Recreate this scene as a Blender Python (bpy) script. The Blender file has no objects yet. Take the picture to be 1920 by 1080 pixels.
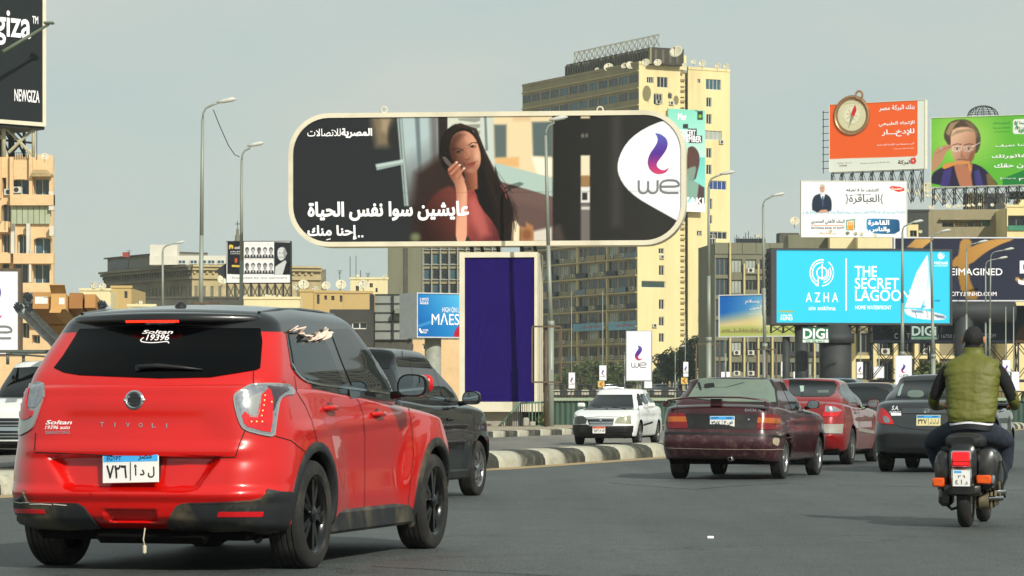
import bpy,bmesh,math,random
import numpy as np
from mathutils import Vector,Matrix,noise as mnoise
from mathutils.bvhtree import BVHTree
from mathutils.geometry import delaunay_2d_cdt
random.seed(7)
R=math.radians
scene=bpy.context.scene
COL=scene.collection
# ------------------------------------------------------------------ camera, sky, sun, exposure
F,CX,HY,CH=5500.0,960.0,761.0,1.0          # focal length in photo pixels, principal x, horizon y, eye height
cam_d=bpy.data.cameras.new('camera')
cam=bpy.data.objects.new('camera',cam_d);COL.objects.link(cam)
cam.location=(0,0,CH);cam.rotation_euler=(R(90),0,0)
cam_d.sensor_width=36;cam_d.lens=36*F/1920
cam_d.shift_y=(HY-540)/1920
cam_d.clip_start=0.5;cam_d.clip_end=8000
scene.camera=cam
SUN_EL=R(33);SUN_DIR=Vector((-0.47,0.88,0)).normalized()      # where the light travels
world=bpy.data.worlds.new('World');scene.world=world;world.use_nodes=True
nt=world.node_tree;nt.nodes.clear()
wo=nt.nodes.new('ShaderNodeOutputWorld');bg=nt.nodes.new('ShaderNodeBackground')
sky=nt.nodes.new('ShaderNodeTexSky');sky.sky_type='NISHITA';sky.sun_disc=False
sky.sun_elevation=SUN_EL
sky.sun_rotation=math.atan2(-SUN_DIR.x,-SUN_DIR.y)
sky.dust_density=4.0;sky.air_density=1.0;sky.ozone_density=1.0
wc=nt.nodes.new('ShaderNodeTexCoord');wm=nt.nodes.new('ShaderNodeMapping');wm.inputs['Scale'].default_value=(1,1,3.0)
wn=nt.nodes.new('ShaderNodeTexNoise');wn.inputs['Scale'].default_value=7.5;wn.inputs['Detail'].default_value=4;wn.inputs['Roughness'].default_value=0.45
wr=nt.nodes.new('ShaderNodeValToRGB');wr.color_ramp.elements[0].position=0.35;wr.color_ramp.elements[1].position=0.72
wr.color_ramp.elements[0].color=(5.95,7.35,7.2,1);wr.color_ramp.elements[1].color=(7.5,7.9,7.3,1)
mx=nt.nodes.new('ShaderNodeMix');mx.data_type='RGBA';mx.inputs[0].default_value=0.86
nt.links.new(wc.outputs['Generated'],wm.inputs['Vector']);nt.links.new(wm.outputs[0],wn.inputs['Vector'])
nt.links.new(wn.outputs['Fac'],wr.inputs['Fac'])
nt.links.new(sky.outputs[0],mx.inputs[6]);nt.links.new(wr.outputs[0],mx.inputs[7])
sp=nt.nodes.new('ShaderNodeSeparateXYZ');nt.links.new(wc.outputs['Generated'],sp.inputs[0])
hz_=nt.nodes.new('ShaderNodeMapRange');hz_.inputs['From Min'].default_value=0.0;hz_.inputs['From Max'].default_value=0.16;hz_.inputs['To Min'].default_value=0.75;hz_.inputs['To Max'].default_value=0.0;nt.links.new(sp.outputs[2],hz_.inputs['Value'])
mh=nt.nodes.new('ShaderNodeMix');mh.data_type='RGBA';mh.inputs[7].default_value=(7.0,7.75,6.9,1)
nt.links.new(hz_.outputs[0],mh.inputs[0]);nt.links.new(mx.outputs[2],mh.inputs[6])
nt.links.new(mh.outputs[2],bg.inputs['Color']);bg.inputs['Strength'].default_value=0.09
nt.links.new(bg.outputs[0],wo.inputs['Surface'])
sun_d=bpy.data.lights.new('sun','SUN');sun_d.energy=4.9;sun_d.angle=R(0.6);sun_d.color=(1,0.94,0.84)
sun=bpy.data.objects.new('sun',sun_d);COL.objects.link(sun)
ld=Vector((SUN_DIR.x*math.cos(SUN_EL),SUN_DIR.y*math.cos(SUN_EL),-math.sin(SUN_EL)))
sun.rotation_euler=ld.to_track_quat('-Z','Y').to_euler();sun.location=(20,-20,60)
scene.view_settings.view_transform='Standard';scene.view_settings.look='None'
scene.view_settings.exposure=-0.02;scene.view_settings.gamma=1;scene.view_settings.use_curve_mapping=False
scene.cycles.max_bounces=6;scene.cycles.transparent_max_bounces=12

# ------------------------------------------------------------------ helpers
def P(px,py,d):
    return Vector(((px-CX)/F*d,d,CH+(HY-py)/F*d))
def G(px,py):                                       # point of the ground seen at a pixel
    d=CH*F/(py-HY);return Vector(((px-CX)/F*d,d,0))
def lin(c):
    c=np.asarray(c,float);return np.where(c<=0.04045,c/12.92,((c+0.055)/1.055)**2.4)
def hexc(h,k=1.0):
    return tuple(float(x)*k for x in lin([int(h[i:i+2],16)/255 for i in (0,2,4)]))
MATS={}
def mat(name,col,rough=0.6,metal=0.0,var=0.12,scale=3.0,bump=0.0,bscale=40.0,coat=0.0,emit=0.0,dirt=None,dirt_amt=0.0,spec=0.5,alpha=1.0,trans=0.0,dscale=2.0,streak=False):
    if name in MATS:return MATS[name]
    m=bpy.data.materials.new(name);m.use_nodes=True;t=m.node_tree;b=t.nodes['Principled BSDF']
    if isinstance(col,str):col=hexc(col)
    N=t.nodes.new;L=t.links.new
    tc=N('ShaderNodeTexCoord');mp=N('ShaderNodeMapping');L(tc.outputs['Object'],mp.inputs['Vector'])
    if streak:mp.inputs['Scale'].default_value=(1,1,0.15)
    n=N('ShaderNodeTexNoise');n.inputs['Scale'].default_value=scale;n.inputs['Detail'].default_value=5;n.inputs['Roughness'].default_value=0.6
    L(mp.outputs[0],n.inputs['Vector'])
    r=N('ShaderNodeMapRange');r.inputs['From Min'].default_value=0.3;r.inputs['From Max'].default_value=0.7
    r.inputs['To Min'].default_value=1-var;r.inputs['To Max'].default_value=1+var*0.6
    L(n.outputs['Fac'],r.inputs['Value'])
    h=N('ShaderNodeHueSaturation');h.inputs['Color'].default_value=(*col,1);L(r.outputs[0],h.inputs['Value'])
    out=h.outputs[0]
    if dirt is not None:
        if isinstance(dirt,str):dirt=hexc(dirt)
        n2=N('ShaderNodeTexNoise');n2.inputs['Scale'].default_value=dscale;n2.inputs['Detail'].default_value=7;n2.inputs['Roughness'].default_value=0.65
        L(mp.outputs[0],n2.inputs['Vector'])
        r2=N('ShaderNodeMapRange');r2.inputs['From Min'].default_value=0.5;r2.inputs['From Max'].default_value=0.75
        r2.inputs['To Max'].default_value=dirt_amt;L(n2.outputs['Fac'],r2.inputs['Value'])
        mm=N('ShaderNodeMix');mm.data_type='RGBA';L(r2.outputs[0],mm.inputs[0]);L(out,mm.inputs[6]);mm.inputs[7].default_value=(*dirt,1)
        out=mm.outputs[2]
    L(out,b.inputs['Base Color'])
    b.inputs['Roughness'].default_value=rough;b.inputs['Metallic'].default_value=metal
    b.inputs['Specular IOR Level'].default_value=spec
    if coat:b.inputs['Coat Weight'].default_value=coat;b.inputs['Coat Roughness'].default_value=0.03
    if emit:L(out,b.inputs['Emission Color']);b.inputs['Emission Strength'].default_value=emit
    if alpha<1:b.inputs['Alpha'].default_value=alpha
    if trans:b.inputs['Transmission Weight'].default_value=trans
    if bump:
        n3=N('ShaderNodeTexNoise');n3.inputs['Scale'].default_value=bscale;n3.inputs['Detail'].default_value=4
        L(tc.outputs['Object'],n3.inputs['Vector'])
        bp=N('ShaderNodeBump');bp.inputs['Strength'].default_value=bump;bp.inputs['Distance'].default_value=0.02
        L(n3.outputs['Fac'],bp.inputs['Height']);L(bp.outputs[0],b.inputs['Normal'])
    MATS[name]=m;return m

def props(o,label=None,cat=None,group=None,kind=None):
    if label:o['label']=label
    if cat:o['category']=cat
    if group:o['group']=group
    if kind:o['kind']=kind
    return o
def empty(name,loc=(0,0,0),rz=0.0,label=None,cat=None,group=None,kind=None):
    o=bpy.data.objects.new(name,None);COL.objects.link(o);o.location=loc;o.rotation_euler=(0,0,rz)
    o.empty_display_size=0.2
    return props(o,label,cat,group,kind)
def root_loc(o):
    while o.parent:o=o.parent
    return o
def link_mesh(name,me,parent=None,loc=(0,0,0)):
    o=bpy.data.objects.new(name,me);COL.objects.link(o);o.location=loc
    if parent:o.parent=parent
    return o
def copy_tree(o,parent=None):
    c=o.copy();COL.objects.link(c);c.parent=parent
    for ch in [x for x in CHILD.get(o.name,o.children)]:copy_tree(ch,c)
    return c
CHILD={}

class MB:
    def __init__(s):s.v=[];s.f=[];s.m=[];s.T=None;s.mi=0;s.sm=[];s.smooth=False
    def pt(s,p):
        p=Vector(p)
        if s.T is not None:p=s.T @ p
        s.v.append(p[:]);return len(s.v)-1
    def face(s,idx):s.f.append(tuple(idx));s.m.append(s.mi);s.sm.append(s.smooth)
    def quad(s,a,b,c,d):s.face([s.pt(a),s.pt(b),s.pt(c),s.pt(d)])
    def box(s,x0,x1,y0,y1,z0,z1):
        i=[s.pt((x,y,z)) for x in (x0,x1) for y in (y0,y1) for z in (z0,z1)]
        for q in ((0,1,3,2),(4,6,7,5),(0,4,5,1),(2,3,7,6),(0,2,6,4),(1,5,7,3)):s.face([i[k] for k in q])
    def obox(s,O,U,V,W):                           # box from a corner and three edge vectors
        O,U,V,W=map(Vector,(O,U,V,W))
        i=[s.pt(O+U*a+V*b+W*c) for a in (0,1) for b in (0,1) for c in (0,1)]
        for q in ((0,1,3,2),(4,6,7,5),(0,4,5,1),(2,3,7,6),(0,2,6,4),(1,5,7,3)):s.face([i[k] for k in q])
    def bevbox(s,x0,x1,y0,y1,z0,z1,b=0.02):
        pts=[]
        for sx,X in ((1,x0),(-1,x1)):
            for sy,Y in ((1,y0),(-1,y1)):
                for sz,Z in ((1,z0),(-1,z1)):
                    pts+=[(X+sx*b,Y+sy*b,Z),(X+sx*b,Y,Z+sz*b),(X,Y+sy*b,Z+sz*b)]
        bm=bmesh.new()
        for p in pts:bm.verts.new(p)
        bmesh.ops.convex_hull(bm,input=bm.verts)
        bm.verts.index_update();off=len(s.v)
        for v in bm.verts:s.pt(v.co)
        for f in bm.faces:s.face([off+v.index for v in f.verts])
        bm.free()
    def tube(s,p0,p1,r0,r1=None,n=8,cap=True):
        if r1 is None:r1=r0
        p0,p1=Vector(p0),Vector(p1);d=(p1-p0)
        if d.length<1e-9:return
        d.normalize();a=d.orthogonal().normalized();b=d.cross(a)
        c0,c1=[],[];sv=s.smooth;s.smooth=n>5
        for k in range(n):
            t=2*math.pi*k/n;o=a*math.cos(t)+b*math.sin(t)
            c0.append(s.pt(p0+o*r0));c1.append(s.pt(p1+o*r1))
        for k in range(n):s.face([c0[k],c0[(k+1)%n],c1[(k+1)%n],c1[k]])
        s.smooth=False
        if cap:s.face(c0[::-1]);s.face(c1)
        s.smooth=sv
    def path(s,pts,r,n=6):
        pts=[Vector(p) for p in pts];rr=r if isinstance(r,(list,tuple)) else [r]*len(pts)
        rings=[];sv=s.smooth;s.smooth=True;a=None
        for k,p in enumerate(pts):
            d=(pts[min(k+1,len(pts)-1)]-pts[max(k-1,0)]).normalized()
            if a is None:a=d.orthogonal().normalized()
            a=(a-d*a.dot(d)).normalized();b=d.cross(a)
            rings.append([s.pt(p+(a*math.cos(2*math.pi*j/n)+b*math.sin(2*math.pi*j/n))*rr[k]) for j in range(n)])
        for A,B in zip(rings,rings[1:]):
            for j in range(n):s.face([A[j],A[(j+1)%n],B[(j+1)%n],B[j]])
        s.smooth=False;s.face(rings[0][::-1]);s.face(rings[-1]);s.smooth=sv
    def lathe(s,prof,n=24,axis='Z',c=(0,0,0),smooth=True,closed=False):
        sv=s.smooth;s.smooth=smooth;rings=[];c=Vector(c)
        for r,h in prof:
            ring=[]
            for k in range(n):
                t=2*math.pi*k/n;x,y=r*math.cos(t),r*math.sin(t)
                p={'Z':(x,y,h),'X':(h,x,y),'Y':(x,h,y)}[axis]
                ring.append(s.pt(c+Vector(p)))
            rings.append(ring)
        prs=list(zip(rings,rings[1:]))+([(rings[-1],rings[0])] if closed else [])
        for A,B in prs:
            for k in range(n):s.face([A[k],A[(k+1)%n],B[(k+1)%n],B[k]])
        s.smooth=sv
    def ball(s,c,r,sc=(1,1,1),n=12,m=8):
        prof=[(max(1e-4,math.sin(math.pi*k/m))*r,-math.cos(math.pi*k/m)*r) for k in range(m+1)]
        off=len(s.v);s.lathe(prof,n,'Z',(0,0,0))
        if s.T is not None:raise ValueError
        for i in range(off,len(s.v)):s.v[i]=tuple(c[k]+s.v[i][k]*sc[k] for k in range(3))
    def prism(s,poly,O,U,V,W):                     # 2-D polygon in (U,V) from O, extruded by W
        O,U,V,W=map(Vector,(O,U,V,W));n=len(poly)
        a=[s.pt(O+U*x+V*y) for x,y in poly];b=[s.pt(O+U*x+V*y+W) for x,y in poly]
        s.face(a[::-1]);s.face(b)
        for k in range(n):s.face([a[k],a[(k+1)%n],b[(k+1)%n],b[k]])
    def tris(s,v2,tr,fn):
        off=len(s.v)
        for p in v2:s.pt(fn(p))
        for t in tr:s.face([off+i for i in t])
    def mesh(s,name,mats,shift=None,auto=None):
        me=bpy.data.meshes.new(name)
        v=np.array(s.v,dtype=float).reshape(-1,3)
        if shift is not None:v=v-np.array(shift)
        me.from_pydata(v.tolist(),[],s.f)
        for m in (mats if isinstance(mats,(list,tuple)) else [mats]):me.materials.append(m)
        me.polygons.foreach_set('material_index',s.m);me.polygons.foreach_set('use_smooth',s.sm)
        me.update()
        if auto:me.polygons.foreach_set('use_smooth',[True]*len(s.f));me.set_sharp_from_angle(angle=R(auto))
        return me
    def build(s,name,mats,parent=None,loc=None,fix=True,auto=None):
        """world coordinates in, mesh relative to the thing's base out"""
        sh=None
        if parent is not None:sh=root_loc(parent).location[:] if not root_loc(parent).rotation_euler.z else None
        elif loc is not None:sh=tuple(loc)
        me=s.mesh(name,mats,sh,auto)
        if fix:
            bm=bmesh.new();bm.from_mesh(me);bmesh.ops.recalc_face_normals(bm,faces=bm.faces);bm.to_mesh(me);bm.free()
        o=link_mesh(name,me,parent)
        if parent is None and loc is not None:o.location=loc
        return o

# ------------------------------------------------------------------ lettering: font outlines filled by winding number
AR={}
for c,b in zip('بتثجحخسشصضطظعغفقكلمنهي',[0x8F,0x95,0x99,0x9D,0xA1,0xA5,0xB1,0xB5,0xB9,0xBD,0xC1,0xC5,0xC9,0xCD,0xD1,0xD5,0xD9,0xDD,0xE1,0xE5,0xE9,0xF1]):
    AR[c]=(b,b+1,b+2,b+3)
AR['ئ']=(0x89,0x8A,0x8B,0x8C)
for c,b in zip('آأؤإاةدذرزوى',[0x81,0x83,0x85,0x87,0x8D,0x93,0xA9,0xAB,0xAD,0xAF,0xED,0xEF]):AR[c]=(b,b+1)
def ar(s):
    s=s.replace('لا','\ue000').replace('لأ','\ue001').replace('لإ','\ue002')
    A=dict(AR);A['\ue000']=(0xFB,0xFC);A['\ue001']=(0xF7,0xF8);A['\ue002']=(0xF9,0xFA)
    o=[]
    for i,c in enumerate(s):
        if c not in A:o.append(c);continue
        prev=i>0 and s[i-1] in A and len(A[s[i-1]])==4
        nxt=i+1<len(s) and s[i+1] in A and len(A[c])==4
        k=(3 if nxt else 1) if prev else (2 if nxt else 0)
        o.append(chr(0xFE00+A[c][k]))
    out=''.join(o)[::-1]
    import re as _re
    return _re.sub(r'[0-9A-Za-z.]{2,}',lambda m:m.group(0)[::-1] if m.group(0).strip('.') else m.group(0),out)
TXT={}
def text_tris(s,bold=0.0,shear=0.0,space=1.0):
    key=(s,bold,shear,space)
    if key in TXT:return TXT[key]
    c=bpy.data.curves.new('lettering','FONT');c.body=s;c.size=1;c.shear=shear;c.space_character=space
    c.fill_mode='NONE';c.resolution_u=3
    o=bpy.data.objects.new('lettering',c);COL.objects.link(o);bpy.context.view_layer.update()
    me=bpy.data.meshes.new_from_object(o.evaluated_get(bpy.context.evaluated_depsgraph_get()))
    v=np.array([x.co[:2] for x in me.vertices]);e=[tuple(x.vertices) for x in me.edges]
    bpy.data.objects.remove(o);bpy.data.curves.remove(c);bpy.data.meshes.remove(me)
    nxt={}
    for a,b in e:                                       # keep the curve's own direction
        if b==a+1:nxt[a]=b
        elif a==b+1:nxt[b]=a
        else:nxt[max(a,b)]=min(a,b)
    if bold:                                             # thicken: push every outline point outwards
        prv={b:a for a,b in nxt.items()};A_=v.copy()
        sgn=1 if sum(v[a][0]*v[b][1]-v[b][0]*v[a][1] for a,b in nxt.items())>0 else-1
        for i in nxt:
            d0=v[i]-v[prv[i]];d1=v[nxt[i]]-v[i];d0=d0/(np.linalg.norm(d0)+1e-9);d1=d1/(np.linalg.norm(d1)+1e-9);n_=np.array([d0[1]+d1[1],-(d0[0]+d1[0])]);L_=np.linalg.norm(n_)
            if L_>1e-6:A_[i]=v[i]+n_/L_*sgn*bold*.6*min(2/L_,1.6)
        v=A_
    E0=v[list(nxt.keys())];E1=v[list(nxt.values())]
    # process letters in clusters for speed
    vo,_,fo,*_r=delaunay_2d_cdt([Vector(p) for p in v],e,[],0,1e-5)
    vo=np.array([p[:] for p in vo]);tr=np.array([f[:3] for f in fo if len(f)==3])
    cen=vo[tr].mean(axis=1)
    w=np.zeros(len(cen))
    for k in range(0,len(cen),400):
        C=cen[k:k+400];y=C[:,1:2];x=C[:,0:1]
        up=(E0[None,:,1]<=y) & (E1[None,:,1]>y);dn=(E0[None,:,1]>y) & (E1[None,:,1]<=y)
        cr=(E1[None,:,0]-E0[None,:,0])*(y-E0[None,:,1])-(x-E0[None,:,0])*(E1[None,:,1]-E0[None,:,1])
        w[k:k+400]=(up & (cr>0)).sum(1)-(dn & (cr<0)).sum(1)
    tr=tr[np.abs(w)>0.5]
    used=np.unique(tr);vo2=vo[used];mp={int(a):i for i,a in enumerate(used)}
    tr=[tuple(mp[int(i)] for i in t) for t in tr]
    TXT[key]=(vo2,tr);return TXT[key]
def text_into(mb,s,x0,y0,x1,y1,fn,bold=0.0,shear=0.0,fit=True,space=1.0):
    """fill the box (x0,y0)-(x1,y1) with the string; fn maps board (x,y) to 3-D"""
    v,tr=text_tris(s,bold,shear,space)
    lo,hi=v.min(0),v.max(0);sx=(x1-x0)/(hi[0]-lo[0]);sy=(y1-y0)/(hi[1]-lo[1])
    q=np.stack([x0+(v[:,0]-lo[0])*sx,y0+(v[:,1]-lo[1])*sy],1)
    off=len(mb.v)
    for p in q:mb.pt(fn(p[0],p[1]))
    for t in tr:mb.face([off+i for i in t])

# ------------------------------------------------------------------ upright plane measured through the photograph's camera
class Plane:
    def __init__(s,O,yaw=0.0):
        s.O=Vector(O);s.U=Vector((math.cos(yaw),math.sin(yaw),0));s.V=Vector((0,0,1));s.N=s.U.cross(s.V)   # N points to the viewer
    def at(s,px,py):
        d=Vector(((px-CX)/F,1,(HY-py)/F));c=Vector((0,0,CH))
        t=(s.O-c).dot(s.N)/d.dot(s.N);q=c+d*t-s.O
        return q.dot(s.U),q.z
    def p(s,u,v,n=0.0):return s.O+s.U*u+s.V*v+s.N*n
    def px(s,px,py,n=0.0):
        u,v=s.at(px,py);return s.p(u,v,n)

def chaikin(pts,n=1,closed=True):
    for _ in range(n):
        q=[]
        m=len(pts)
        for i in range(m if closed else m-1):
            a,b=pts[i],pts[(i+1)%m]
            q+=[(a[0]*.75+b[0]*.25,a[1]*.75+b[1]*.25),(a[0]*.25+b[0]*.75,a[1]*.25+b[1]*.75)]
        pts=q if closed else [pts[0]]+q+[pts[-1]]
    return pts
def interp(x,pts):
    xs=np.array([p[0] for p in pts],float);ys=np.array([p[1] for p in pts],float)
    x=np.clip(x,xs[0],xs[-1]);i=np.clip(np.searchsorted(xs,x)-1,0,len(xs)-2)
    h=xs[1:]-xs[:-1];dl=(ys[1:]-ys[:-1])/h
    m=np.zeros(len(xs));m[0]=dl[0];m[-1]=dl[-1]
    for k in range(1,len(xs)-1):
        m[k]=0 if dl[k-1]*dl[k]<=0 else 2*dl[k-1]*dl[k]/(dl[k-1]+dl[k])
    t=(x-xs[i])/h[i];t2=t*t;t3=t2*t
    return (2*t3-3*t2+1)*ys[i]+(t3-2*t2+t)*h[i]*m[i]+(-2*t3+3*t2)*ys[i+1]+(t3-t2)*h[i]*m[i+1]
# ------------------------------------------------------------------ vehicle library
def grid_cube(nx,ny,nz,k=0.5):
    def tt(n):
        t=np.linspace(-1,1,n+1);return (1-k)*t+k*np.sin(t*math.pi/2)
    X,Y,Z=tt(nx),tt(ny),tt(nz);idx={};vs=[];fs=[]
    def vid(i,j,l):
        q=(i,j,l)
        if q not in idx:idx[q]=len(vs);vs.append((X[i],Y[j],Z[l]))
        return idx[q]
    for i in (0,nx):
        for j in range(ny):
            for l in range(nz):
                f=[vid(i,j,l),vid(i,j+1,l),vid(i,j+1,l+1),vid(i,j,l+1)];fs.append(f if i else f[::-1])
    for j in (0,ny):
        for i in range(nx):
            for l in range(nz):
                f=[vid(i,j,l),vid(i+1,j,l),vid(i+1,j,l+1),vid(i,j,l+1)];fs.append(f[::-1] if j else f)
    for l in (0,nz):
        for i in range(nx):
            for j in range(ny):
                f=[vid(i,j,l),vid(i+1,j,l),vid(i+1,j+1,l),vid(i,j+1,l)];fs.append(f if l else f[::-1])
    return np.array(vs),fs
def rounded(q,r):
    r=np.array(r);c=np.clip(q,-(1-r),1-r);d=(q-c)/r
    nrm=np.linalg.norm(d,axis=1);mx_=np.abs(d).max(1)
    d=d*np.where(nrm>1e-9,mx_/np.maximum(nrm,1e-9),0)[:,None]
    return c+d*r
def shell(S,res):
    """S: dict zt, zb, yr, yf, w, g, r, crown, bulge_r, bulge_f, relief -> vertices, faces"""
    q,fs=grid_cube(*res);p=rounded(q,S['r'])
    u=(p[:,1]+1)/2;v=(p[:,2]+1)/2;s=p[:,0]
    y0=S['yr'][0][1];y1=S['yf'][0][1]
    yy=min(a[1] for a in S['yr'])*(1-u)+max(a[1] for a in S['yf'])*u
    for _ in range(3):
        zt=interp(yy,S['zt'])-S.get('crown',0.0)*s**2;zb=interp(yy,S['zb'])
        z=zb+v*(zt-zb)
        yr=interp(z,S['yr'])+S.get('bulge_r',0)*s**2;yf=interp(z,S['yf'])-S.get('bulge_f',0)*s**2
        yy=yr+u*(yf-yr)
    x=s*interp(yy,S['w'])*interp(z,S['g'])
    V=np.stack([x,yy,z],1)
    if 'relief' in S:V=S['relief'](V,s,u,v)
    return V,fs
def bump1(x,c,w):return np.clip(1-np.abs((x-c)/w),0,1)**2*(3-2*np.clip(1-np.abs((x-c)/w),0,1))
def sstep(x,a,b):
    t=np.clip((x-a)/(b-a),0,1);return t*t*(3-2*t)

RUB=mat('tyre_rubber','191918',0.9,var=0.25,scale=9,dirt='5a554b',dirt_amt=0.45,dscale=4)
BLK=mat('black_plastic','0f1011',0.5,var=0.2,scale=12,dirt='6a6252',dirt_amt=0.2,dscale=3)
GAP=mat('panel_gap','0a0807',0.9,var=0)
WELL=mat('wheel_well','070707',0.95,var=0.2,spec=.1)
GLS=mat('tinted_glass','040607',0.03,var=0.1,spec=0.5)
GLT=mat('side_glass','1a2224',0.04,var=0.15,spec=0.9)
CHR=mat('chrome','c9ccce',0.12,metal=1.0,var=0.05)
ALU=mat('alloy_silver','a9abac',0.3,metal=0.9,var=0.12)
MIR=mat('mirror_glass','b8c4cc',0.04,metal=1.0,var=0)
WPL=mat('plate_white','dcdcd8',0.45,var=0.06)
BPL=mat('plate_blue','3d9fe0',0.45,var=0.06)
OPL=mat('plate_orange','e8542a',0.45,var=0.06)
YPL=mat('plate_cream','d9cf9c',0.45,var=0.06)
INK=mat('plate_ink','15161a',0.5,var=0)
TLR=mat('lamp_red','c0101a',0.08,var=0.15,scale=30,coat=0.6)
TLO=mat('lamp_amber','d96a18',0.1,var=0.15,scale=30,coat=0.6)
TLW=mat('lamp_clear','8b9096',0.1,metal=0.4,var=0.35,scale=28,coat=0.7)
TLS=mat('lamp_smoke','3c3038',0.08,var=0.3,scale=25,coat=0.7)
WHS=mat('sticker_white','e4e4e4',0.5,var=0)
SEAT=mat('seat_cloth','3f4a46',0.9,var=0.2)

class Car:
    def __init__(c,name,loc,yaw_deg,label,cat='car',group=None):
        c.root=empty(name,(loc[0],loc[1],0),-R(yaw_deg),label,cat,group)
        c.M=Matrix.Translation(Vector((loc[0],loc[1],0))) @ Matrix.Rotation(-R(yaw_deg),4,'Z');c.Mi=c.M.inverted()
        c.R3=c.Mi.to_3x3();c.bvs=[]
        c.h=3.0*loc[1]/18.0/60*18/loc[1]*60     # default sampling step in photo pixels
        c.h=3.0 if loc[1]<25 else 2.0
    def add_shell(c,name,S,res,mats,paint=None,arches=(),auto=32):
        V,fs=shell(S,res)
        me=bpy.data.meshes.new(name);me.from_pydata(V.tolist(),[],fs)
        for m in mats:me.materials.append(m)
        ob=link_mesh(name,me)
        if arches:
            bm=bmesh.new()
            for (ay,az,ar_,x0,x1) in arches:
                for sx in (-1,1):
                    mt=Matrix.Translation((sx*(x0+x1)/2,ay,az)) @ Matrix.Rotation(R(90),4,'Y')
                    bmesh.ops.create_cone(bm,cap_ends=True,segments=48,radius1=ar_,radius2=ar_,depth=abs(x1-x0),matrix=mt)
            cm=bpy.data.meshes.new('cutter');bm.to_mesh(cm);bm.free()
            co=link_mesh('cutter',cm)
            md=ob.modifiers.new('b','BOOLEAN');md.operation='DIFFERENCE';md.object=co;md.solver='EXACT'
            bpy.context.view_layer.update()
            me2=bpy.data.meshes.new_from_object(ob.evaluated_get(bpy.context.evaluated_depsgraph_get()))
            ob.modifiers.clear();ob.data=me2;bpy.data.objects.remove(co);bpy.data.meshes.remove(me);me=me2
            me.name=name
        n=len(me.polygons);cen=np.zeros(n*3);me.polygons.foreach_get('center',cen);cen=cen.reshape(-1,3)
        nor=np.zeros(n*3);me.polygons.foreach_get('normal',nor);nor=nor.reshape(-1,3)
        mi=np.zeros(n,int)
        if paint is not None:mi=paint(cen,nor).astype(int)
        for (ay,az,ar_,x0,x1) in arches:
            rr=np.hypot(cen[:,1]-ay,cen[:,2]-az);lo=min(x0,x1)
            nrad=np.abs((cen[:,1]-ay)*nor[:,1]+(cen[:,2]-az)*nor[:,2])/np.maximum(rr,1e-6)
            wellf=(rr<ar_+0.004) & ((nrad>0.97) | (np.abs(cen[:,0])<lo+0.004)) & (np.abs(cen[:,0])>lo-0.004) & (rr>0)
            inn=wellf & ((rr>ar_*0.93) | (np.abs(cen[:,0])<lo+0.003))
            mi[inn]=len(mats)-1
        me.polygons.foreach_set('material_index',mi.tolist())
        me.polygons.foreach_set('use_smooth',[True]*n);me.set_sharp_from_angle(angle=R(auto));me.update()
        ob.parent=c.root
        V2=np.zeros(len(me.vertices)*3);me.vertices.foreach_get('co',V2)
        c.bvs.append((V2.reshape(-1,3),[tuple(p.vertices) for p in me.polygons]))
        return ob
    def ready(c):
        vs=[];fs=[];off=0
        for V,Fs in c.bvs:
            vs+=V.tolist();fs+=[tuple(i+off for i in f) for f in Fs];off=len(vs)
        c.bvh=BVHTree.FromPolygons(vs,fs)
    def ray(c,q,mode):
        if mode=='cam':
            o=c.Mi @ Vector((0,0,CH));d=(c.R3 @ Vector(((q[0]-CX)/F,1,(HY-q[1])/F))).normalized()
        elif mode=='side':o=Vector((3,q[0],q[1]));d=Vector((-1,0,0))
        elif mode=='rear':o=Vector((q[0],-5,q[1]));d=Vector((0,1,0))
        elif mode=='front':o=Vector((q[0],9,q[1]));d=Vector((0,-1,0))
        elif mode=='top':o=Vector((q[0],q[1],4));d=Vector((0,0,-1))
        return o,d
    def hit(c,q,mode='cam'):
        o,d=c.ray(q,mode);h=c.bvh.ray_cast(o,d)
        return (h[0],h[1],h[3]) if h[0] is not None else None
    def patch(c,name,pts,m,off=0.004,mode='cam',step=None,smooth=0,mirror=False,thick=None,parent=None,label=None,both=False):
        """a piece that lies on the body: outline in photo pixels or in a side/rear/front plane, draped over the surface"""
        if smooth:pts=chaikin(pts,smooth)
        step=step or (c.h if mode=='cam' else 0.03)
        b=[]
        for i in range(len(pts)):
            p,q=Vector(pts[i]),Vector(pts[(i+1)%len(pts)]);k=max(1,int((q-p).length/step))
            for j in range(k):b.append(p.lerp(q,j/k))
        xs=[p.x for p in b];ys=[p.y for p in b];inner=[]
        x=min(xs)+step*.5
        while x<max(xs):
            y=min(ys)+step*.5
            while y<max(ys):
                inner.append(Vector((x,y)));y+=step
            x+=step
        n=len(b)
        def inside(p):
            r_=False
            for i in range(n):
                a,e=b[i],b[(i+1)%n]
                if (a.y>p.y)!=(e.y>p.y) and p.x<(e.x-a.x)*(p.y-a.y)/(e.y-a.y)+a.x:r_=not r_
            return r_
        inner=[p for p in inner if inside(p)]
        vo,eo,fo,ov,*_=delaunay_2d_cdt(b+inner,[],[list(range(n))],1,1e-5)
        H=[c.hit(p,mode) for p in vo]
        good=[h[2] for h in H if h]
        if not good:return None
        md=float(np.median(good));L=[];NN=[]
        for p,h in zip(vo,H):
            if h is None or abs(h[2]-md)>2.2:
                o,d=c.ray(p,mode);near=c.bvh.find_nearest(o+d*md);co,no=near[0],near[1]
            else:co,no=h[0],h[1]
            if no.dot((c.ray(p,mode)[1]))>0:no=-no
            L.append(Vector(co));NN.append(Vector(no))
        # smooth the normals a little
        acc=[x.copy() for x in NN]
        for a,e in eo:acc[a]+=NN[e];acc[e]+=NN[a]
        NN=[x.normalized() for x in acc]
        t=off+0.004 if thick is None else thick
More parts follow.
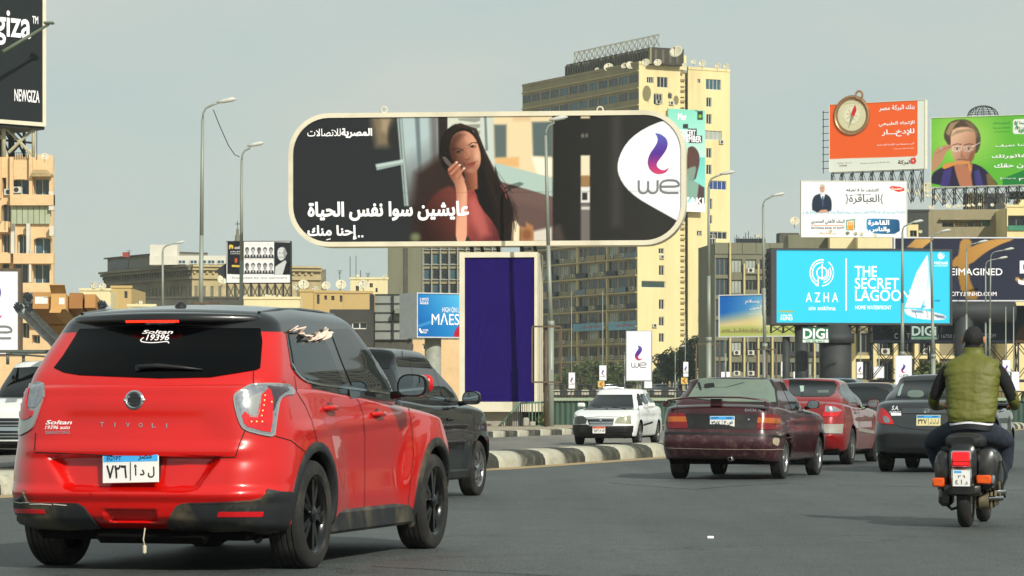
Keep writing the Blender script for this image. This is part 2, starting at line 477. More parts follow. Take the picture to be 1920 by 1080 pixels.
        V=[tuple(l+nn*off) for l,nn in zip(L,NN)];K=len(V)
        V+=[tuple(l+nn*(off-t)) for l,nn in zip(L,NN)]
        fs=[tuple(f) for f in fo]
        cnt={}
        for f in fo:
            for i in range(len(f)):
                a,e=f[i],f[(i+1)%len(f)];cnt[(a,e)]=1
        for (a,e) in list(cnt):
            if (e,a) not in cnt:fs.append((e,a,a+K,e+K))
        me=bpy.data.meshes.new(name);me.from_pydata(V,[],fs);me.materials.append(m)
        me.validate();bm=bmesh.new();bm.from_mesh(me)
        bmesh.ops.delete(bm,geom=[v for v in bm.verts if not v.link_faces],context='VERTS')
        bmesh.ops.recalc_face_normals(bm,faces=bm.faces)
        # face the outside
        s_=sum(f.normal.dot(NN[0])*f.calc_area() for f in bm.faces)
        if s_<0:bmesh.ops.reverse_faces(bm,faces=bm.faces)
        bm.to_mesh(me);bm.free()
        me.polygons.foreach_set('use_smooth',[True]*len(me.polygons));me.set_sharp_from_angle(angle=R(35))
        out=[]
        if not mirror or both:out.append(link_mesh(name,me,parent or c.root))
        if mirror:
            m2=me.copy();m2.transform(Matrix.Scale(-1,4,(1,0,0)));m2.flip_normals()
            out.append(link_mesh(name,m2,parent or c.root))
        for o in out:
            if label:o['label']=label
        return out[0]
    def strip(c,name,pts,m,w=0.006,off=0.0025,mode='cam',mirror=False,smooth=0,parent=None,mbx=None):
        """a thin line (panel gap, trim) draped over the body; w in metres"""
        if smooth:pts=chaikin(pts,smooth,closed=False)
        step=2.0 if mode=='cam' else 0.02;L=[]
        for i in range(len(pts)-1):
            p,q=Vector(pts[i]),Vector(pts[i+1]);k=max(1,int((q-p).length/step))
            for j in range(k+(1 if i==len(pts)-2 else 0)):L.append(p.lerp(q,j/k))
        C3=[]
        for p in L:
            h=c.hit(p,mode)
            if h is None:continue
            if C3 and (h[0]-C3[-1][0]).length>0.5:continue
            C3.append(h)
        if len(C3)<2:return None
        mb=mbx or MB()
        prev=None
        for i,h in enumerate(C3):
            a=C3[max(i-1,0)][0];e=C3[min(i+1,len(C3)-1)][0];t=(e-a)
            if t.length<1e-7:continue
            n_=h[1].normalized();sd=t.normalized().cross(n_).normalized()*w/2
            cur=[mb.pt(h[0]+n_*off-sd),mb.pt(h[0]+n_*off+sd)]
            if prev:mb.face([prev[0],prev[1],cur[1],cur[0]])
            prev=cur
            if mirror:pass
        if mbx is not None:return None
        me=mb.mesh(name,m)
        o=link_mesh(name,me,parent or c.root)
        if mirror:
            m2=me.copy();m2.transform(Matrix.Scale(-1,4,(1,0,0)));link_mesh(name,m2,parent or c.root)
        return o
    def lines(c,name,lst,m,w=0.006,off=0.0025,mode='cam',parent=None):
        for l in lst:c.strip(name,l,m,w,off,mode,parent=parent)
    def text(c,name,s,box,m,mode='rear',off=0.004,bold=0.0,shear=0.0,ar_=False,parent=None):
        """lettering draped over the body inside a box of the projection plane"""
        v,tr=text_tris(ar(s) if ar_ else s,bold,shear);lo,hi=v.min(0),v.max(0);x0,y0,x1,y1=box
        mb=MB();nn=None
        for p in v:
            q=(x0+(p[0]-lo[0])/(hi[0]-lo[0])*(x1-x0),y0+(p[1]-lo[1])/(hi[1]-lo[1])*(y1-y0))
            h=c.hit(q,mode)
            if h is None:mb.pt((0,0,0));continue
            n_=h[1]
            if n_.dot(c.ray(q,mode)[1])>0:n_=-n_
            mb.pt(h[0]+n_*off)
        mb.f=[t for t in tr];mb.m=[0]*len(tr);mb.sm=[False]*len(tr)
        return link_mesh(name,mb.mesh(name,m),parent or c.root)
    def plate(c,M4,left,right,head='blue',w=0.36,h=0.175,cream=False):
        """number plate in its own frame: x right, y up, z out"""
        pl=MB();pl.T=M4;pl.bevbox(-w/2,w/2,-h/2,h/2,-0.006,0.0,0.002)
        po=link_mesh('number_plate',pl.mesh('number_plate',YPL if cream else WPL),c.root)
        hd=MB();hd.T=M4;hd.box(-w/2+.006,w/2-.006,h*.22,h/2-.005,-0.002,0.0015)
        link_mesh('plate_header',hd.mesh('plate_header',OPL if head=='orange' else BPL),po)
        tx=MB();tx.T=M4;f=lambda x,y:(x,y,0.003)
        text_into(tx,'EGYPT',-w*.42,h*.27,-w*.16,h*.42,f,0.02)
        text_into(tx,ar('مصر'),w*.14,h*.25,w*.38,h*.43,f,0.02)
        tx.box(-0.0025,0.0025,-h*.42,h*.2,0.0,0.003)
        text_into(tx,left,-w*.43,-h*.34,-w*.06,h*.12,f,0.035)
        text_into(tx,right,w*.07,-h*.34,w*.43,h*.12,f,0.035)
        link_mesh('plate_lettering',tx.mesh('plate_lettering',INK),po)
        return po
    def wheels(c,wb,track,r,wd,style,rimmat,rr=None,n=5):
        """four wheels, each with tyre, rim and hub cap"""
        rr=rr or r*.66
        ty=MB();h=wd/2
        prof=[(rr,-h*.86),(rr+.012,-h),(r-.05,-h*1.03),(r-.015,-h*.93),(r-.003,-h*.78)]
        for g in (-.5,-.17,.17,.5):
            prof+=[(r,h*(g-.06)),(r-.008,h*(g-.05)),(r-.008,h*(g+.05)),(r,h*(g+.06))]
        prof+=[(r-.003,h*.78),(r-.015,h*.93),(r-.05,h*1.03),(rr+.012,h),(rr,h*.86)]
        ty.lathe(prof,48,'X');tme=ty.mesh('tyre',RUB,auto=40)
        rm=MB();rm.smooth=True
        rm.lathe([(rr,-h*.86),(rr-.012,-h*.8),(rr-.03,-h*.3),(rr-.03,h*.45),(rr-.014,h*.8),(rr,h*.9),(rr+.004,h*.84)],40,'X')
        rm.lathe([(rr-.03,h*.1),(.001,h*.1)],24,'X')
        rm.smooth=False
        if style=='spokes':
            for k in range(n):
                for dk in (-.16,.16):
                    a=2*math.pi*k/n+dk*.9;a2=2*math.pi*k/n+dk*1.25
                    i0=Vector((h*.78,.05*math.cos(a),.05*math.sin(a)));o0=Vector((h*.72,(rr-.02)*math.cos(a2),(rr-.02)*math.sin(a2)))
                    d=(o0-i0);sd=Vector((1,0,0)).cross(d).normalized()
                    for wa,wb_ in ((.016,.024),):
                        p=[i0-sd*wa,i0+sd*wa,o0+sd*wb_,o0-sd*wb_]
                        q=[x+Vector((-.03,0,0)) for x in p]
                        ii=[rm.pt(x) for x in p]+[rm.pt(x) for x in q]
                        rm.face(ii[:4]);rm.face(ii[4:][::-1])
                        for j in range(4):rm.face([ii[j],ii[(j+1)%4],ii[4+(j+1)%4],ii[4+j]])
        else:                                            # pressed cover with openings
            for k in range(n):
                a0=2*math.pi*(k+.12)/n;a1=2*math.pi*(k+.88)/n;am=(a0+a1)/2
                def pp(rad,a,x):return rm.pt((x,rad*math.cos(a),rad*math.sin(a)))
                i=[pp(.05,a0,h*.8),pp(.05,a1,h*.8),pp(rr*.6,a1,h*.92),pp(rr-.02,a1-.08,h*.8),pp(rr-.015,am,h*.84),pp(rr-.02,a0+.08,h*.8),pp(rr*.6,a0,h*.92)]
                rm.face(i)
        rme=rm.mesh('rim',[rimmat],auto=30)
        hb=MB();hb.lathe([(.055,h*.5),(.052,h*.86),(.03,h*.95),(.001,h*.96)],20,'X');hme=hb.mesh('hub_cap',[rimmat],auto=40)
        k=0
        for y in (0,wb):
            for sx in (1,-1):
                w=bpy.data.objects.new('wheel',None);COL.objects.link(w);w.parent=c.root
                w.location=(sx*track/2,y,r-0.004);w.rotation_euler=(k*.7,0,0 if sx>0 else R(180));k+=1
                for nm,me in (('tyre',tme),('rim',rme),('hub_cap',hme)):link_mesh(nm,me,w)
    def part(c,name,mb,mats,parent=None,auto=None,mirror=False,label=None):
        me=mb.mesh(name,mats,None,auto)
        bm=bmesh.new();bm.from_mesh(me);bmesh.ops.recalc_face_normals(bm,faces=bm.faces);bm.to_mesh(me);bm.free()
        o=link_mesh(name,me,parent or c.root)
        if label:o['label']=label
        if mirror:
            m2=me.copy();m2.transform(Matrix.Scale(-1,4,(1,0,0)));m2.flip_normals();link_mesh(name,m2,parent or c.root)
        return o
    def mirror_unit(c,x,y,z,body,w=.2,h=.13,yaw=0.15,scale=1.0,both=True):
        """door mirrors: housing, glass, arm; glass faces the rear"""
        for sx in ((1,-1) if both else (1,)):
            hs=MB();
            pts=[(-.5,-.42),(-.42,.5),(.3,.5),(.5,.25),(.46,-.4),(.1,-.5)]
            pts=chaikin(pts,2)
            def pr(mb,k,y0,y1,sc=1):
                n=len(pts)
                a=[mb.pt((x*sx+sx*px_*w*sc,y+y0,z+pz*h*sc)) for px_,pz in pts]
                b=[mb.pt((x*sx+sx*px_*w*k,y+y1,z+pz*h*k)) for px_,pz in pts]
                mb.face(a);mb.face(b)
                for i in range(n):mb.face([a[i],a[(i+1)%n],b[(i+1)%n],b[i]])
            pr(hs,1.0,-.02,.04);pr(hs,.72,.04,.12)
            ho=c.part('mirror_housing',hs,body,auto=50)
            g=MB();pr(g,.86,-.027,-.022,.86);c.part('mirror_glass',g,MIR,parent=ho)
            a=MB();a.tube((sx*(x-w*.75),y+.06,z-h*.42),(sx*(x-w*.2),y+.05,z-h*.3),.028,.022,8);c.part('mirror_arm',a,BLK,parent=ho)
# ------------------------------------------------------------------ printed pictures: colour per vertex of a fine grid
def printed(name='printed_vinyl',rough=.42,emit=0.0):
    if name in MATS:return MATS[name]
    m=bpy.data.materials.new(name);m.use_nodes=True;t=m.node_tree;b=t.nodes['Principled BSDF']
    a=t.nodes.new('ShaderNodeAttribute');a.attribute_name='Col'
    t.links.new(a.outputs['Color'],b.inputs['Base Color']);b.inputs['Roughness'].default_value=rough;b.inputs['Specular IOR Level'].default_value=.12
    if emit:t.links.new(a.outputs['Color'],b.inputs['Emission Color']);b.inputs['Emission Strength'].default_value=emit
    MATS[name]=m;return m
def rgb(c):
    if isinstance(c,str):return np.array([int(c[i:i+2],16)/255 for i in (0,2,4)])
    return np.array(c,float)/255
class Paint:
    def __init__(s,X,Y,bg):s.X,s.Y=X,Y;s.C=np.tile(rgb(bg),X.shape+(1,)).reshape(X.shape+(3,))
    def sd(s,pts):
        X,Y=s.X,s.Y;D=np.full(X.shape,1e9);ins=np.zeros(X.shape,bool);n=len(pts)
        for i in range(n):
            ax,ay=pts[i];bx,by=pts[(i+1)%n];dx,dy=bx-ax,by-ay
            t=np.clip(((X-ax)*dx+(Y-ay)*dy)/max(dx*dx+dy*dy,1e-9),0,1)
            D=np.minimum(D,np.hypot(X-ax-t*dx,Y-ay-t*dy))
            c=((ay>Y)!=(by>Y));
            with np.errstate(divide='ignore',invalid='ignore'):ins ^= c & (X<(dx)*(Y-ay)/(dy if dy else 1e-9)+ax)
        return np.where(ins,-D,D)
    def mix(s,k,col):
        c=col if isinstance(col,np.ndarray) and col.ndim>1 else rgb(col);s.C=s.C*(1-k[...,None])+c*k[...,None]
    def poly(s,pts,col,soft=.6,a=1.0,sm=0):
        if sm:pts=chaikin(pts,sm)
        s.mix(np.clip(.5-s.sd(pts)/(2*soft),0,1)*a,col)
    def grad(s,pts,c0,c1,p0,p1,soft=.6,sm=0,a=1.0):
        if sm:pts=chaikin(pts,sm)
        dx,dy=p1[0]-p0[0],p1[1]-p0[1];t=np.clip(((s.X-p0[0])*dx+(s.Y-p0[1])*dy)/(dx*dx+dy*dy),0,1)[...,None]
        s.mix(np.clip(.5-s.sd(pts)/(2*soft),0,1)*a,rgb(c0)*(1-t)+rgb(c1)*t)
    def ell(s,cx,cy,rx,ry,col,soft=.6,a=1.0):
        d=(np.hypot((s.X-cx)/rx,(s.Y-cy)/ry)-1)*min(rx,ry);s.mix(np.clip(.5-d/(2*soft),0,1)*a,col)
    def line(s,pts,w,col,soft=.4,a=1.0):
        D=np.full(s.X.shape,1e9)
        for (ax,ay),(bx,by) in zip(pts,pts[1:]):
            dx,dy=bx-ax,by-ay;t=np.clip(((s.X-ax)*dx+(s.Y-ay)*dy)/max(dx*dx+dy*dy,1e-9),0,1)
            D=np.minimum(D,np.hypot(s.X-ax-t*dx,s.Y-ay-t*dy))
        s.mix(np.clip(.5-(D-w/2)/(2*soft),0,1)*a,col)
def print_grid(name,pl,u0,u1,v0,v1,cell,paint,parent,off,bg='ffffff',mask=None,k=.86,m=None):
    """grid on a plane; paint(Paint) works in photo pixels of each vertex"""
    nx,ny=max(2,int((u1-u0)/cell)),max(2,int((v1-v0)/cell))
    U,V=np.meshgrid(np.linspace(u0,u1,nx+1),np.linspace(v0,v1,ny+1))
    wx=pl.O.x+pl.U.x*U+pl.N.x*off;wy=pl.O.y+pl.U.y*U+pl.N.y*off;wz=pl.O.z+V
    X=CX+wx/wy*F;Y=HY-(wz-CH)/wy*F
    pt=Paint(X,Y,bg);paint(pt)
    C=lin(np.clip(pt.C,0,1))*k
    rl=root_loc(parent).location;co=np.stack([wx-rl.x,wy-rl.y,wz-rl.z],-1).reshape(-1,3)
    idx=np.arange((nx+1)*(ny+1)).reshape(ny+1,nx+1)
    q=np.stack([idx[:-1,:-1],idx[:-1,1:],idx[1:,1:],idx[1:,:-1]],-1).reshape(-1,4)
    if mask is not None:
        mk=mask(X,Y);keep=(mk[:-1,:-1] & mk[:-1,1:] & mk[1:,1:] & mk[1:,:-1]).reshape(-1);q=q[keep]
    me=bpy.data.meshes.new(name);me.vertices.add(len(co));me.vertices.foreach_set('co',co.ravel())
    me.loops.add(len(q)*4);me.loops.foreach_set('vertex_index',q.ravel().astype(np.int32));me.polygons.add(len(q));me.polygons.foreach_set('loop_start',np.arange(len(q),dtype=np.int32)*4)
    me.update();at=me.color_attributes.new('Col','FLOAT_COLOR','POINT')
    at.data.foreach_set('color',np.concatenate([C.reshape(-1,3),np.ones((len(co),1))],1).ravel());me.materials.append(m or printed())
    return link_mesh(name,me,parent)
def stroke2d(mb,pts,w,fn,sm=0):
    if sm:pts=chaikin(pts,sm,closed=False)
    for i in range(len(pts)):
        a=Vector(pts[max(i-1,0)]);b=Vector(pts[min(i+1,len(pts)-1)]);t=(b-a).normalized();n=Vector((-t.y,t.x))*w/2;p=Vector(pts[i])
        cur=[mb.pt(fn(p.x-n.x,p.y-n.y)),mb.pt(fn(p.x+n.x,p.y+n.y))]
        if i:mb.face([prev[0],prev[1],cur[1],cur[0]])
        prev=cur
FRAME=mat('frame_cream','cfc9b2',.6,var=.08,scale=.5,dirt='8d8468',dirt_amt=.35,dscale=.6)
STEEL=mat('galvanised_steel','8f9490',.5,metal=.3,var=.15,scale=2)
RUST=mat('rusty_steel','5a4d3d',.7,metal=.2,var=.3,scale=3,dirt='7e5a36',dirt_amt=.5)
DSTEEL=mat('dark_steel','24282b',.6,metal=.2,var=.25,scale=2)
WPRINT=mat('print_white','e8ebf2',.45,var=.02)
INKG=mat('print_grey','6b6f70',.5,var=0)
INKW=mat('ink_white','efeff2',.5,var=0)
SWO=None
def we_logo(root,pl,cx,cy,w,off,pos,word=True,scale_word=1.0):
    """swoosh and word of the telecom logo; box centred on a plane point, w = swoosh height"""
    sw=[(1310,198),(1355,205),(1400,240),(1410,285),(1395,330),(1350,390),(1322,428),(1330,455),(1360,476),(1390,476),(1420,453),(1400,490),(1360,505),(1310,500),(1270,465),(1256,410),(1275,350),(1320,290),(1337,250),(1328,215)]
    sw=chaikin(sw,2);S=w/307.
    f2=lambda x,y:(cx+(x-1338)*S,cy-(y-351)*S)
    f3=lambda x,y:pl.p(*f2(x,y),off)
    from mathutils import Vector as Vv
    vo,_,fo,*_r=delaunay_2d_cdt([Vv(p) for p in sw]+[Vv((x,y)) for x in range(1260,1420,20) for y in range(205,505,15) if False],[],[list(range(len(sw)))],1,1e-6)
    # slice into horizontal bands for the colour run
    me=bpy.data.meshes.new('logo_swoosh');rl=root_loc(root).location
    bm=bmesh.new();vs=[bm.verts.new(f3(p.x,p.y)-rl) for p in vo]
    for f in fo:bm.faces.new([vs[i] for i in f])
    for k in range(1,16):
        z=f3(0,198+k*19.2).z-rl.z
        bmesh.ops.bisect_plane(bm,geom=bm.verts[:]+bm.edges[:]+bm.faces[:],plane_co=(0,0,z),plane_no=(0,0,1))
    bm.to_mesh(me);bm.free()
    at=me.color_attributes.new('Col','FLOAT_COLOR','POINT');z0,z1=f3(0,198).z-rl.z,f3(0,505).z-rl.z
    for i,v in enumerate(me.vertices):
        t=(v.co.z-z0)/(z1-z0);c=rgb('5a63b4')*(1-t*2)+rgb('55308f')*t*2 if t<.5 else rgb('55308f')*(2-2*t)+rgb('d8406e')*(2*t-1)
        at.data[i].color=(*(lin(c)*.9),1)
    me.materials.append(printed());link_mesh('logo_swoosh',me,root)
    if word:
        mb=MB();W=15
        # 'w' and 'e' of the word mark, drawn as strokes
        stroke2d(mb,[(1192,550),(1192,622),(1208,645),(1245,645),(1262,622),(1262,556)],W,f3,1)
        stroke2d(mb,[(1262,622),(1279,645),(1316,645),(1333,622),(1333,550)],W,f3,1)
        stroke2d(mb,[(1355,598),(1492,598),(1492,574),(1466,551),(1384,551),(1353,576),(1353,622),(1382,645),(1488,645)],W,f3,1)
        mb.build('logo_word',INKG,root,fix=False)
def facing(o):
    me=o.data
    return o
def letters(root,pl,items,m,off,name='lettering'):
    """items: (string, x0, y_top, x1, y_bottom, bold, shear) in photo pixels on the plane"""
    out=None
    for it in items:
        mb=MB();s,x0,y0,x1,y1=it[:5];bold=it[5] if len(it)>5 else 0.0;sh=it[6] if len(it)>6 else 0.0
        a,b=pl.at(x0,y1),pl.at(x1,y0)
        if any('\u0600'<=ch<='\u06ff' for ch in s):s=ar(s)
        text_into(mb,s,a[0],a[1],b[0],b[1],lambda u,v:pl.p(u,v,off),bold,sh);out=mb.build(name,m,root,fix=False)
    return out
def truss_box(mb,p0,p1,depth,r=.05,n=4,vert=True):
    """lattice between two upright rectangles: p0 lower-left, p1 upper-right (world), bracing toward +y"""
    x0,y0,z0=p0;x1,y1,z1=p1
    for k in range(n+1):
        x=x0+(x1-x0)*k/n;y=y0+(y1-y0)*k/n
        for dy in (0,depth):mb.tube((x,y+dy,z0),(x,y+dy,z1),r,n=4)
        mb.tube((x,y,z1),(x,y+depth,z0),r*.7,n=4);mb.tube((x,y,z0),(x,y+depth,z1),r*.7,n=4)
        if k<n:
            xn=x0+(x1-x0)*(k+1)/n;yn=y0+(y1-y0)*(k+1)/n
            for dy in (0,depth):
                mb.tube((x,y+dy,z0),(xn,yn+dy,z1),r*.7,n=4);mb.tube((x,y+dy,z1),(xn,yn+dy,z0),r*.7,n=4)
                mb.tube((x,y+dy,z1),(xn,yn+dy,z1),r*.8,n=4)
def board(name,label,O_px,d,yaw,px_rect,thick,frame=.15,fm=FRAME,paint=None,cell=.08,bg='ffffff',cat='billboard',group=None,k=.86,pm=None,back=True,proud=.05):
    """rectangular hoarding: px_rect = (left, top, right, bottom) read on its own plane, left edge at depth d"""
    pl=Plane(P(O_px[0],O_px[1],d),R(yaw));l,t,r,b=px_rect
    u0,v1=pl.at(l,t);u1,_=pl.at(r,t);_,v0=pl.at(l,b)
    base=pl.p((u0+u1)/2,0,0);base.z=pl.O.z+v0
    root=empty(name,base,0,label,cat,group)
    mb=MB()
    mb.obox(pl.p(u0,v0,-thick),pl.U*(u1-u0),pl.V*(v1-v0),pl.N*(thick-.02));mb.build('backing_box',fm if back is True else back,root)
    if frame:
        f=frame;fr=MB()
        for a,c,e,g_ in ((u0,u1,v1-f,v1),(u0,u1,v0,v0+f),(u0,u0+f,v0+f,v1-f),(u1-f,u1,v0+f,v1-f)):
            fr.obox(pl.p(a,e,-.02),pl.U*(c-a),pl.V*(g_-e),pl.N*(.02+proud))
        fr.build('frame',fm,root)
    f=frame or 0
    if paint or bg:print_grid('poster',pl,u0+f,u1-f,v0+f,v1-f,cell,paint or (lambda p:None),root,0.0,bg,k=k,m=pm)
    return root,pl,(u0,u1,v0,v1)
# ------------------------------------------------------------------ ground, roads
def asphalt(name,base,cr=0.5):
    m=bpy.data.materials.new(name);m.use_nodes=True;t=m.node_tree;b=t.nodes['Principled BSDF'];N=t.nodes.new;L=t.links.new
    tc=N('ShaderNodeTexCoord')
    def noise(sc,det=5,ro=.6,st=None):
        n=N('ShaderNodeTexNoise');n.inputs['Scale'].default_value=sc;n.inputs['Detail'].default_value=det;n.inputs['Roughness'].default_value=ro
        if st:
            mp=N('ShaderNodeMapping');mp.inputs['Scale'].default_value=st;mp.inputs['Rotation'].default_value=(0,0,R(-19));L(tc.outputs['Object'],mp.inputs['Vector']);L(mp.outputs[0],n.inputs['Vector'])
        else:L(tc.outputs['Object'],n.inputs['Vector'])
        return n
    big=noise(.12,6,.6,(1,.25,1));mid=noise(2.2,5);fine=noise(60,3,.7)
    agg=N('ShaderNodeTexVoronoi');agg.inputs['Scale'].default_value=55;L(tc.outputs['Object'],agg.inputs['Vector'])
    def mr(src,a,c_,d,e):
        r=N('ShaderNodeMapRange');r.inputs['From Min'].default_value=a;r.inputs['From Max'].default_value=c_;r.inputs['To Min'].default_value=d;r.inputs['To Max'].default_value=e;L(src,r.inputs['Value']);return r.outputs[0]
    def mul(a,c_):
        x=N('ShaderNodeMath');x.operation='MULTIPLY';L(a,x.inputs[0]);L(c_,x.inputs[1]);return x.outputs[0]
    k=mul(mul(mr(big.outputs['Fac'],.3,.7,.62,1.4),mr(mid.outputs['Fac'],.3,.7,.88,1.12)),mul(mr(fine.outputs['Fac'],.3,.7,.65,1.4),mr(agg.outputs['Distance'],0,.6,1.35,.7)))
    # cracks
    v=N('ShaderNodeTexVoronoi');v.feature='DISTANCE_TO_EDGE';v.inputs['Scale'].default_value=.16
    nn=noise(1.1,4);ad=N('ShaderNodeVectorMath');ad.operation='MULTIPLY_ADD';ad.inputs[1].default_value=(1.6,1.6,0);L(nn.outputs['Color'],ad.inputs[0]);L(tc.outputs['Object'],ad.inputs[2]);L(ad.outputs[0],v.inputs['Vector'])
    ck=mr(v.outputs['Distance'],.0,.004,.45,1.0)
    k=mul(k,ck)
    g2=noise(16,4,.75);k=mul(k,mr(g2.outputs['Fac'],.35,.65,.8,1.22));st=noise(.55,6,.7);k=mul(k,mr(st.outputs['Fac'],.56,.66,1.0,.78));s2=noise(.9,5,.6,(1,.06,1));k=mul(k,mr(s2.outputs['Fac'],.35,.65,.84,1.16))
    c=N('ShaderNodeMix');c.data_type='RGBA';c.blend_type='MULTIPLY';c.inputs[0].default_value=1;c.inputs[6].default_value=(*base,1)
    cmb=N('ShaderNodeCombineColor');[L(k,cmb.inputs[i]) for i in range(3)];L(cmb.outputs[0],c.inputs[7])
    L(c.outputs[2],b.inputs['Base Color']);b.inputs['Roughness'].default_value=.62;b.inputs['Specular IOR Level'].default_value=.45
    bp=N('ShaderNodeBump');bp.inputs['Strength'].default_value=.8;bp.inputs['Distance'].default_value=.012
    L(agg.outputs['Distance'],bp.inputs['Height']);L(bp.outputs[0],b.inputs['Normal'])
    return m
ASPH=asphalt('asphalt_dark',(.078,.090,.087));ASPH2=asphalt('asphalt_pale',(.19,.18,.155))
DUST=mat('dusty_ground','a39475',.95,var=.3,scale=.6,bump=.4,bscale=5)
CONC=mat('concrete','9b978a',.9,var=.25,scale=1.2,bump=.3,bscale=20,dirt='5c574c',dirt_amt=.4)
g=MB();g.quad((-1500,-60,-.02),(1500,-60,-.02),(1500,3500,-.02),(-1500,3500,-.02))
props(g.build('ground',DUST),kind='structure')
# median line: world points of the near foot of the kerb
KL=[(-14.5,2.0),(-10.2,18.0),(-5.68,32.5),(-.38,46.2),(3.04,57.5),(7.6,73),(13,93),(20,119),(31,160),(50,230)]
def off_line(L,o):
    out=[]
    for i,p in enumerate(L):
        a=Vector(L[max(i-1,0)]);b=Vector(L[min(i+1,len(L)-1)]);t=(b-a).normalized();out.append((p[0]-t.y*o,p[1]+t.x*o))
    return out
def band(name,A,B,z,m):
    b=MB()
    for i in range(len(A)-1):b.quad((*A[i],z),(*B[i],z),(*B[i+1],z),(*A[i+1],z))
    o=b.build(name,m);return o
right=[(60,2),(62,18),(64,32),(66,46),(68,57),(70,73),(72,93),(78,119),(88,160),(105,230)]
props(band('road',KL,right,0,ASPH),kind='structure')
def seam(pts,w,label=None):
    b=MB();prev=None;P_=[G(*q) for q in pts];n=60
    for k in range(n+1):
        t=k/n*(len(P_)-1);i=min(int(t),len(P_)-2);c=P_[i].lerp(P_[i+1],t-i);c.x+=.10*mnoise.noise((c.x*.9,c.y*.5,3));c.y+=.25*mnoise.noise((c.x*.8,7,c.y*.3));d=(P_[i+1]-P_[i]).normalized();s_=Vector((-d.y,d.x,0))*w*(.6+.6*abs(mnoise.noise((c.x*3,c.y,9))))
        cur=[b.pt((c.x-s_.x,c.y-s_.y,.004)),b.pt((c.x+s_.x,c.y+s_.y,.004))]
        if prev:b.face([prev[0],prev[1],cur[1],cur[0]])
        prev=cur
    props(b.build('road_seam',mat('tar_seam',(.022,.024,.024),.5,var=.3)),kind='structure')
seam([(1560,909),(1700,912),(1935,921)],.035);seam([(820,1007),(900,1003),(985,1006)],.010);seam([(700,1062),(860,1072),(1100,1082)],.02);seam([(1140,905),(1300,918),(1480,905)],.02)
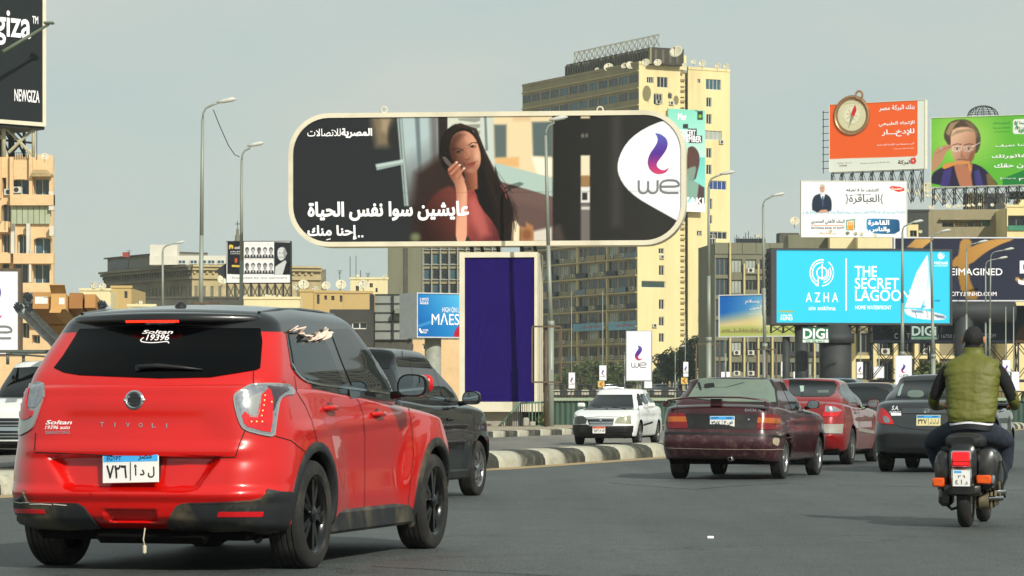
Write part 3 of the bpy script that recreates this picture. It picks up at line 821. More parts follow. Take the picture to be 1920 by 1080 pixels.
# ------------------------------------------------------------------ the large telecom hoarding with its purple pylon
def A6(pts):return [(540+x/4,200+y/4) for x,y in pts]
def B7(pts):return [(900+x/4,200+y/4) for x,y in pts]
def big_board():
    pl=Plane(P(916,460,125),R(-5.5))
    def rr(x0,y0,x1,y1,r,n=10):
        out=[]
        for cx,cy,a0 in ((x1-r,y0+r,-90),(x1-r,y1-r,0),(x0+r,y1-r,90),(x0+r,y0+r,180)):
            for k in range(n+1):a=R(a0+90*k/n);out.append((cx+r*math.cos(a),cy+r*math.sin(a)))
        return out
    def tilt(pts):return [(x,y) for x,y in pts]
    u0,_=pl.at(541,400);u1,_=pl.at(1286,400);_,v0=pl.at(916,461);_,v1=pl.at(916,209.5)
    root=empty('billboard',pl.p((u0+u1)/2,0,-.5),0,'huge rounded billboard of a woman on the phone beside a swoosh logo','billboard')
    # frame: outer and inner rounded outline, deep box
    ro,ri=1.75,1.55;f=.2
    def outline(g,r):return rr(u0+g,v0+g,u1-g,v1-g,r)
    # four straight rails and four corner pieces, each its own part
    O1,I1=outline(0,ro),outline(f,ri);n=11
    def seg(idx):
        mb=MB()
        for i,j in zip(idx,idx[1:]):
            for (A,B,na,nb) in ((O1,O1,.06,-2.6),):
                mb.quad(pl.p(*A[i],.06),pl.p(*A[j],.06),pl.p(*A[j],-1.3),pl.p(*A[i],-1.3))
            mb.quad(pl.p(*O1[i],.06),pl.p(*O1[j],.06),pl.p(*I1[j],.06),pl.p(*I1[i],.06))
            mb.quad(pl.p(*I1[i],.06),pl.p(*I1[j],.06),pl.p(*I1[j],-.1),pl.p(*I1[i],-.1))
        mb.build('frame_rail',FRAME,root)
    tot=len(O1)
    for c in range(4):
        seg(list(range(c*n,c*n+n)));
        a,b=c*n+n-1,(c*n+n)%tot
        A_,B_=Vector(O1[a]),Vector(O1[b]);k=1 if c in (0,2) else 1
        seg([a,b])
    bk=MB();bk.prism([(p[0],p[1]) for p in I1],pl.p(0,0,-.12),pl.U,pl.V,pl.N*.05);bk.build('backing_board',DSTEEL,root)
    bb=MB();bb.prism([(p[0],p[1]) for p in O1],pl.p(0,0,-1.32),pl.U,pl.V,pl.N*.05);bb.build('rear_board',FRAME,root)
    def paint(p):
        W=lambda*a:A6(a);Z=lambda*a:B7(a)
        p.C[:]=rgb('26292b')
        p.poly(W((620,70),(790,70),(770,300),(660,300)),'8c7a60',8,.8);p.poly(W((700,90),(760,90),(740,200),(700,180)),'b8a488',5,.6)
        p.ell(*A6([(790,230)])[0],10,25,'2a2a28',4)
        p.grad(W((850,60),(1130,60),(1130,640),(905,760)),'a9bcc0','3a3030',A6([(900,300)])[0],A6([(1130,700)])[0],2)
        p.poly(W((950,60),(985,60),(1010,640),(985,640)),'5c686c',2,.8);p.poly(W((1060,60),(1125,60),(1125,560),(1085,560)),'57504e',5,.7)
        p.poly(W((1125,60),(1196,60),(1196,500),(1140,560)),'2c2423',2)
        p.poly(W((815,60),(850,60),(905,745),(872,745)),'9fb0ae',1.2);p.poly(W((826,60),(836,60),(888,745),(880,745)),'55605f',.8,.8)
        p.poly(W((655,432),(862,395),(868,430),(668,475)),'b3c6c4',1.5);p.poly(W((664,455),(866,418),(868,430),(668,475)),'8d9f9d',1)
        p.poly(W((1196,60),(1500,60),(1500,330),(1400,300),(1196,250)),'cdd0c4',1)
        for i in range(5):
            y=88+i*50;p.poly(W((1275,y),(1475,y-10),(1478,y+8),(1400,y+30),(1280,y+14)),'8a8d84',1,.9)
        p.poly(W((1470,60),(1482,60),(1500,300),(1484,300)),'6d746f',1)
        # street seen past her
        p.poly(Z((0,60),(105,60),(115,560),(60,400),(0,260)),'c3cbc4',1);p.poly(Z((30,60),(48,60),(60,330),(40,330)),'70807c',1)
        p.poly(Z((100,60),(548,60),(548,560),(110,430)),'e0cda6',1.2)
        p.poly(Z((105,135),(198,135),(198,382),(112,385)),'5c6866',2.5);p.poly(Z((390,115),(545,112),(545,375),(398,372)),'586666',2.5)
        p.poly(Z((250,60),(380,60),(380,110),(250,110)),'cfae86',3,.6)
        p.poly(Z((112,385),(292,378),(292,455),(118,440)),'d8a56a',3,.8);p.poly(Z((385,372),(548,390),(548,520),(430,515)),'efe6d2',3)
        p.poly(Z((108,418),(548,535),(548,682),(150,570)),'a9bfb8',1);p.poly(Z((148,560),(548,676),(548,960),(230,900)),'6b5450',1)
        p.poly(Z((200,700),(548,780),(548,960),(230,900)),'5a4743',6,.6)
        p.poly(Z((395,935),(545,900),(548,1010),(395,1010)),'cfc9bd',3)
        # dark door edge and chinks of light
        p.grad(Z((546,50),(1520,50),(1520,1010),(546,1010)),'232220','2f2e2c',B7([(546,0)])[0],B7([(1300,0)])[0],2.5)
        p.poly(Z((985,60),(1060,60),(1060,900),(985,900)),'4a4946',8,.5);p.poly(Z((545,900),(600,880),(640,1010),(545,1010)),'4c423e',5,.8)
        p.poly(Z((756,60),(824,60),(824,88),(756,88)),'d8c8a4',1.5);p.poly(Z((756,365),(824,365),(824,520),(756,520)),'e0d6b8',1.5)
        p.poly(Z((756,515),(824,515),(824,600),(756,600)),'b48a5a',1.5,.8);p.poly(Z((756,600),(824,600),(824,722),(756,722)),'dcdad6',1.2);p.poly(Z((766,645),(805,645),(805,700),(766,700)),'33302e',1.2)
        p.poly(Z((756,722),(824,722),(824,1010),(756,1010)),'6e6866',2);p.poly(Z((760,750),(822,750),(822,772),(760,772)),'c8c4be',1.5)
        p.ell(*B7([(770,218)])[0],3,4,'6b6660',1.5);p.ell(*B7([(800,216)])[0],2.5,4,'6b6660',1.5)
        # table and cups
        p.poly(Z((225,860),(270,855),(298,900),(296,1010),(225,1010)),'e6d7b6',1.5);p.poly(Z((300,900),(345,905),(345,865),(398,895),(405,1010),(300,1010)),'b07c50',2.5,.9);p.ell(*B7([(350,960)])[0],9,10,'7a4c30',4,.8)
        # woman
        Q=lambda*a:[(750+x/3.127,197+y/3.127) for x,y in a];q1=lambda x,y:Q((x,y))[0]
        p.poly(Q((90,400),(230,300),(300,400),(330,560),(200,830),(60,830)),'2e201c',9,.95)
        p.grad(Q((110,830),(140,600),(215,505),(310,465),(345,540),(335,830)),'2c1815','6a342c',q1(120,700),q1(330,560),3,sm=1)
        p.grad(Q((385,500),(420,492),(470,490),(530,570),(600,690),(620,830),(380,830)),'96443f','522424',q1(430,640),q1(600,760),1,sm=1)
        p.poly(Q((400,560),(440,540),(500,650),(530,760),(470,780),(420,680)),'bb625c',7,.75);p.line(Q((420,505),(480,590),(520,700),(532,800)),.7,'6a3030',.5)
        p.poly(Q((232,300),(230,235),(254,170),(292,126),(342,108),(392,118),(436,162),(474,220),(502,290),(548,372),(578,440),(632,520),(648,560),(664,610),(662,660),(650,830),(600,830),(560,700),(470,600),(440,500),(380,420),(300,400),(255,380),(235,330)),'17110f',.8,sm=1)
        for a in (Q((480,260),(540,350),(600,430),(660,520)),Q((560,420),(620,470),(700,490)),Q((640,560),(690,600),(682,640),(650,640)),Q((650,690),(640,760),(660,800)),Q((520,330),(570,420))):p.line(a,.7,'1c1412',.5,.8)
        for k in range(5):p.line(Q((262+k*14,225-k*12),(300+k*12,150-k*4),(352+k*8,118+k*2)),.7,'33261f',.7,.6)
        for k in range(6):p.line(Q((430+k*12,170+k*26),(470+k*16,330+k*30),(560+k*12,560+k*34)),.6,'3a2c26',.7,.45)
        rs=random.Random(5)
        for k in range(30):
            t=k/29;dx=rs.uniform(-6,6);wv=rs.uniform(-12,12);pts=Q((300+60*t,120-12*t+dx),(430+20*t,150-10*t),(478+14*t,250+dx),(500+50*t,380+wv),(520+115*t,520-wv),(560+110*t,640+wv),(590+75*t,800));p.line(pts,.55,['3a2a22','17110f','0c0908','4a362a'][k%4],.5,.75 if t<.9 else .9)
        for k in range(7):p.line(Q((240+k*7,330-k*6),(246+k*8,220-k*8),(290+k*7,140-k*3),(350,112)),.5,['3a2a22','0c0908'][k%2],.5,.7)
        for k in range(5):p.line(Q((640+k*4,520+k*20),(672+k*5,570+k*22),(655+k*6,640+k*18),(668+k*2,700+k*10)),.7,'17110f',.5,.85)
        p.grad(Q((375,395),(452,380),(456,490),(430,500),(390,495)),'5a3224','a8684e',q1(380,440),q1(450,430),1.2)
        p.grad(Q((290,250),(302,188),(340,154),(392,150),(438,186),(464,248),(474,300),(472,348),(452,386),(416,408),(384,402),(355,375),(322,345),(296,300)),'4c281d','cf957a',q1(315,330),q1(455,262),.9,sm=1)
        p.poly(Q((290,250),(302,188),(345,156),(378,172),(330,225),(320,330)),'2c1812',5,.5);p.poly(Q((385,190),(430,200),(452,240),(420,225),(390,215)),'d9a488',4,.6)
        p.ell(*q1(452,300),4.5,9,'e6b498',4,.65);p.ell(*q1(415,385),7,3.5,'bd7f64',3,.7)
        p.line(Q((402,236),(424,219),(450,222)),1.5,'1c0f0a',.5);p.line(Q((305,262),(338,254),(372,264)),1.4,'1c0f0a',.7)
        for x,y,w in ((428,243,1),(348,274,.9)):p.ell(*q1(x,y),5.2*w,2.3,'2a1610',.9,.9);p.ell(*q1(x+6,y),1.6,1.3,'d8c8bc',.5,.7);p.ell(*q1(x-2,y-1),1.9,1.7,'0e0806',.4);p.line(Q((x-18,y+4),(x,y-6),(x+16,y-3)),.8,'140a06',.4)
        p.poly(Q((386,262),(398,270),(412,300),(402,318),(382,318),(376,300)),'a4684e',1.8,.8);p.line(Q((380,314),(393,321),(410,313)),.9,'4a2416',.6);p.line(Q((398,262),(408,296)),1.4,'d29a80',.9,.8)
        p.poly(Q((384,348),(410,340),(426,336),(446,330),(436,352),(414,362),(396,358)),'8c3c36',.7,sm=1);p.line(Q((380,347),(410,346),(450,329)),.7,'451612',.4);p.line(Q((452,322),(458,334)),.8,'7a4636',.6,.7);p.line(Q((372,338),(380,350)),1,'3c1e16',.8,.8)
        p.poly(Q((248,303),(268,306),(384,436),(372,452),(262,330)),'6e655f',.6);p.poly(Q((256,312),(270,314),(374,440),(368,446)),'4c4440',.7);p.line(Q((350,385),(378,446)),1.0,'c8603c',.5)
        p.grad(Q((276,390),(290,360),(322,338),(352,350),(356,384),(376,440),(394,495),(393,560),(392,830),(325,830),(332,560),(326,470),(298,430)),'7c4634','dca084',q1(285,450),q1(388,470),.8,sm=1)
        for a,b in (((288,378),(332,336)),((300,402),(350,352)),((334,418),(376,371))):p.line(Q(a,b),4.6,'b87a60',.8);p.line(Q((a[0]+8,a[1]+12),(b[0]+4,b[1]+12)),.8,'5e3022',.5,.8);p.ell(*q1(*b),1.9,1.3,'f4e8e0',.5)
        p.ell(*q1(90,775),9,8,'86986c',4,.7);p.line(Q((590,470),(612,500),(626,545)),1.6,'a04c4c',.7)
        # white shield of the logo
        sh=B7([(1440,86),(1300,130),(1180,195),(1095,275),(1045,370),(1028,455),(1045,530),(1095,610),(1180,685),(1300,755),(1400,810),(1530,885),(1560,885),(1560,60),(1470,60)])
        p.poly(sh,'eef0f6',.5,sm=1)
        # seams of the vinyl
        for y in (363,364):p.line([(541,y+.5),(1290,y-6)],.5,'1c1c1c',.5,.25)
    inner=lambda g:outline(g,1.5)
    I2=outline(f-.06,1.5)
    def mask(X,Y):
        U=np.array([pl.at(x,y)[0] for x,y in ((0,0),)]) if False else None
        d=CX; # vertex test in plane units
        dx=(X-CX)/F;t=(pl.O.dot(pl.N)-0)/(dx*pl.N.x+pl.N.y);qx,qy=dx*t,t;z=CH+(HY-Y)/F*t-pl.O.z
        u=(qx-pl.O.x)*pl.U.x+(qy-pl.O.y)*pl.U.y
        hx,hy=(u1-u0)/2-f+.08,(v1-v0)/2-f+.08;a=np.abs(u-(u0+u1)/2)-(hx-1.5);b=np.abs(z-(v0+v1)/2)-(hy-1.5)
        return np.hypot(np.maximum(a,0),np.maximum(b,0))+np.minimum(np.maximum(a,b),0)<1.5
    print_grid('poster',pl,u0+.1,u1-.1,v0+.1,v1-.1,.030,paint,root,0.0,'303335',mask=mask)
    letters(root,pl,[('المصرية',640,240,698,259.5,.065),('للاتصالات',576.5,241,639,256,.012),
                       ('عايشين سوا نفس الحياة',577,376.5,880,415,.062),('إحنا منك',576.5,422,669,450,.055),('.',671,441,675,445.5),('.',677.5,441,681.5,445.5)],INKW,.02)
    k=MB();a=pl.px(612,449,.02);b=pl.px(620,447,.02);k.quad(a,b,pl.px(620,448.6,.02),pl.px(612,450.6,.02));k.build('lettering',INKW,root)
    cu,cv=pl.at(1234.5,287.8);we_logo(root,pl,cu,cv,76.7/F*125,.02,None)
    # seams, eyes for lifting, spotlight pipes
    for px in (720,1125):
        q=pl.px(px,206);e=MB();e.lathe([(.10,-.04),(.16,-.04),(.16,.04),(.10,.04)],12,'Y',q,closed=True);e.build('lifting_eye',FRAME,root)
    for px in (880,900,930,975,1000):sup=MB();sup.tube(pl.px(px,458,-.5),pl.px(px+4,478,-.5),.08,n=6);sup.build('bracket',DSTEEL,root)
    # pylon
    pp=Plane(P(932,600,124.4),R(-5.5));u0p,_=pp.at(862,600);u1p,_=pp.at(1008,600);_,zb=pp.at(932,772);_,zt=pp.at(932,473)
    r2=empty('billboard',pp.p((u0p+u1p)/2,zb,-1),0,'tall pylon with plain purple vinyl in a cream frame under the huge billboard','billboard')
    mb=MB();mb.obox(pp.p(u0p,zb,-2.7),pp.U*(u1p-u0p),pp.V*(zt-zb),pp.N*2.65);mb.build('pylon_box',FRAME,r2)
    fr=MB();f1=.22;tb=.22
    for a,c,e,g_ in ((u0p,u1p,zt-tb,zt),(u0p,u1p,zb,zb+.42),(u0p,u0p+.22,zb+.42,zt-tb),(u1p-.13,u1p,zb+.42,zt-tb)):
        q=MB();q.obox(pp.p(a,e,-.05),pp.U*(c-a),pp.V*(g_-e),pp.N*.16);q.build('frame_rail',FRAME,r2)
    PUR=mat('purple_vinyl','1a0856',.7,spec=.1,var=.10,scale=.7)
    nx,ny=60,120;V=[];fs=[];rl=r2.location
    ua,ub,va,vb=u0p+.2,u1p-.11,zb+.38,zt-.2
    for j in range(ny+1):
        for i in range(nx+1):
            u=ua+(ub-ua)*i/nx;v=va+(vb-va)*j/ny;s,t=i/nx,j/ny
            n=.0
            for (cs,ct,ax,wd,am) in ((.22,.50,1.1,.03,.02),(.12,.52,1.1,.02,.02),(.3,.47,1.1,.018,.014),(.7,.42,1.2,.02,.012),(.25,.93,-.4,.03,.012),(.2,.26,1.3,.02,.012),(.6,.22,1.2,.02,.010),(.5,.012,.03,.02,.02)):
                q=(s-cs)-(t-ct)/ax*.62;n+=am*math.exp(-(q/wd)**2)*math.exp(-((t-ct)/.085)**2)
            n+=.012*mnoise.noise((s*3,t*6,2))
            V.append(pp.p(u,v,.02+n)-rl)
    for j in range(ny):
        for i in range(nx):a=j*(nx+1)+i;fs.append((a,a+1,a+nx+2,a+nx+1))
    me=bpy.data.meshes.new('purple_sheet');me.from_pydata([tuple(v) for v in V],[],fs);me.materials.append(PUR);me.polygons.foreach_set('use_smooth',[True]*len(fs));link_mesh('purple_sheet',me,r2)
    seam=MB()
    for k in range(1,3):u=u1p+.001;seam.obox(pp.p(u1p,zb,-.9*k),pp.N*.03,pp.V*(zt-zb),pp.U*.02)
    seam.build('side_seam',mat('seam_grey','8b8672',.7),r2)
    ft=MB();gz=-pp.O.z;um=(u0p+u1p)/2
    ft.obox(pp.p(um-1.2,gz,-2.3),pp.U*2.0,pp.V*(zb-gz+.01),pp.N*1.9);ft.build('concrete_foot',CONC,r2)
big_board()
# ------------------------------------------------------------------ the other hoardings
DARKP=mat('board_dark','2c2f33',.6,var=.15)
def C4(pts):return [(1480+x/3.375,160+y/3.375) for x,y in pts]
def C5(pts):return [(1320+x/3.2,420+y/3.2) for x,y in pts]
def legs(root,pl,us,v0,v1,r,m=STEEL,n=-.4,name='post'):
    for u in us:
        mb=MB();mb.tube(pl.p(u,v0,n),pl.p(u,v1,n),r,n=12);mb.build(name,m,root)
# NEWGIZA
def b_newgiza():
    root,pl,(u0,u1,v0,v1)=board('billboard','tall black billboard with white lettering on a lattice mast, cut by the left edge',(85.5,200),150,42,(-330,-260,85.5,206.5),2.6,.2,bg='272c2e',cell=.6)
    letters(root,pl,[('newgiza',-85,24,57.5,76,.03),('TM',60,31,71,44,.03),('NEWGIZA',26.5,170.5,73.5,189.5,.025)],INKW,.03)
    # projecting flood lamp arm
    a=MB();a.tube(pl.px(-40,105,2.2),pl.px(46,54,2.2),.10,.07,6);a.bevbox(*(lambda q:(q.x-.25,q.x+.25,q.y-.2,q.y+.2,q.z-.06,q.z+.06))(pl.px(47,51,2.2)),.03);a.build('flood_lamp_arm',mat('lamp_green_grey','55604e',.6),root)
    # mast
    m=empty('lattice_mast',P(30,280,152),0,'steel lattice carrying the black billboard above the cream apartment house','mast')
    zt=P(0,205,151).z;zb=P(0,292,151).z
    L=MB()
    def W(px,py,d=150):return P(px,py,d)
    for px,d,r in ((7,149.5,.12),(62.5,150,.09),(-30,148,.12)):L.tube(W(px,200,d),W(px,294,d),r,n=6)
    for a,b in (((7,236),(36,215)),((7,236),(62,239)),((7,236),(62,292)),((16,286),(62,242)),((62,241),(38,212)),((0,226),(7,236)),((7,236),(-30,262)),((-30,226),(7,262))):L.tube(W(*a),W(*b),.08,n=5)
    L.build('front_lattice',mat('pale_steel','b9b396',.6,metal=.1,var=.15),m)
    L=MB();
    for px in (0,18,24,45,-20):L.tube(W(px,205,153),W(px,294,153),.09,n=5)
    for a,b in (((18,205),(45,250)),((45,205),(18,260)),((0,262),(24,240)),((24,240),(45,262)),((24,250),(45,290)),((18,292),(45,262)),((0,230),(18,262)),((0,242),(62,243)),((0,262),(62,268)),((24,222),(45,222)),((0,250),(18,290))):L.tube(W(*a,153),W(*b,153),.06,n=5)
    L.build('rear_lattice',DSTEEL,m)
    sp=MB();sp.obox(pl.p(u1-8,v0-.15,-2.6),pl.U*8,pl.V*.14,pl.N*2.5);sp.build('soffit',DSTEEL,m)
b_newgiza()
# telecom board at the left edge
def b_left_we():
    root,pl,q=board('billboard','white billboard showing the tail of a word, at the left edge behind the white pickup',(-60,600),118,0,(-62,503,39,668),.5,.1,fm=RUST,bg='e9ecf2',cell=.6)
    cu,cv=pl.at(-14,565);we_logo(root,pl,cu,cv,72/F*118,.03,None)
    legs(root,pl,[pl.at(-40,0)[0]],-pl.O.z,q[2]+.05,.12)
b_left_we()
# portraits board
def b_portraits():
    def paint(p):
        Q=lambda pts:[(160+x/4,400+y/4) for x,y in pts]
        p.poly(Q([(1065,205),(1188,210),(1188,460),(1065,455)]),'17191c',.4);p.poly(Q([(1416,215),(1538,218),(1538,460),(1416,460)]),'1c2024',.4)
        for (x0,n) in ((1192,5),):
            for r_ in (0,1):
                for k in range(5):
                    cx=1213+k*45-(0 if r_==0 else 0);cy=285+r_*118
                    c=Q([(cx,cy)])[0];sk=['8a8d8f','b4b7b8','5a5c5e','c2c4c4','9a9c9e'][(k+r_*2)%5]
                    p.poly(Q([(cx-22,cy+52),(cx-16,cy+26),(cx,cy+20),(cx+16,cy+26),(cx+22,cy+52)]),'2a2c30',.4);p.poly(Q([(cx-6,cy+24),(cx+6,cy+24),(cx,cy+50)]),'dcdddd',.4)
                    p.ell(c[0],c[1]-3.2,3.6,4.6,'2b2c2e',.5);p.ell(c[0],c[1],3.1,5,sk,.5);p.ell(c[0]+1,c[1]+.6,1.6,3,'d2d3d3',.9,.5)
                    p.line([(c[0]-1.6,c[1]-.6),(c[0]+1.6,c[1]-.6)],.5,'3a3b3d',.4,.8);p.line([(c[0]-1,c[1]+2.4),(c[0]+1,c[1]+2.4)],.5,'4a3b3d',.4,.8)
            p.line(Q([(1192,348),(1415,348)]),.6,'b98a5a',.3);p.line(Q([(1192,236),(1415,236)]),.5,'c9a98a',.3)
            for k in range(1,5):p.line(Q([(1192+k*45,212),(1192+k*45,460)]),.25,'a9aaac',.2)
        p.poly(Q([(1420,460),(1425,400),(1445,385),(1500,350),(1510,370),(1480,460)]),'c6c9ca',.5);p.poly(Q([(1440,270),(1470,250),(1502,262),(1508,310),(1490,345),(1462,358),(1442,330)]),'c9cccd',.6,sm=1)
        p.poly(Q([(1485,262),(1502,268),(1506,330),(1488,345)]),'7d8082',.8,.8,1);p.ell(*Q([(1507,300)])[0],1.6,3,'9ea1a2',.5)
        for x in (1458,1482):p.ell(*Q([(x,298)])[0],1.3,.7,'34373a',.5)
        p.line(Q([(1454,328),(1484,330)]),.7,'4a4c4e',.4);p.poly(Q([(1480,460),(1505,375),(1538,350),(1538,460)]),'0f1114',.4)
        p.poly(Q([(1078,240),(1090,232),(1100,240),(1108,236),(1110,262),(1100,268),(1092,250),(1086,268),(1078,268)]),'e2c24a',.4)
        p.poly(Q([(1120,335),(1140,335),(1140,372),(1120,372)]),'c4542a',.6,sm=1);p.poly(Q([(1098,387),(1160,389),(1160,404),(1098,402)]),'d9b84a',.3)
    root,pl,(u0,u1,v0,v1)=board('billboard','black and white billboard with rows of portraits above the roofs',(425,490),330,-3,(424,452,545,531),1.2,.05,fm=DSTEEL,paint=paint,cell=.045,bg='eceded')
    letters(root,pl,[('ood',440,461,449,467),('6,7 Nov 2019',432.5,470.5,450,473.5,.02),('at the theatre',432,474.5,450,476.5)],INKW,.03)
    letters(root,pl,[('Presented by our partners',435,519,538,523.5)],INKG,.03)
    t=MB();a=pl.p(u0,v0,-.2);b=pl.p(u1,v0,-.2);truss_box(t,(a.x,a.y,a.z-1.9),(b.x,b.y,b.z),1.0,.05,8);t.build('support_lattice',DSTEEL,root)
    f=MB();f.prism([(0,0),(1.2,.9),(1.2,-.9)],pl.p(u0-1.3,(v0+v1)/2-1,-.6),pl.U,pl.V,pl.N*.2);f.build('side_arrow',DSTEEL,root)
b_portraits()
def b_maes():
    def paint(p):
        p.grad([(760,530),(880,530),(880,650),(760,650)],'1467ae','54b4e0',(790,600),(870,560));p.grad([(760,600),(880,590),(880,650),(760,650)],'0e5a9e','1a7cc0',(780,640),(860,610),a=.6,soft=8)
        p.line([(783,612),(820,600),(862,604)],2,'8cd0ee',3,.6);p.poly([(850,633),(853,620),(862,608),(880,600),(880,640),(850,640)],'b01c30',.8)
    SIDE=mat('board_side_grey','b9bdbf',.5)
    root,pl,(u0,u1,v0,v1)=board('billboard','blue billboard half hidden behind the purple pylon',(781,590),165,28,(781,548.3,880,633),2.2,.06,fm=SIDE,paint=paint,cell=.05)
    letters(root,pl,[('MΛES',809,588,860.5,609,.0),('HIGH ON LIFE',829,576.8,868,585.5,.0),('IL MONTE',787,558.6,803,563.6,.015),('GALALA',787,564.8,803,570.4,.02),('TATWEER',792,617.5,802.5,620.8,.02),('MISR',792,621.8,800,625,.02)],INKW,.03)
    st=MB();stroke2d(st,[pl.at(*q) for q in ((786.5,616),(788,621),(791,624))],.12,lambda u,v:pl.p(u,v,.03),1);st.build('lettering',INKW,root,fix=False)
    c=MB();q=pl.px(828,640,-1.1);c.tube((q.x,q.y,0),(q.x,q.y,pl.O.z+v0),.47,n=24);c.build('round_column',mat('column_grey','8d9084',.7,var=.2),root)
b_maes()
def b_orange():
    def paint(p):
        S=lambda*a:C4(a);p.C[:]=rgb('e3ebe2')
        p.poly(S((200,60),(812,60),(812,428),(806,444),(795,450),(200,468)),'f2652a',.4)
        # compass
        for r_,c_ in ((31.5,'7a5a3c'),(30.2,'c9a27e'),(28.6,'5a4430'),(27.4,'a8845f'),(25.8,'6b5238'),(24.6,'d8d4b0')):p.ell(*C4([(395,192)])[0],r_*1.08,r_*1.17,c_,.5)
        p.ell(*C4([(395,182)])[0],17,19,'e6e4c6',.6);c=C4([(395,188)])[0]
        for k in range(24):
            a=2*math.pi*k/24;p.line([(c[0]+14.5*math.cos(a),c[1]+16*math.sin(a)),(c[0]+16.5*math.cos(a),c[1]+18.2*math.sin(a))],.7,'4a4a40',.3,.9)
        for k in range(8):
            a=2*math.pi*k/8+.2;p.line([c,(c[0]+11*math.cos(a),c[1]+12*math.sin(a))],.7,'5a5a48',.4,.8)
        p.poly(S((372,275),(388,192),(408,198)),'8b8e78',.4);p.poly(S((388,190),(402,150),(418,122),(425,155),(410,196)),'d2202a',.4)
    root,pl,(u0,u1,v0,v1)=board('billboard','orange bank billboard with a compass rising over its top edge',(1554.7,260),300,-27,(1554.7,195.6,1734.8,323.1),.7,.05,paint=paint,cell=.06,fm=mat('frame_pale','d4d4c0',.6))
    # compass cut-out above the edge
    cc=pl.at(*C4([(395,192)])[0]);rr_=pl.at(*C4([(512,192)])[0])[0]-cc[0];rv=cc[1]-pl.at(*C4([(395,322)])[0])[1]
    rim=MB();n=48;BR_=mat('compass_brass','b08a64',.35,metal=.6,var=.2)
    for k in range(n):
        a,b=2*math.pi*k/n,2*math.pi*(k+1)/n
        for (r1,z1),(r2,z2) in (((.97,.0),(.95,.12)),((.95,.12),(.90,.16)),((.90,.16),(.85,.06))):
            f=lambda r_,t_,z_:pl.p(cc[0]+rr_*r_*math.cos(t_),cc[1]+rv*r_*math.sin(t_),z_);rim.quad(f(r1,a,z1),f(r1,b,z1),f(r2,b,z2),f(r2,a,z2))
    ro=rim.build('compass_rim',BR_,root,fix=False)
    dd=MB();dd.prism([(rr_*math.cos(2*math.pi*k/n),rv*math.sin(2*math.pi*k/n)) for k in range(n)],pl.p(cc[0],cc[1],-.15),pl.U,pl.V,pl.N*.12);dd.build('compass_back',BR_,root)
    uu=.82;x0,x1=cc[0]-rr_*uu,cc[0]+rr_*uu
    print_grid('compass_dial',pl,cc[0]-rr_*.9,cc[0]+rr_*.9,cc[1]-rv*.9,cc[1]+rv*.9,.06,paint,root,.05,mask=lambda X,Y:np.hypot((X-C4([(395,192)])[0][0])/(117/3.375*.9),(Y-C4([(395,192)])[0][1])/(130/3.375*.9))<1)
    rg=MB();q=pl.px(*C4([(443,62)])[0],.05)
    for k in range(12):
        a,b=2*math.pi*k/12,2*math.pi*(k+1)/12
        rg.tube(q+pl.U*.38*math.cos(a)+pl.V*.42*math.sin(a),q+pl.U*.38*math.cos(b)+pl.V*.42*math.sin(b),.12,n=5)
    rg.build('compass_ring',BR_,root)
    L=lambda s,a,b,c_,d,bo=.03,*r:(s,*C4([(a,b)])[0],*C4([(c_,d)])[0],bo)
    letters(root,pl,[L('بنك البركة مصر',568,118,793,168),L('الإتجاه الطبيعي',566,222,793,265),L('للإدخـــار',585,272,792,328,.04),L('أكبر مجموعة من الأوعية الإدخارية',556,360,790,386,.015),L('وفقا لأحكام الشريعة',662,392,790,408,.01)],INKW,.03)
    letters(root,pl,[L('البركة',688,470,772,505,.03)],mat('ink_plum','5a1e3c',.5),.03);letters(root,pl,[L('١٩٣٧٣',318,503,365,515,.03),L('خدمة عملاء',302,484,398,496,.0),L('بنك البركة مصر يقدم مجموعة',450,480,635,500,.0)],mat('ink_brown','7b5a50',.5),.03)
    mk=MB();stroke2d(mk,[pl.at(*q) for q in C4([(780,460),(772,478),(782,492),(798,486),(796,468),(786,458)])],.22,lambda u,v:pl.p(u,v,.04),1);mk.build('logo_mark',mat('ink_red','d8342a',.5),root,fix=False)
    t=MB();a=pl.p(u0+.3,v0,-.3);b=pl.p(u1-.3,v0,-.3);truss_box(t,(a.x,a.y,a.z-3.3),(b.x,b.y,b.z),1.6,.055,9);t.build('support_lattice',DSTEEL,root)
    bk=MB()
    for k in range(9):v=v0+.5+k*.72;bk.tube(pl.p(u0-1.2,v,-1.2),pl.p(u0+.4,v,-.8),.04,n=4)
    bk.tube(pl.p(u0-1.1,v0,-1.2),pl.p(u0-1.1,v1-.5,-1.2),.05,n=4);bk.build('side_bracing',DSTEEL,root)
b_orange()
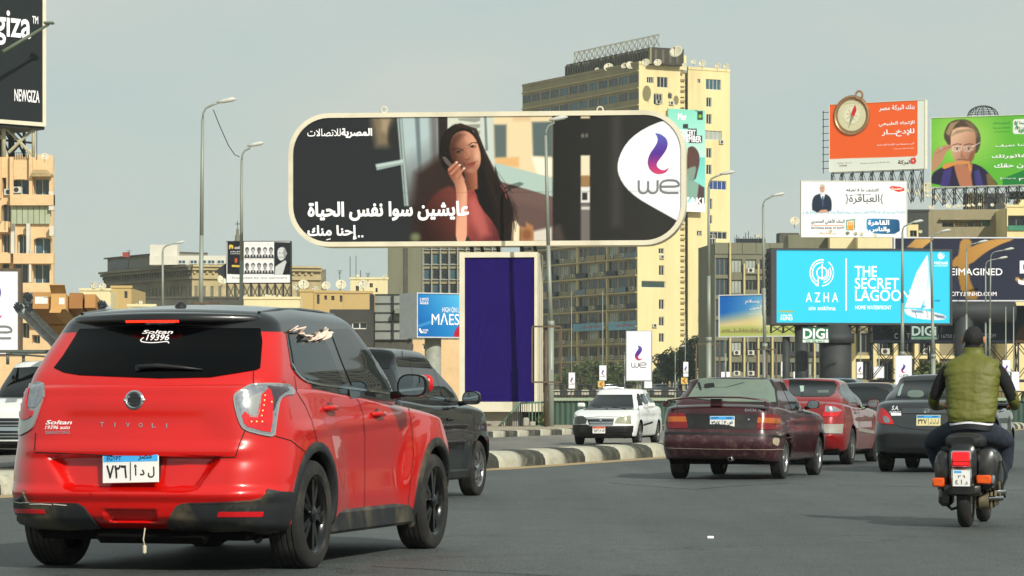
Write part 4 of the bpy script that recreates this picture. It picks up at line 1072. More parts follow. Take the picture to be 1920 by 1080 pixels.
def b_green():
    def paint(p):
        S=lambda*a:C4(a);p.C[:]=rgb('62b83a');c=C4([(1100,330)])[0]
        p.ell(c[0],c[1],52,42,'b4e06a',30,.8)
        p.poly(S((1350,590),(1500,530),(1900,500),(1900,700),(1350,700)),'23803c',1)
        p.poly(S((895,640),(900,560),(960,520),(1020,500),(1160,490),(1230,520),(1290,590),(1330,640)),'2c2640',.8,sm=1)
        p.poly(S((955,640),(975,545),(1030,520),(1010,640)),'4a3f8c',1.2,.8);p.poly(S((1180,640),(1170,545),(1200,530),(1230,640)),'4c4690',1.2,.8);p.poly(S((1255,640),(1245,560),(1270,560),(1320,640)),'8a7440',1,.8)
        p.poly(S((1040,500),(1160,500),(1150,570),(1160,640),(1080,640),(1060,580)),'b9795c',1)
        p.poly(S((1000,370),(975,330),(985,280),(1010,235),(1060,215),(1130,215),(1185,260),(1212,320),(1208,390),(1180,440),(1160,400),(1020,400)),'54463a',1,sm=1)
        p.poly(S((990,300),(1020,240),(1080,222),(1050,250),(1010,320)),'b49a72',1.2,.8);p.poly(S((1100,222),(1160,240),(1195,300),(1190,340),(1150,270)),'8c7458',1.2,.7)
        p.grad(S((1020,290),(1070,262),(1150,265),(1180,300),(1182,400),(1165,470),(1130,515),(1085,520),(1045,480),(1022,400)),'a8745a','e2b69a',C4([(1180,420)])[0],C4([(1050,330)])[0],1,sm=1)
        p.poly(S((1010,330),(1060,285),(1150,275),(1185,300),(1120,290),(1050,310)),'a08a6c',1,.9)
        for cx in (1062,1135):
            q=S((cx-32,392),(cx+30,384),(cx+24,412),(cx-10,420),(cx-30,412));p.poly(q,'e8eef0',.5,.14);p.line(q+q[:1],.6,'f4f6f6',.3)
            p.ell(*C4([(cx,401)])[0],4.2,2.0,'e4dcd4',.5,.8);p.ell(*C4([(cx,401)])[0],1.9,1.9,'2c201c',.5);p.line(S((cx-16,395),(cx,391),(cx+16,395)),.7,'4a342a',.4);p.line(S((cx-28,378),(cx,370),(cx+26,374)),1.3,'33221c',.6)
        p.line(S((1165,385),(1208,362)),.9,'f2f4f4',.3);p.poly(S((1090,410),(1102,450),(1118,455),(1095,462),(1082,452)),'a06a52',.7,.8)
        p.line(S((1060,472),(1095,466),(1130,474)),1.2,'4a2c24',.6,.9);p.line(S((1058,480),(1095,490),(1130,480)),1.1,'e6d8cc',.5,.8)
        p.poly(S((1150,420),(1178,400),(1168,460),(1130,515),(1120,500)),'6c4638',2,.5)
        # hand at the glasses and strap held in the teeth
        p.poly(S((900,560),(905,450),(925,405),(965,385),(1020,372),(1030,395),(985,430),(970,480),(930,530)),'c08e70',.8,sm=1);p.line(S((930,430),(985,400),(1028,385)),.8,'7c5040',.5);p.ell(*C4([(962,398)])[0],2,1.5,'b8bcc0',.4)
        p.poly(S((968,525),(975,498),(1050,482),(1140,478),(1155,540),(1140,545),(1128,496),(1060,500),(985,530)),'d99450',.6)
        # sign panel
        p.poly(S((1415,225),(1425,215),(1600,205),(1600,305),(1425,308),(1415,298)),'eef2ee',.4)
    root,pl,(u0,u1,v0,v1)=board('billboard','green billboard of a man in glasses biting a strap, top right',(1745,280),262,-21,(1745,220.7,2080,352),.6,.05,fm=mat('frame_pale',''),paint=paint,cell=.055)
    L=lambda s,a,b,c_,d,bo=.03:(s,*C4([(a,b)])[0],*C4([(c_,d)])[0],bo)
    letters(root,pl,[L('كل يوم كلنا نعرف ..',1268,362,1690,398),L('إنك بفاتورتك ..',1236,428,1640,470,.035),L('تضمن حقك',1296,485,1600,530,.035),L('/RTA.gov.eg',1348,583,1432,596,.0),L('f',1336,582,1344,597,.04),L('١٦٣',1452,585,1510,606,.03)],INKW,.03)
    letters(root,pl,[L('اضمنها برقمك',1292,228,1398,248,.01),L('اعرفها من هنا',1292,258,1398,276,.01),L('بفاتورتك',1295,286,1396,298,.01),L('ضريبة القيمة',1455,222,1560,250,.03),L('المضافة',1450,262,1560,300,.03),L('%',1425,225,1452,280,.03)],mat('ink_green','3c8a4a',.5),.035)
    t=MB();a=pl.p(u0+.3,v0,-.3);b=pl.p(u1-.3,v0,-.3);truss_box(t,(a.x,a.y,a.z-1.5),(b.x,b.y,b.z),1.5,.05,16);t.build('support_lattice',DSTEEL,root)
    # globe of wire above
    g=empty('wire_dome',P(1843,218,292),0,'wire frame dome showing above the green billboard','dome');w=MB();c=P(1843,218,292);r_=29/F*292
    for k in range(7):
        a=math.pi*k/7;pts=[c+Vector((r_*math.cos(t_)*math.cos(a),r_*math.cos(t_)*math.sin(a),r_*.68*math.sin(t_))) for t_ in [math.pi*j/16 for j in range(17)]];w.path(pts,.035,4)
    for lv in (.1,.3,.5,.7,.86):
        rr=math.sqrt(1-lv*lv)*r_;w.path([c+Vector((rr*math.cos(2*math.pi*j/24),rr*math.sin(2*math.pi*j/24),r_*.68*lv)) for j in range(25)],.03,4)
    w.build('wire_cage',DSTEEL,g)
b_green()
def b_bank():
    def paint(p):
        S=lambda*a:C4(a);p.C[:]=rgb('e9eef2');p.grad([(1495,330),(1710,330),(1710,405),(1495,405)],'dde6ec','e9eef2',(1500,340),(1600,400))
        rnd=random.Random(4)
        for k in range(46):
            x=1507+k*4.2;h=rnd.uniform(2,9);p.line([(x,401),(x+rnd.uniform(-2,2),401-h)],rnd.uniform(.8,2),'9cc0d8',.6,.7);p.ell(x+rnd.uniform(-1,1),400-rnd.uniform(0,3),1.8,1.3,'8ab4d0',.5,.7)
        p.poly(S((145,805),(142,740),(155,700),(190,685),(210,690),(235,688),(262,710),(270,750),(265,805)),'1f2c3e',.5,sm=1);p.poly(S((195,690),(226,690),(212,740)),'eef0f2',.4);p.poly(S((207,700),(216,700),(218,760),(211,770),(206,745)),'3c4c74',.4)
        p.ell(*C4([(208,655)])[0],4.9,7.4,'c99c84',.5);p.poly(S((192,645),(196,628),(212,624),(224,632),(226,645),(210,636)),'bcbcb8',.5);p.line(S((198,650),(218,650)),.6,'4a3830',.4);p.line(S((202,668),(214,668)),.6,'7a4a40',.4)
        p.poly(S((180,805),(200,788),(236,786),(250,805)),'c99c84',.6)
        p.poly(S((632,645),(650,636),(700,642),(728,652),(728,668),(690,676),(648,660)),'d8442c',.5)
        p.poly(S((360,852),(416,846),(416,910),(402,918),(360,916)),'2a7a5a',.4);p.poly(S((366,858),(410,854),(410,912),(366,912)),'f4f4ee',.4)
        for k in range(3):p.poly(S((371+k*13,862),(381+k*13,861),(380+k*13,890),(372+k*13,890)),'ef9a32',.4)
        p.poly(S((366,888),(410,886),(404,914),(372,914)),'ef9a32',.6)
        p.grad(S((487,850),(500,842),(640,846),(690,848),(698,865),(700,940),(560,942),(490,925)),'2a8ac4','1c4c74',C4([(490,880)])[0],C4([(690,930)])[0],.5,sm=1)
    root,pl,(u0,u1,v0,v1)=board('billboard','white bank billboard with a man in a dark suit, above the cyan screen',(1502,390),285,3,(1502,338.3,1701,444.8),.6,.05,fm=mat('frame_pale',''),paint=paint,cell=.05)
    L=lambda s,a,b,c_,d,bo=.02:(s,*C4([(a,b)])[0],*C4([(c_,d)])[0],bo)
    letters(root,pl,[L('اكتشف ما لا تعرفه',360,652,565,676),L('{العباقرة}',356,690,594,752,.01),L('الموسم الثالث',410,685,515,698,.0),L('البنك الأهلي المصري',138,845,350,880,.02),L('NATIONAL BANK OF EGYPT',138,896,350,909,.01)],mat('ink_slate','3c4448',.5),.03)
    letters(root,pl,[L('القاهرة',497,852,632,892,.06),L('والناس',505,895,636,932,.06),L('حصريا',650,645,714,664,.04)],INKW,.035)
    letters(root,pl,[L('برعاية',190,928,296,944,.0)],mat('ink_orange','e08a3c',.5),.03)
    bl=MB();a=pl.at(*C4([(138,888)])[0]);b=pl.at(*C4([(350,890)])[0]);bl.quad(pl.p(a[0],a[1],.03),pl.p(b[0],a[1],.03),pl.p(b[0],a[1]+.05,.03),pl.p(a[0],a[1]+.05,.03));bl.build('rule_line',mat('ink_orange',''),root,fix=False)
b_bank()
def b_azha():
    SCR=printed('screen_print',.3,.5)
    def paint(p):
        S=lambda*a:C5(a);p.C[:]=rgb('3ad0f2');
        p.poly(S((1205,500),(1240,390),(1275,290),(1342,180),(1350,260),(1345,400),(1300,505)),'f0f6fb',.5);p.poly(S((1240,480),(1262,360),(1325,230),(1310,360),(1290,490)),'dce6f2',1.5,.7)
        p.grad(S((1342,182),(1372,480),(1375,510),(1315,512),(1330,400),(1345,300)),'a8e2f8','e6f4fb',C5([(1330,300)])[0],C5([(1375,400)])[0],1)
        p.poly(S((1200,505),(1300,515),(1420,538),(1455,555),(1450,572),(1400,578),(1280,568),(1225,550),(1205,530)),'f0f2f6',.5,sm=1)
        p.poly(S((1240,515),(1310,520),(1320,535),(1250,530)),'5a8aa8',1,.8);p.poly(S((1365,538),(1440,552),(1452,568),(1400,562)),'54607a',1,.8)
        p.line(S((1265,525),(1275,560)),.8,'30465c',.5);p.line(S((1335,520),(1345,560)),.8,'8a3c3c',.5);p.poly(S((1380,458),(1418,455),(1412,466),(1385,465)),'2a86c0',.6);p.line(S((1228,545),(1430,575)),.5,'8ab8d8',.4);p.poly(S((1305,490),(1330,490),(1328,502),(1308,500)),'3c9ad0',.8,.8)
        p.poly(S((450,520),(536,520),(536,530),(450,530)),'b0b04c',.6)
        # flame mark
        p.poly(S((1402,190),(1410,172),(1425,168),(1418,182),(1440,172),(1428,190),(1446,186),(1438,206),(1420,214),(1406,206)),'eef8fc',.5)
    root,pl,(u0,u1,v0,v1)=board('led_billboard','bright cyan screen billboard with a white sailing boat',(1456,538),205,7,(1445.5,465,1785,608.5),1.6,.0,fm=DARKP,bg=None)
    a0,b1=pl.at(1455.5,468.6);a1,_=pl.at(1781,468.6);_,b0=pl.at(1456,605)
    print_grid('screen',pl,a0,a1,b0,b1,.05,paint,root,.03,'3ad0f2',k=.62,m=SCR)
    fr=MB()
    for a,c,e,g_ in ((u0,u1,b1,v1),(u0,u1,v0,b0),(u0,a0,b0,b1),(a1,u1,b0,b1)):fr.obox(pl.p(a,e,-.02),pl.U*(c-a),pl.V*(g_-e),pl.N*.14)
    fr.build('frame',DARKP,root)
    L=lambda s,a,b,c_,d,bo=.0:(s,*C5([(a,b)])[0],*C5([(c_,d)])[0],bo)
    IS=mat('screen_white','f4f8fa',.4,emit=.35)
    letters(root,pl,[L('A Z H A',610,412,804,468,.0),L('ain sokhna',627,492,788,517,.0),L('THE',904,253,1036,316,.015),L('SECRET',904,324,1168,390,.015),L('LAGOON',906,395,1240,462,.015),L('HOME WATERFRONT',908,490,1123,512,.01),L('azha.life',460,541,528,554,.01),L('16743',460,558,530,578,.03),L('MADAAR',1382,226,1464,243,.01),L('DEVELOPMENT',1382,248,1462,255,.0)],IS,.045)
    mk=MB();fn=lambda u,v:pl.p(u,v,.045);
    def arc(cx,cy,r_,a0_,a1_,w):stroke2d(mk,[pl.at(cx/3.2+1320+r_/3.2*math.cos(R(t_)),cy/3.2+420-r_/3.2*1.12*math.sin(R(t_))) for t_ in np.linspace(a0_,a1_,24)],w/3.2/F*205,fn)
    arc(706,293,70,80,250,7);arc(706,293,70,-90,55,5);arc(706,293,56,80,235,6);arc(706,293,54,-80,30,6);arc(706,293,30,0,360,6);arc(706,293,41,-75,25,5)
    for q in (((708,240),(708,335)),((684,318),(684,372)),((668,365),(684,372)),((696,215),(710,215))):stroke2d(mk,[pl.at(*C5([z])[0]) for z in q],6/3.2/F*205,fn)
    stroke2d(mk,[pl.at(*C5([z])[0]) for z in ((852,207),(852,520))],8/3.2/F*205,fn);mk.build('logo_mark',IS,root,fix=False)
    # mast with ring, under-truss, side truss
    q=pl.px(1571,700,-.8);c=MB();c.tube((q.x,q.y,-.02),(q.x,q.y,pl.O.z+v0),1.12,n=28);c.tube((q.x,q.y,5.4),(q.x,q.y,6.1),1.35,n=28);c.build('mast_column',mat('mast_dark','2b2f30',.7,var=.15),root)
    q=pl.px(1508,700,-.8);c=MB();c.tube((q.x,q.y,-.02),(q.x,q.y,pl.O.z+v0),.48,n=20);c.build('side_column',mat('mast_dark',''),root)
    cc=MB();q=pl.px(1582,720,.9);cc.lathe([(.82,0),(.82,1.9),(.7,2.3),(.4,2.65),(.01,2.75)],20,'Z',(q.x,q.y,0));cc.build('concrete_bollard',mat('column_grey',''),root)
    tr=MB();a=pl.p(u0+.3,v0,-1.2);b=pl.p(u1-.3,v0,-1.2);truss_box(tr,(a.x,a.y,a.z-.55),(b.x,b.y,b.z),1.0,.04,14);tr.build('under_lattice',DSTEEL,root)
    tr=MB();a=pl.px(1436,590,-1.0);b=pl.px(1446,472,-1.0)
    for k in range(8):
        z0=a.z+(b.z-a.z)*k/8;z1=a.z+(b.z-a.z)*(k+1)/8;tr.tube((a.x,a.y,z0),(b.x,b.y,z1),.05,n=4);tr.tube((b.x,b.y,z0),(a.x,a.y,z1),.05,n=4);tr.tube((a.x,a.y,z0),(b.x,b.y,z0),.05,n=4)
    tr.tube((a.x,a.y,a.z),(a.x,a.y,b.z),.07,n=4);tr.build('side_lattice',DSTEEL,root)
b_azha()
def b_navy():
    def paint(p):
        S=lambda*a:C5(a);p.C[:]=rgb('2b2e40')
        g0,g1='b0874a','d0a35c'
        p.grad(S((1215,140),(1270,88),(1380,88),(1310,145)),g0,g1,C5([(1230,140)])[0],C5([(1370,90)])[0],.6)
        p.grad(S((1540,88),(1608,88),(1600,170),(1585,260),(1600,360),(1660,450),(1570,452),(1535,380),(1520,250),(1530,160)),g0,'96702e',C5([(1550,100)])[0],C5([(1600,440)])[0],.8,sm=1)
        p.grad(S((1490,215),(1560,160),(1640,120),(1740,88),(1880,86),(1780,120),(1680,175),(1600,245),(1560,235),(1500,262),(1485,250)),'a87c3e','c89850',C5([(1500,230)])[0],C5([(1840,90)])[0],.8,sm=1)
        p.line(S((1960,300),(1905,355),(1880,330)),7,'c49a5c',.8);p.line(S((1900,360),(1960,360)),3,'c49a5c',.8)
        n=np.sin(p.X*3.1+p.Y*1.3)*np.sin(p.X*.7-p.Y*2.7);br=(p.C[...,0]>.4);p.C=np.where(br[...,None],p.C*(1+.12*n[...,None]),p.C)
    root,pl,(u0,u1,v0,v1)=board('billboard','wide navy billboard with gold brush curves and white capitals at the right edge',(1676,500),232,0,(1676,444.6,2130,565),1.0,.10,fm=mat('frame_white','c9cbd0',.5),paint=paint,cell=.09)
    L=lambda s,a,b,c_,d,bo=.0:(s,*C5([(a,b)])[0],*C5([(c_,d)])[0],bo)
    letters(root,pl,[L('REIMAGINED',1445,266,1790,308,.015),L('CITY.MNHD.COM',1478,407,1755,432,.02),L('5',1885,220,1960,365,.02)],INKW,.03)
    root,pl,(u0,u1,v0,v1)=board('billboard','lower navy billboard with small white letters behind the scooter rider',(1637,620),236,0,(1637,573,2130,642.5),.8,.0,fm=DARKP,paint=lambda p:(p.C.__setitem__(slice(None),rgb('282c38')),p.poly(C5([(1105,600),(1190,600),(1160,628),(1125,626)]),'6c5a40',1),p.ell(*C5([(1940,700)])[0],22,30,'5a4632',2)),cell=.15)
    letters(root,pl,[L('C',1142,655,1164,688,.02),L('I',1190,656,1194,687,.02),L('T',1214,656,1236,687,.02),L('Y',1262,656,1288,687,.02),L('| 16750 |',1405,662,1500,692,.01),L('CITYMNHD.COM',1560,658,1750,682,.01)],mat('ink_pale','b9bcc2',.5),.03)
    t=MB();a=pl.p(u0,v0,-.3);b=pl.p(u1,v0,-.3);truss_box(t,(a.x,a.y,a.z-2.9),(b.x,b.y,b.z),1.6,.07,9);t.build('support_lattice',DSTEEL,root)
    gr=MB();a=pl.p(u0,v0-2.95,-.3);gr.obox(a,pl.U*(u1-u0),Vector((0,0,-.22)),Vector((0,1.7,0)));gr.build('gantry_beam',DSTEEL,root)
    cm=empty('billboard_column',P(1807,760,229),0,'dark round column standing behind the rider, bearing the navy billboard','column');c=MB();q=P(1807,700,229);c.tube((q.x,q.y,-.02),(q.x,q.y,P(0,566,229).z),.72,n=24);c.tube((q.x-3,q.y,P(0,585,229).z),(q.x+4,q.y,P(0,585,229).z),.8,n=16);c.build('shaft',mat('mast_dark',''),cm)
b_navy()
def b_skyline():
    def paint(p):
        p.grad([(1340,540),(1510,540),(1510,640),(1340,640)],'1c6cc4','7cc0e8',(1360,565),(1440,575));p.grad([(1340,600),(1510,575),(1510,640),(1340,640)],'f0d498','e8e088',(1350,600),(1470,600),12,a=.95)
        p.poly([(1345,612),(1440,612),(1510,600),(1510,640),(1345,640)],'b8c46c',3,.9);rnd=random.Random(3)
        for k in range(26):x=1352+k*3.4;h=rnd.uniform(3,9);p.poly([(x,624),(x,624-h),(x+2.6,624-h),(x+2.6,624)],'8a7858',.6,.8)
        p.ell(1445,590,22,18,'fdf6d4',18,.9);p.line([(1375,605),(1420,596)],1.5,'e8c8a0',3,.6)
    root,pl,(u0,u1,v0,v1)=board('billboard','tilted billboard of a sunrise over a skyline, left of the cyan screen',(1348,590),232,-30,(1347.5,552.8,1510,633),.6,.09,fm=mat('frame_white',''),paint=paint,cell=.06)
    L=lambda s,a,b,c_,d,bo=.02:(s,*C5([(a,b)])[0],*C5([(c_,d)])[0],bo)
    letters(root,pl,[L('رحمة وسلام',248,448,420,482),L('للعالمين',276,487,392,517),L('مولد نبوي شريف',255,534,380,546,.0)],INKW,.03)
    legs(root,pl,[pl.at(1470,0)[0]],-pl.O.z,v0,.3,mat('mast_dark',''))
b_skyline()
def b_digi():
    def dg(lbl,d,px,dim):
        bgc='2f7a52' if not dim else '1c3c34';w=px[2]-px[0];h=px[3]-px[1]
        def paint(p):
            p.C[:]=rgb(bgc);p.poly([(px[0],px[3]-h*.2),(px[2],px[3]-h*.2),(px[2],px[3]),(px[0],px[3])],'e4ece8' if not dim else '7c968c',.3)
        root,pl,q=board('sign',lbl,(px[0],px[3]),d,0,px,.4,.03,fm=DARKP,paint=paint,cell=.06,cat='sign',group=None)
        k=mat('digi_dim','9aaca6',.5) if dim else INKW
        letters(root,pl,[('DIGi',px[0]+w*.03,px[1]+h*.1,px[2]-w*.05,px[3]-h*.26,.045)],k,.03)
        letters(root,pl,[('022 290 444 3',px[0]+w*.14,px[3]-h*.16,px[2]-w*.18,px[3]-h*.04,.02)],mat('ink_green',''),.03)
        return root,pl,q
    dg('white and green sign hanging under the left part of the cyan screen',203,(1504,613,1555,643),False)
    dg('dim green sign hanging under the right part of the cyan screen',203,(1708,608.5,1758,637),True)
    dg('small green sign on the roof at the right edge',262,(1892,359,1925,373.5),True)
b_digi()
# ------------------------------------------------------------------ buildings
WIN=mat('window_dark','1a2226',.08,var=.3,scale=.5,spec=.7);WIN2=mat('window_blue','3c5a66',.1,var=.3,scale=.4);SHUT=mat('shutter_brown','4a4234',.7,var=.3,scale=.4);CURT=mat('curtain_pale','9aa39a',.8,var=.2,scale=.5);GRN=mat('awning_green','2c7a5c',.6,var=.3)
FRM=mat('window_frame_grey','6f6e60',.6,var=.2);FRW=mat('window_frame_white','c9c9bd',.6)
WMESH={}
def window(root,pl,u0,u1,v0,v1,pane=WIN,frame=FRM,rec=.25,bars=1):
    w,h=round(u1-u0,1),round(v1-v0,1);key=(w,h,round(math.degrees(math.atan2(pl.U.y,pl.U.x)),1),pane.name,frame.name,bars,rec)
    if key not in WMESH:
        t=min(.09,w*.1);p2=Plane((0,0,0),math.atan2(pl.U.y,pl.U.x));f=MB()
        for a,b,c,d in ((0,w,0,t),(0,w,h-t,h),(0,t,t,h-t),(w-t,w,t,h-t)):f.obox(p2.p(a,c,-rec),p2.U*(b-a),p2.V*(d-c),p2.N*.07)
        for k in range(1,bars+1):x=w*k/(bars+1);f.obox(p2.p(x-t/2,t,-rec),p2.U*t,p2.V*(h-2*t),p2.N*.06)
        g=MB();g.obox(p2.p(t/2,t/2,-rec-.02),p2.U*(w-t),p2.V*(h-t),p2.N*.04);WMESH[key]=(f.mesh('window',frame),g.mesh('pane',pane))
    q=pl.p(u0,v0)-root.location;o=link_mesh('window',WMESH[key][0],root,q);link_mesh('pane',WMESH[key][1],o);return o
def wall(root,pl,u0,u1,v0,v1,ops,m,rec=.3,thick=None,name='wall',back=True):
    """wall with real openings; ops = [(u0,u1,v0,v1)]"""
    us=sorted({u0,u1} | {x for o in ops for x in o[:2] if u0<x<u1});vs=sorted({v0,v1} | {x for o in ops for x in o[2:4] if v0<x<v1})
    ui={x:i for i,x in enumerate(us)};vi={x:i for i,x in enumerate(vs)};H=np.zeros((len(us),len(vs)),bool)
    for o in ops:H[ui[max(o[0],u0)]:ui[min(o[1],u1)],vi[max(o[2],v0)]:vi[min(o[3],v1)]]=True
    mb=MB()
    for j in range(len(vs)-1):
        i=0
        while i<len(us)-1:
            if H[i,j]:i+=1;continue
            k=i
            while k<len(us)-1 and not H[k,j]:k+=1
            mb.quad(pl.p(us[i],vs[j]),pl.p(us[k],vs[j]),pl.p(us[k],vs[j+1]),pl.p(us[i],vs[j+1]));i=k
    for o in ops:
        a,b,c,d=o[:4]
        for p,q in (((a,c),(b,c)),((b,c),(b,d)),((b,d),(a,d)),((a,d),(a,c))):mb.quad(pl.p(*p),pl.p(*q),pl.p(*q,-rec),pl.p(*p,-rec))
    if back:mb.quad(pl.p(u0,v0,-rec-.02),pl.p(u1,v0,-rec-.02),pl.p(u1,v1,-rec-.02),pl.p(u0,v1,-rec-.02))
    return mb.build(name,m,root,fix=False)
def blockbody(root,pl,u0,u1,v0,v1,depth,m,name='wall',gap=.4):
    mb=MB();mb.obox(pl.p(u0,v0,-depth),pl.U*(u1-u0),pl.V*(v1-v0),pl.N*(depth-gap));return mb.build(name,m,root)
DISH=mat('dish_cream','c2bda4',.6,var=.15,scale=2,dirt='8a8266',dirt_amt=.4)
DM={}
def dish(px,py,d,rpx,label,yaw=0,post=.8):
    """satellite dish: bowl, feed arm, post"""
    r=rpx/F*d;q=P(px,py,d);key=round(r,1)
    if key not in DM:
        R_=max(key,.2);b=MB();b.smooth=True;prof=[(R_*k/5,-.28*R_*(1-(k/5)**2)) for k in range(6)];prof[0]=(.001,prof[0][1]);b.lathe([(r_,-h) for r_,h in prof]+[(R_*.99,.03)]+[(r_,.03-h) for r_,h in prof[::-1]],20,'Y')
        a=MB();a.tube((0,0,-R_*.95),(0,-R_*.8,0),R_*.035,n=4);a.bevbox(-R_*.1,R_*.1,-R_*.95,-R_*.72,-R_*.08,R_*.1,R_*.03)
        p=MB();p.tube((0,R_*.35,-R_*1.5),(0,R_*.3,0),R_*.07,n=6);DM[key]=(b.mesh('dish_bowl',DISH),a.mesh('feed_arm',DSTEEL),p.mesh('post',STEEL))
    root=empty('satellite_dish',q,R(yaw),label,'satellite dish','satellite dishes on the roofs')
    for nm,me in zip(('dish_bowl','feed_arm','post'),DM[key]):o=link_mesh(nm,me,root);o.rotation_euler=(R(-28) if nm!='post' else 0,0,0)
ACM={}
def ac(root,pl,u,v,s=.9):
    k=round(math.degrees(math.atan2(pl.U.y,pl.U.x)),1)
    if k not in ACM:
        p2=Plane((0,0,0),math.atan2(pl.U.y,pl.U.x));b=MB();b.obox(p2.p(0,0,-.05),p2.U*.95,p2.V*.65,p2.N*.42);g=MB();c=p2.p(.42,.32,.385);pts=[c+p2.U*.26*math.cos(t)+p2.V*.26*math.sin(t) for t in [2*math.pi*j/14 for j in range(14)]];g.face([g.pt(x) for x in pts])
        ACM[k]=(b.mesh('air_conditioner',mat('ac_white','b9b8aa',.6,var=.1)),g.mesh('fan_grille',DSTEEL))
    o=link_mesh('air_conditioner',ACM[k][0],root,pl.p(u,v)-root.location);link_mesh('fan_grille',ACM[k][1],o)
YEL=mat("wall_yellow","d3c592",.85,var=.10,scale=.25,dirt='96865c',dirt_amt=.35,dscale=.35,streak=True);YEL2=mat("wall_yellow_shaded","8a8364",.88,var=.15,scale=.25,dirt='6f6542',dirt_amt=.5,dscale=.3,streak=True)  # second yellow is darker: shade of the tower's long side put into colour
SLB=mat("slab_pale","a89d74",.85,var=.15,scale=.4)
def tower():
    d0=520;c=P(1198,HY,d0);c.z=0;rt=Plane((c.x,c.y,0),R(28.5));lf_dir=Vector((-.477,.879,0));LL=43.0
    root=empty('tower_block',c,0,'tall yellow apartment tower with dishes on its roof and a teal poster','building')
    lf=Plane(c+lf_dir*LL,math.atan2(-lf_dir.y,-lf_dir.x));H=61.6;rnd=random.Random(2)
    # shaded long side: floors of bays
    ops,acs,bal=[],[],[];nb=12;bw=LL/nb;fz=[6.2+3.02*k for k in range(18)]
    for fi,z in enumerate(fz):
        for b in range(nb):
            u=b*bw;top=fi>=14
            if top:ops.append((u+.25,u+bw-.2,z+.9,z+2.35,WIN if rnd.random()<.7 else WIN2,2));continue
            k=rnd.random()
            if k<.42:ops.append((u+.3,u+bw-.25,z+.05,z+2.6,WIN,3));bal.append((u+.2,u+bw-.1,z))
            elif k<.68:ops.append((u+.4,u+1.75,z+.8,z+2.5,WIN if rnd.random()<.6 else SHUT,1));ops.append((u+2.0,u+3.3,z+.7,z+2.5,SHUT if rnd.random()<.5 else WIN,1));(acs.append((u+1.2,z+.25)) if rnd.random()<.85 else 0)
            else:ops.append((u+.3,u+bw-.3,z+.75,z+2.5,[CURT,SHUT,WIN][rnd.randrange(3)],3));(acs.append((u+1.0,z+.2)) if rnd.random()<.85 else 0)
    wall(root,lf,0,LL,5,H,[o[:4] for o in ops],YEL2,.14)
    for a,b,c_,d_,m,n in ops:window(root,lf,a,b,c_,d_,m,FRM,.11,n)
    for z in fz+[fz[-1]+3.02]:mb=MB();mb.obox(lf.p(0,z-.25,-.05),lf.U*LL,lf.V*.22,lf.N*(.75 if z<45 else .3));mb.build('floor_slab',SLB,root)
    for k in range(0,nb+1,3):mb=MB();mb.obox(lf.p(k*bw-.15,5,-.02),lf.U*.3,lf.V*44,lf.N*.4);mb.build('wall_fin',YEL,root)
    for a,b,z in bal:
        mb=MB();kind=rnd.random();mb.obox(lf.p(a,z,.60),lf.U*(b-a),lf.V*.95,lf.N*.08);mb.build('balcony_rail',DSTEEL if kind<.5 else (YEL2 if kind<.8 else mat('balcony_blue','5a7078',.7)),root)
    for u,z in acs:ac(root,lf,u,z)
    # banners on balconies, laundry
    for px0,px1,y0,y1,col in ((1081,1139,605,622,'5f93a8'),(1147,1199,602,620,'6d9fb4')):
        a=lf.at(px0,y1);b=lf.at(px1,y0);mb=MB();mb.obox(lf.p(a[0],a[1],.72),lf.U*(b[0]-a[0]),lf.V*(b[1]-a[1]),lf.N*.05);mb.build('balcony_banner',mat('banner_'+col,col,.6,var=.3,scale=.8),root)
        letters(root,lf,[('عيادة الأسنان',px0+(px1-px0)*.3,y0+3,px1-4,y1-6,.03)],RD if 'RD' in globals() else mat('chevron_red','b02a24',.5),.82)
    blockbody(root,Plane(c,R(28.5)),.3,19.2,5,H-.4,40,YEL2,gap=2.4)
    # sunlit narrow side
    W1=8.6;ops=[]
    def op(pl,x0,y0,x1,y1,m=WIN,n=1,fr=FRW):a=pl.at(x0,y1);b=pl.at(x1,y0);return (a[0],b[0],a[1],b[1],m,n,fr)
    T=lambda x,y:(960+x/2.571,40+y/2.571);T2=lambda x,y:(1000+x/3.376,420+y/3.376)
    for q in ((650,270,683,297),(700,270,750,318),(683,350,725,400),(752,350,772,372)):ops.append(op(rt,*T(q[0],q[1]),*T(q[2],q[3]),WIN,2))
    for q in ((793,155,827,188),(795,262,828,325),(795,478,828,540),(795,587,828,645),(795,692,828,748)):ops.append(op(rt,*T2(q[0],q[1]),*T2(q[2],q[3]),WIN,1))
    ops.append(op(rt,*T2(685,362),*T2(835,402),mat('awning_dark_green','1e3a30',.7),0))
    for fy in (220,262,305,348,391,434):ops.append(op(rt,1233,fy,1243,fy+18,WIN,1))
    wall(root,rt,0,W1,5,H,[o[:4] for o in ops],YEL,.3)
    for o in ops:window(root,rt,*o[:4],o[4],o[6],.22,o[5])
    for x,y in ((705,383),(770,388)):a=rt.at(*T(x-14,y+14));ac(root,rt,*a)
    for x,y in ((812,205),(765,640)):a=rt.at(*T2(x-14,y+14));ac(root,rt,*a)
    # recessed louvre shaft
    sh=Plane(rt.p(W1,0,-1.6),R(28.5));Ws=2.0;wall(root,sh,0,Ws,5,H-1,[],YEL,.3)
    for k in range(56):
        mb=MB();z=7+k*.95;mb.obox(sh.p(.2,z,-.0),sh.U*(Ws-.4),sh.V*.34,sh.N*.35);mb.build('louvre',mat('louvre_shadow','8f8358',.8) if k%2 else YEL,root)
    b2=Plane(rt.p(W1+Ws,0,-.6),R(28.5));W3=19.5-W1-Ws;ops=[]
    for q in ((895,278,908,297),(937,368,962,412),(937,448,962,495),(937,612,962,658),(937,692,962,738),(948,855,965,905),(948,935,965,975),(893,1010,915,1033)):ops.append(op(b2,*T(q[0],q[1]),*T(q[2],q[3]),WIN,1))
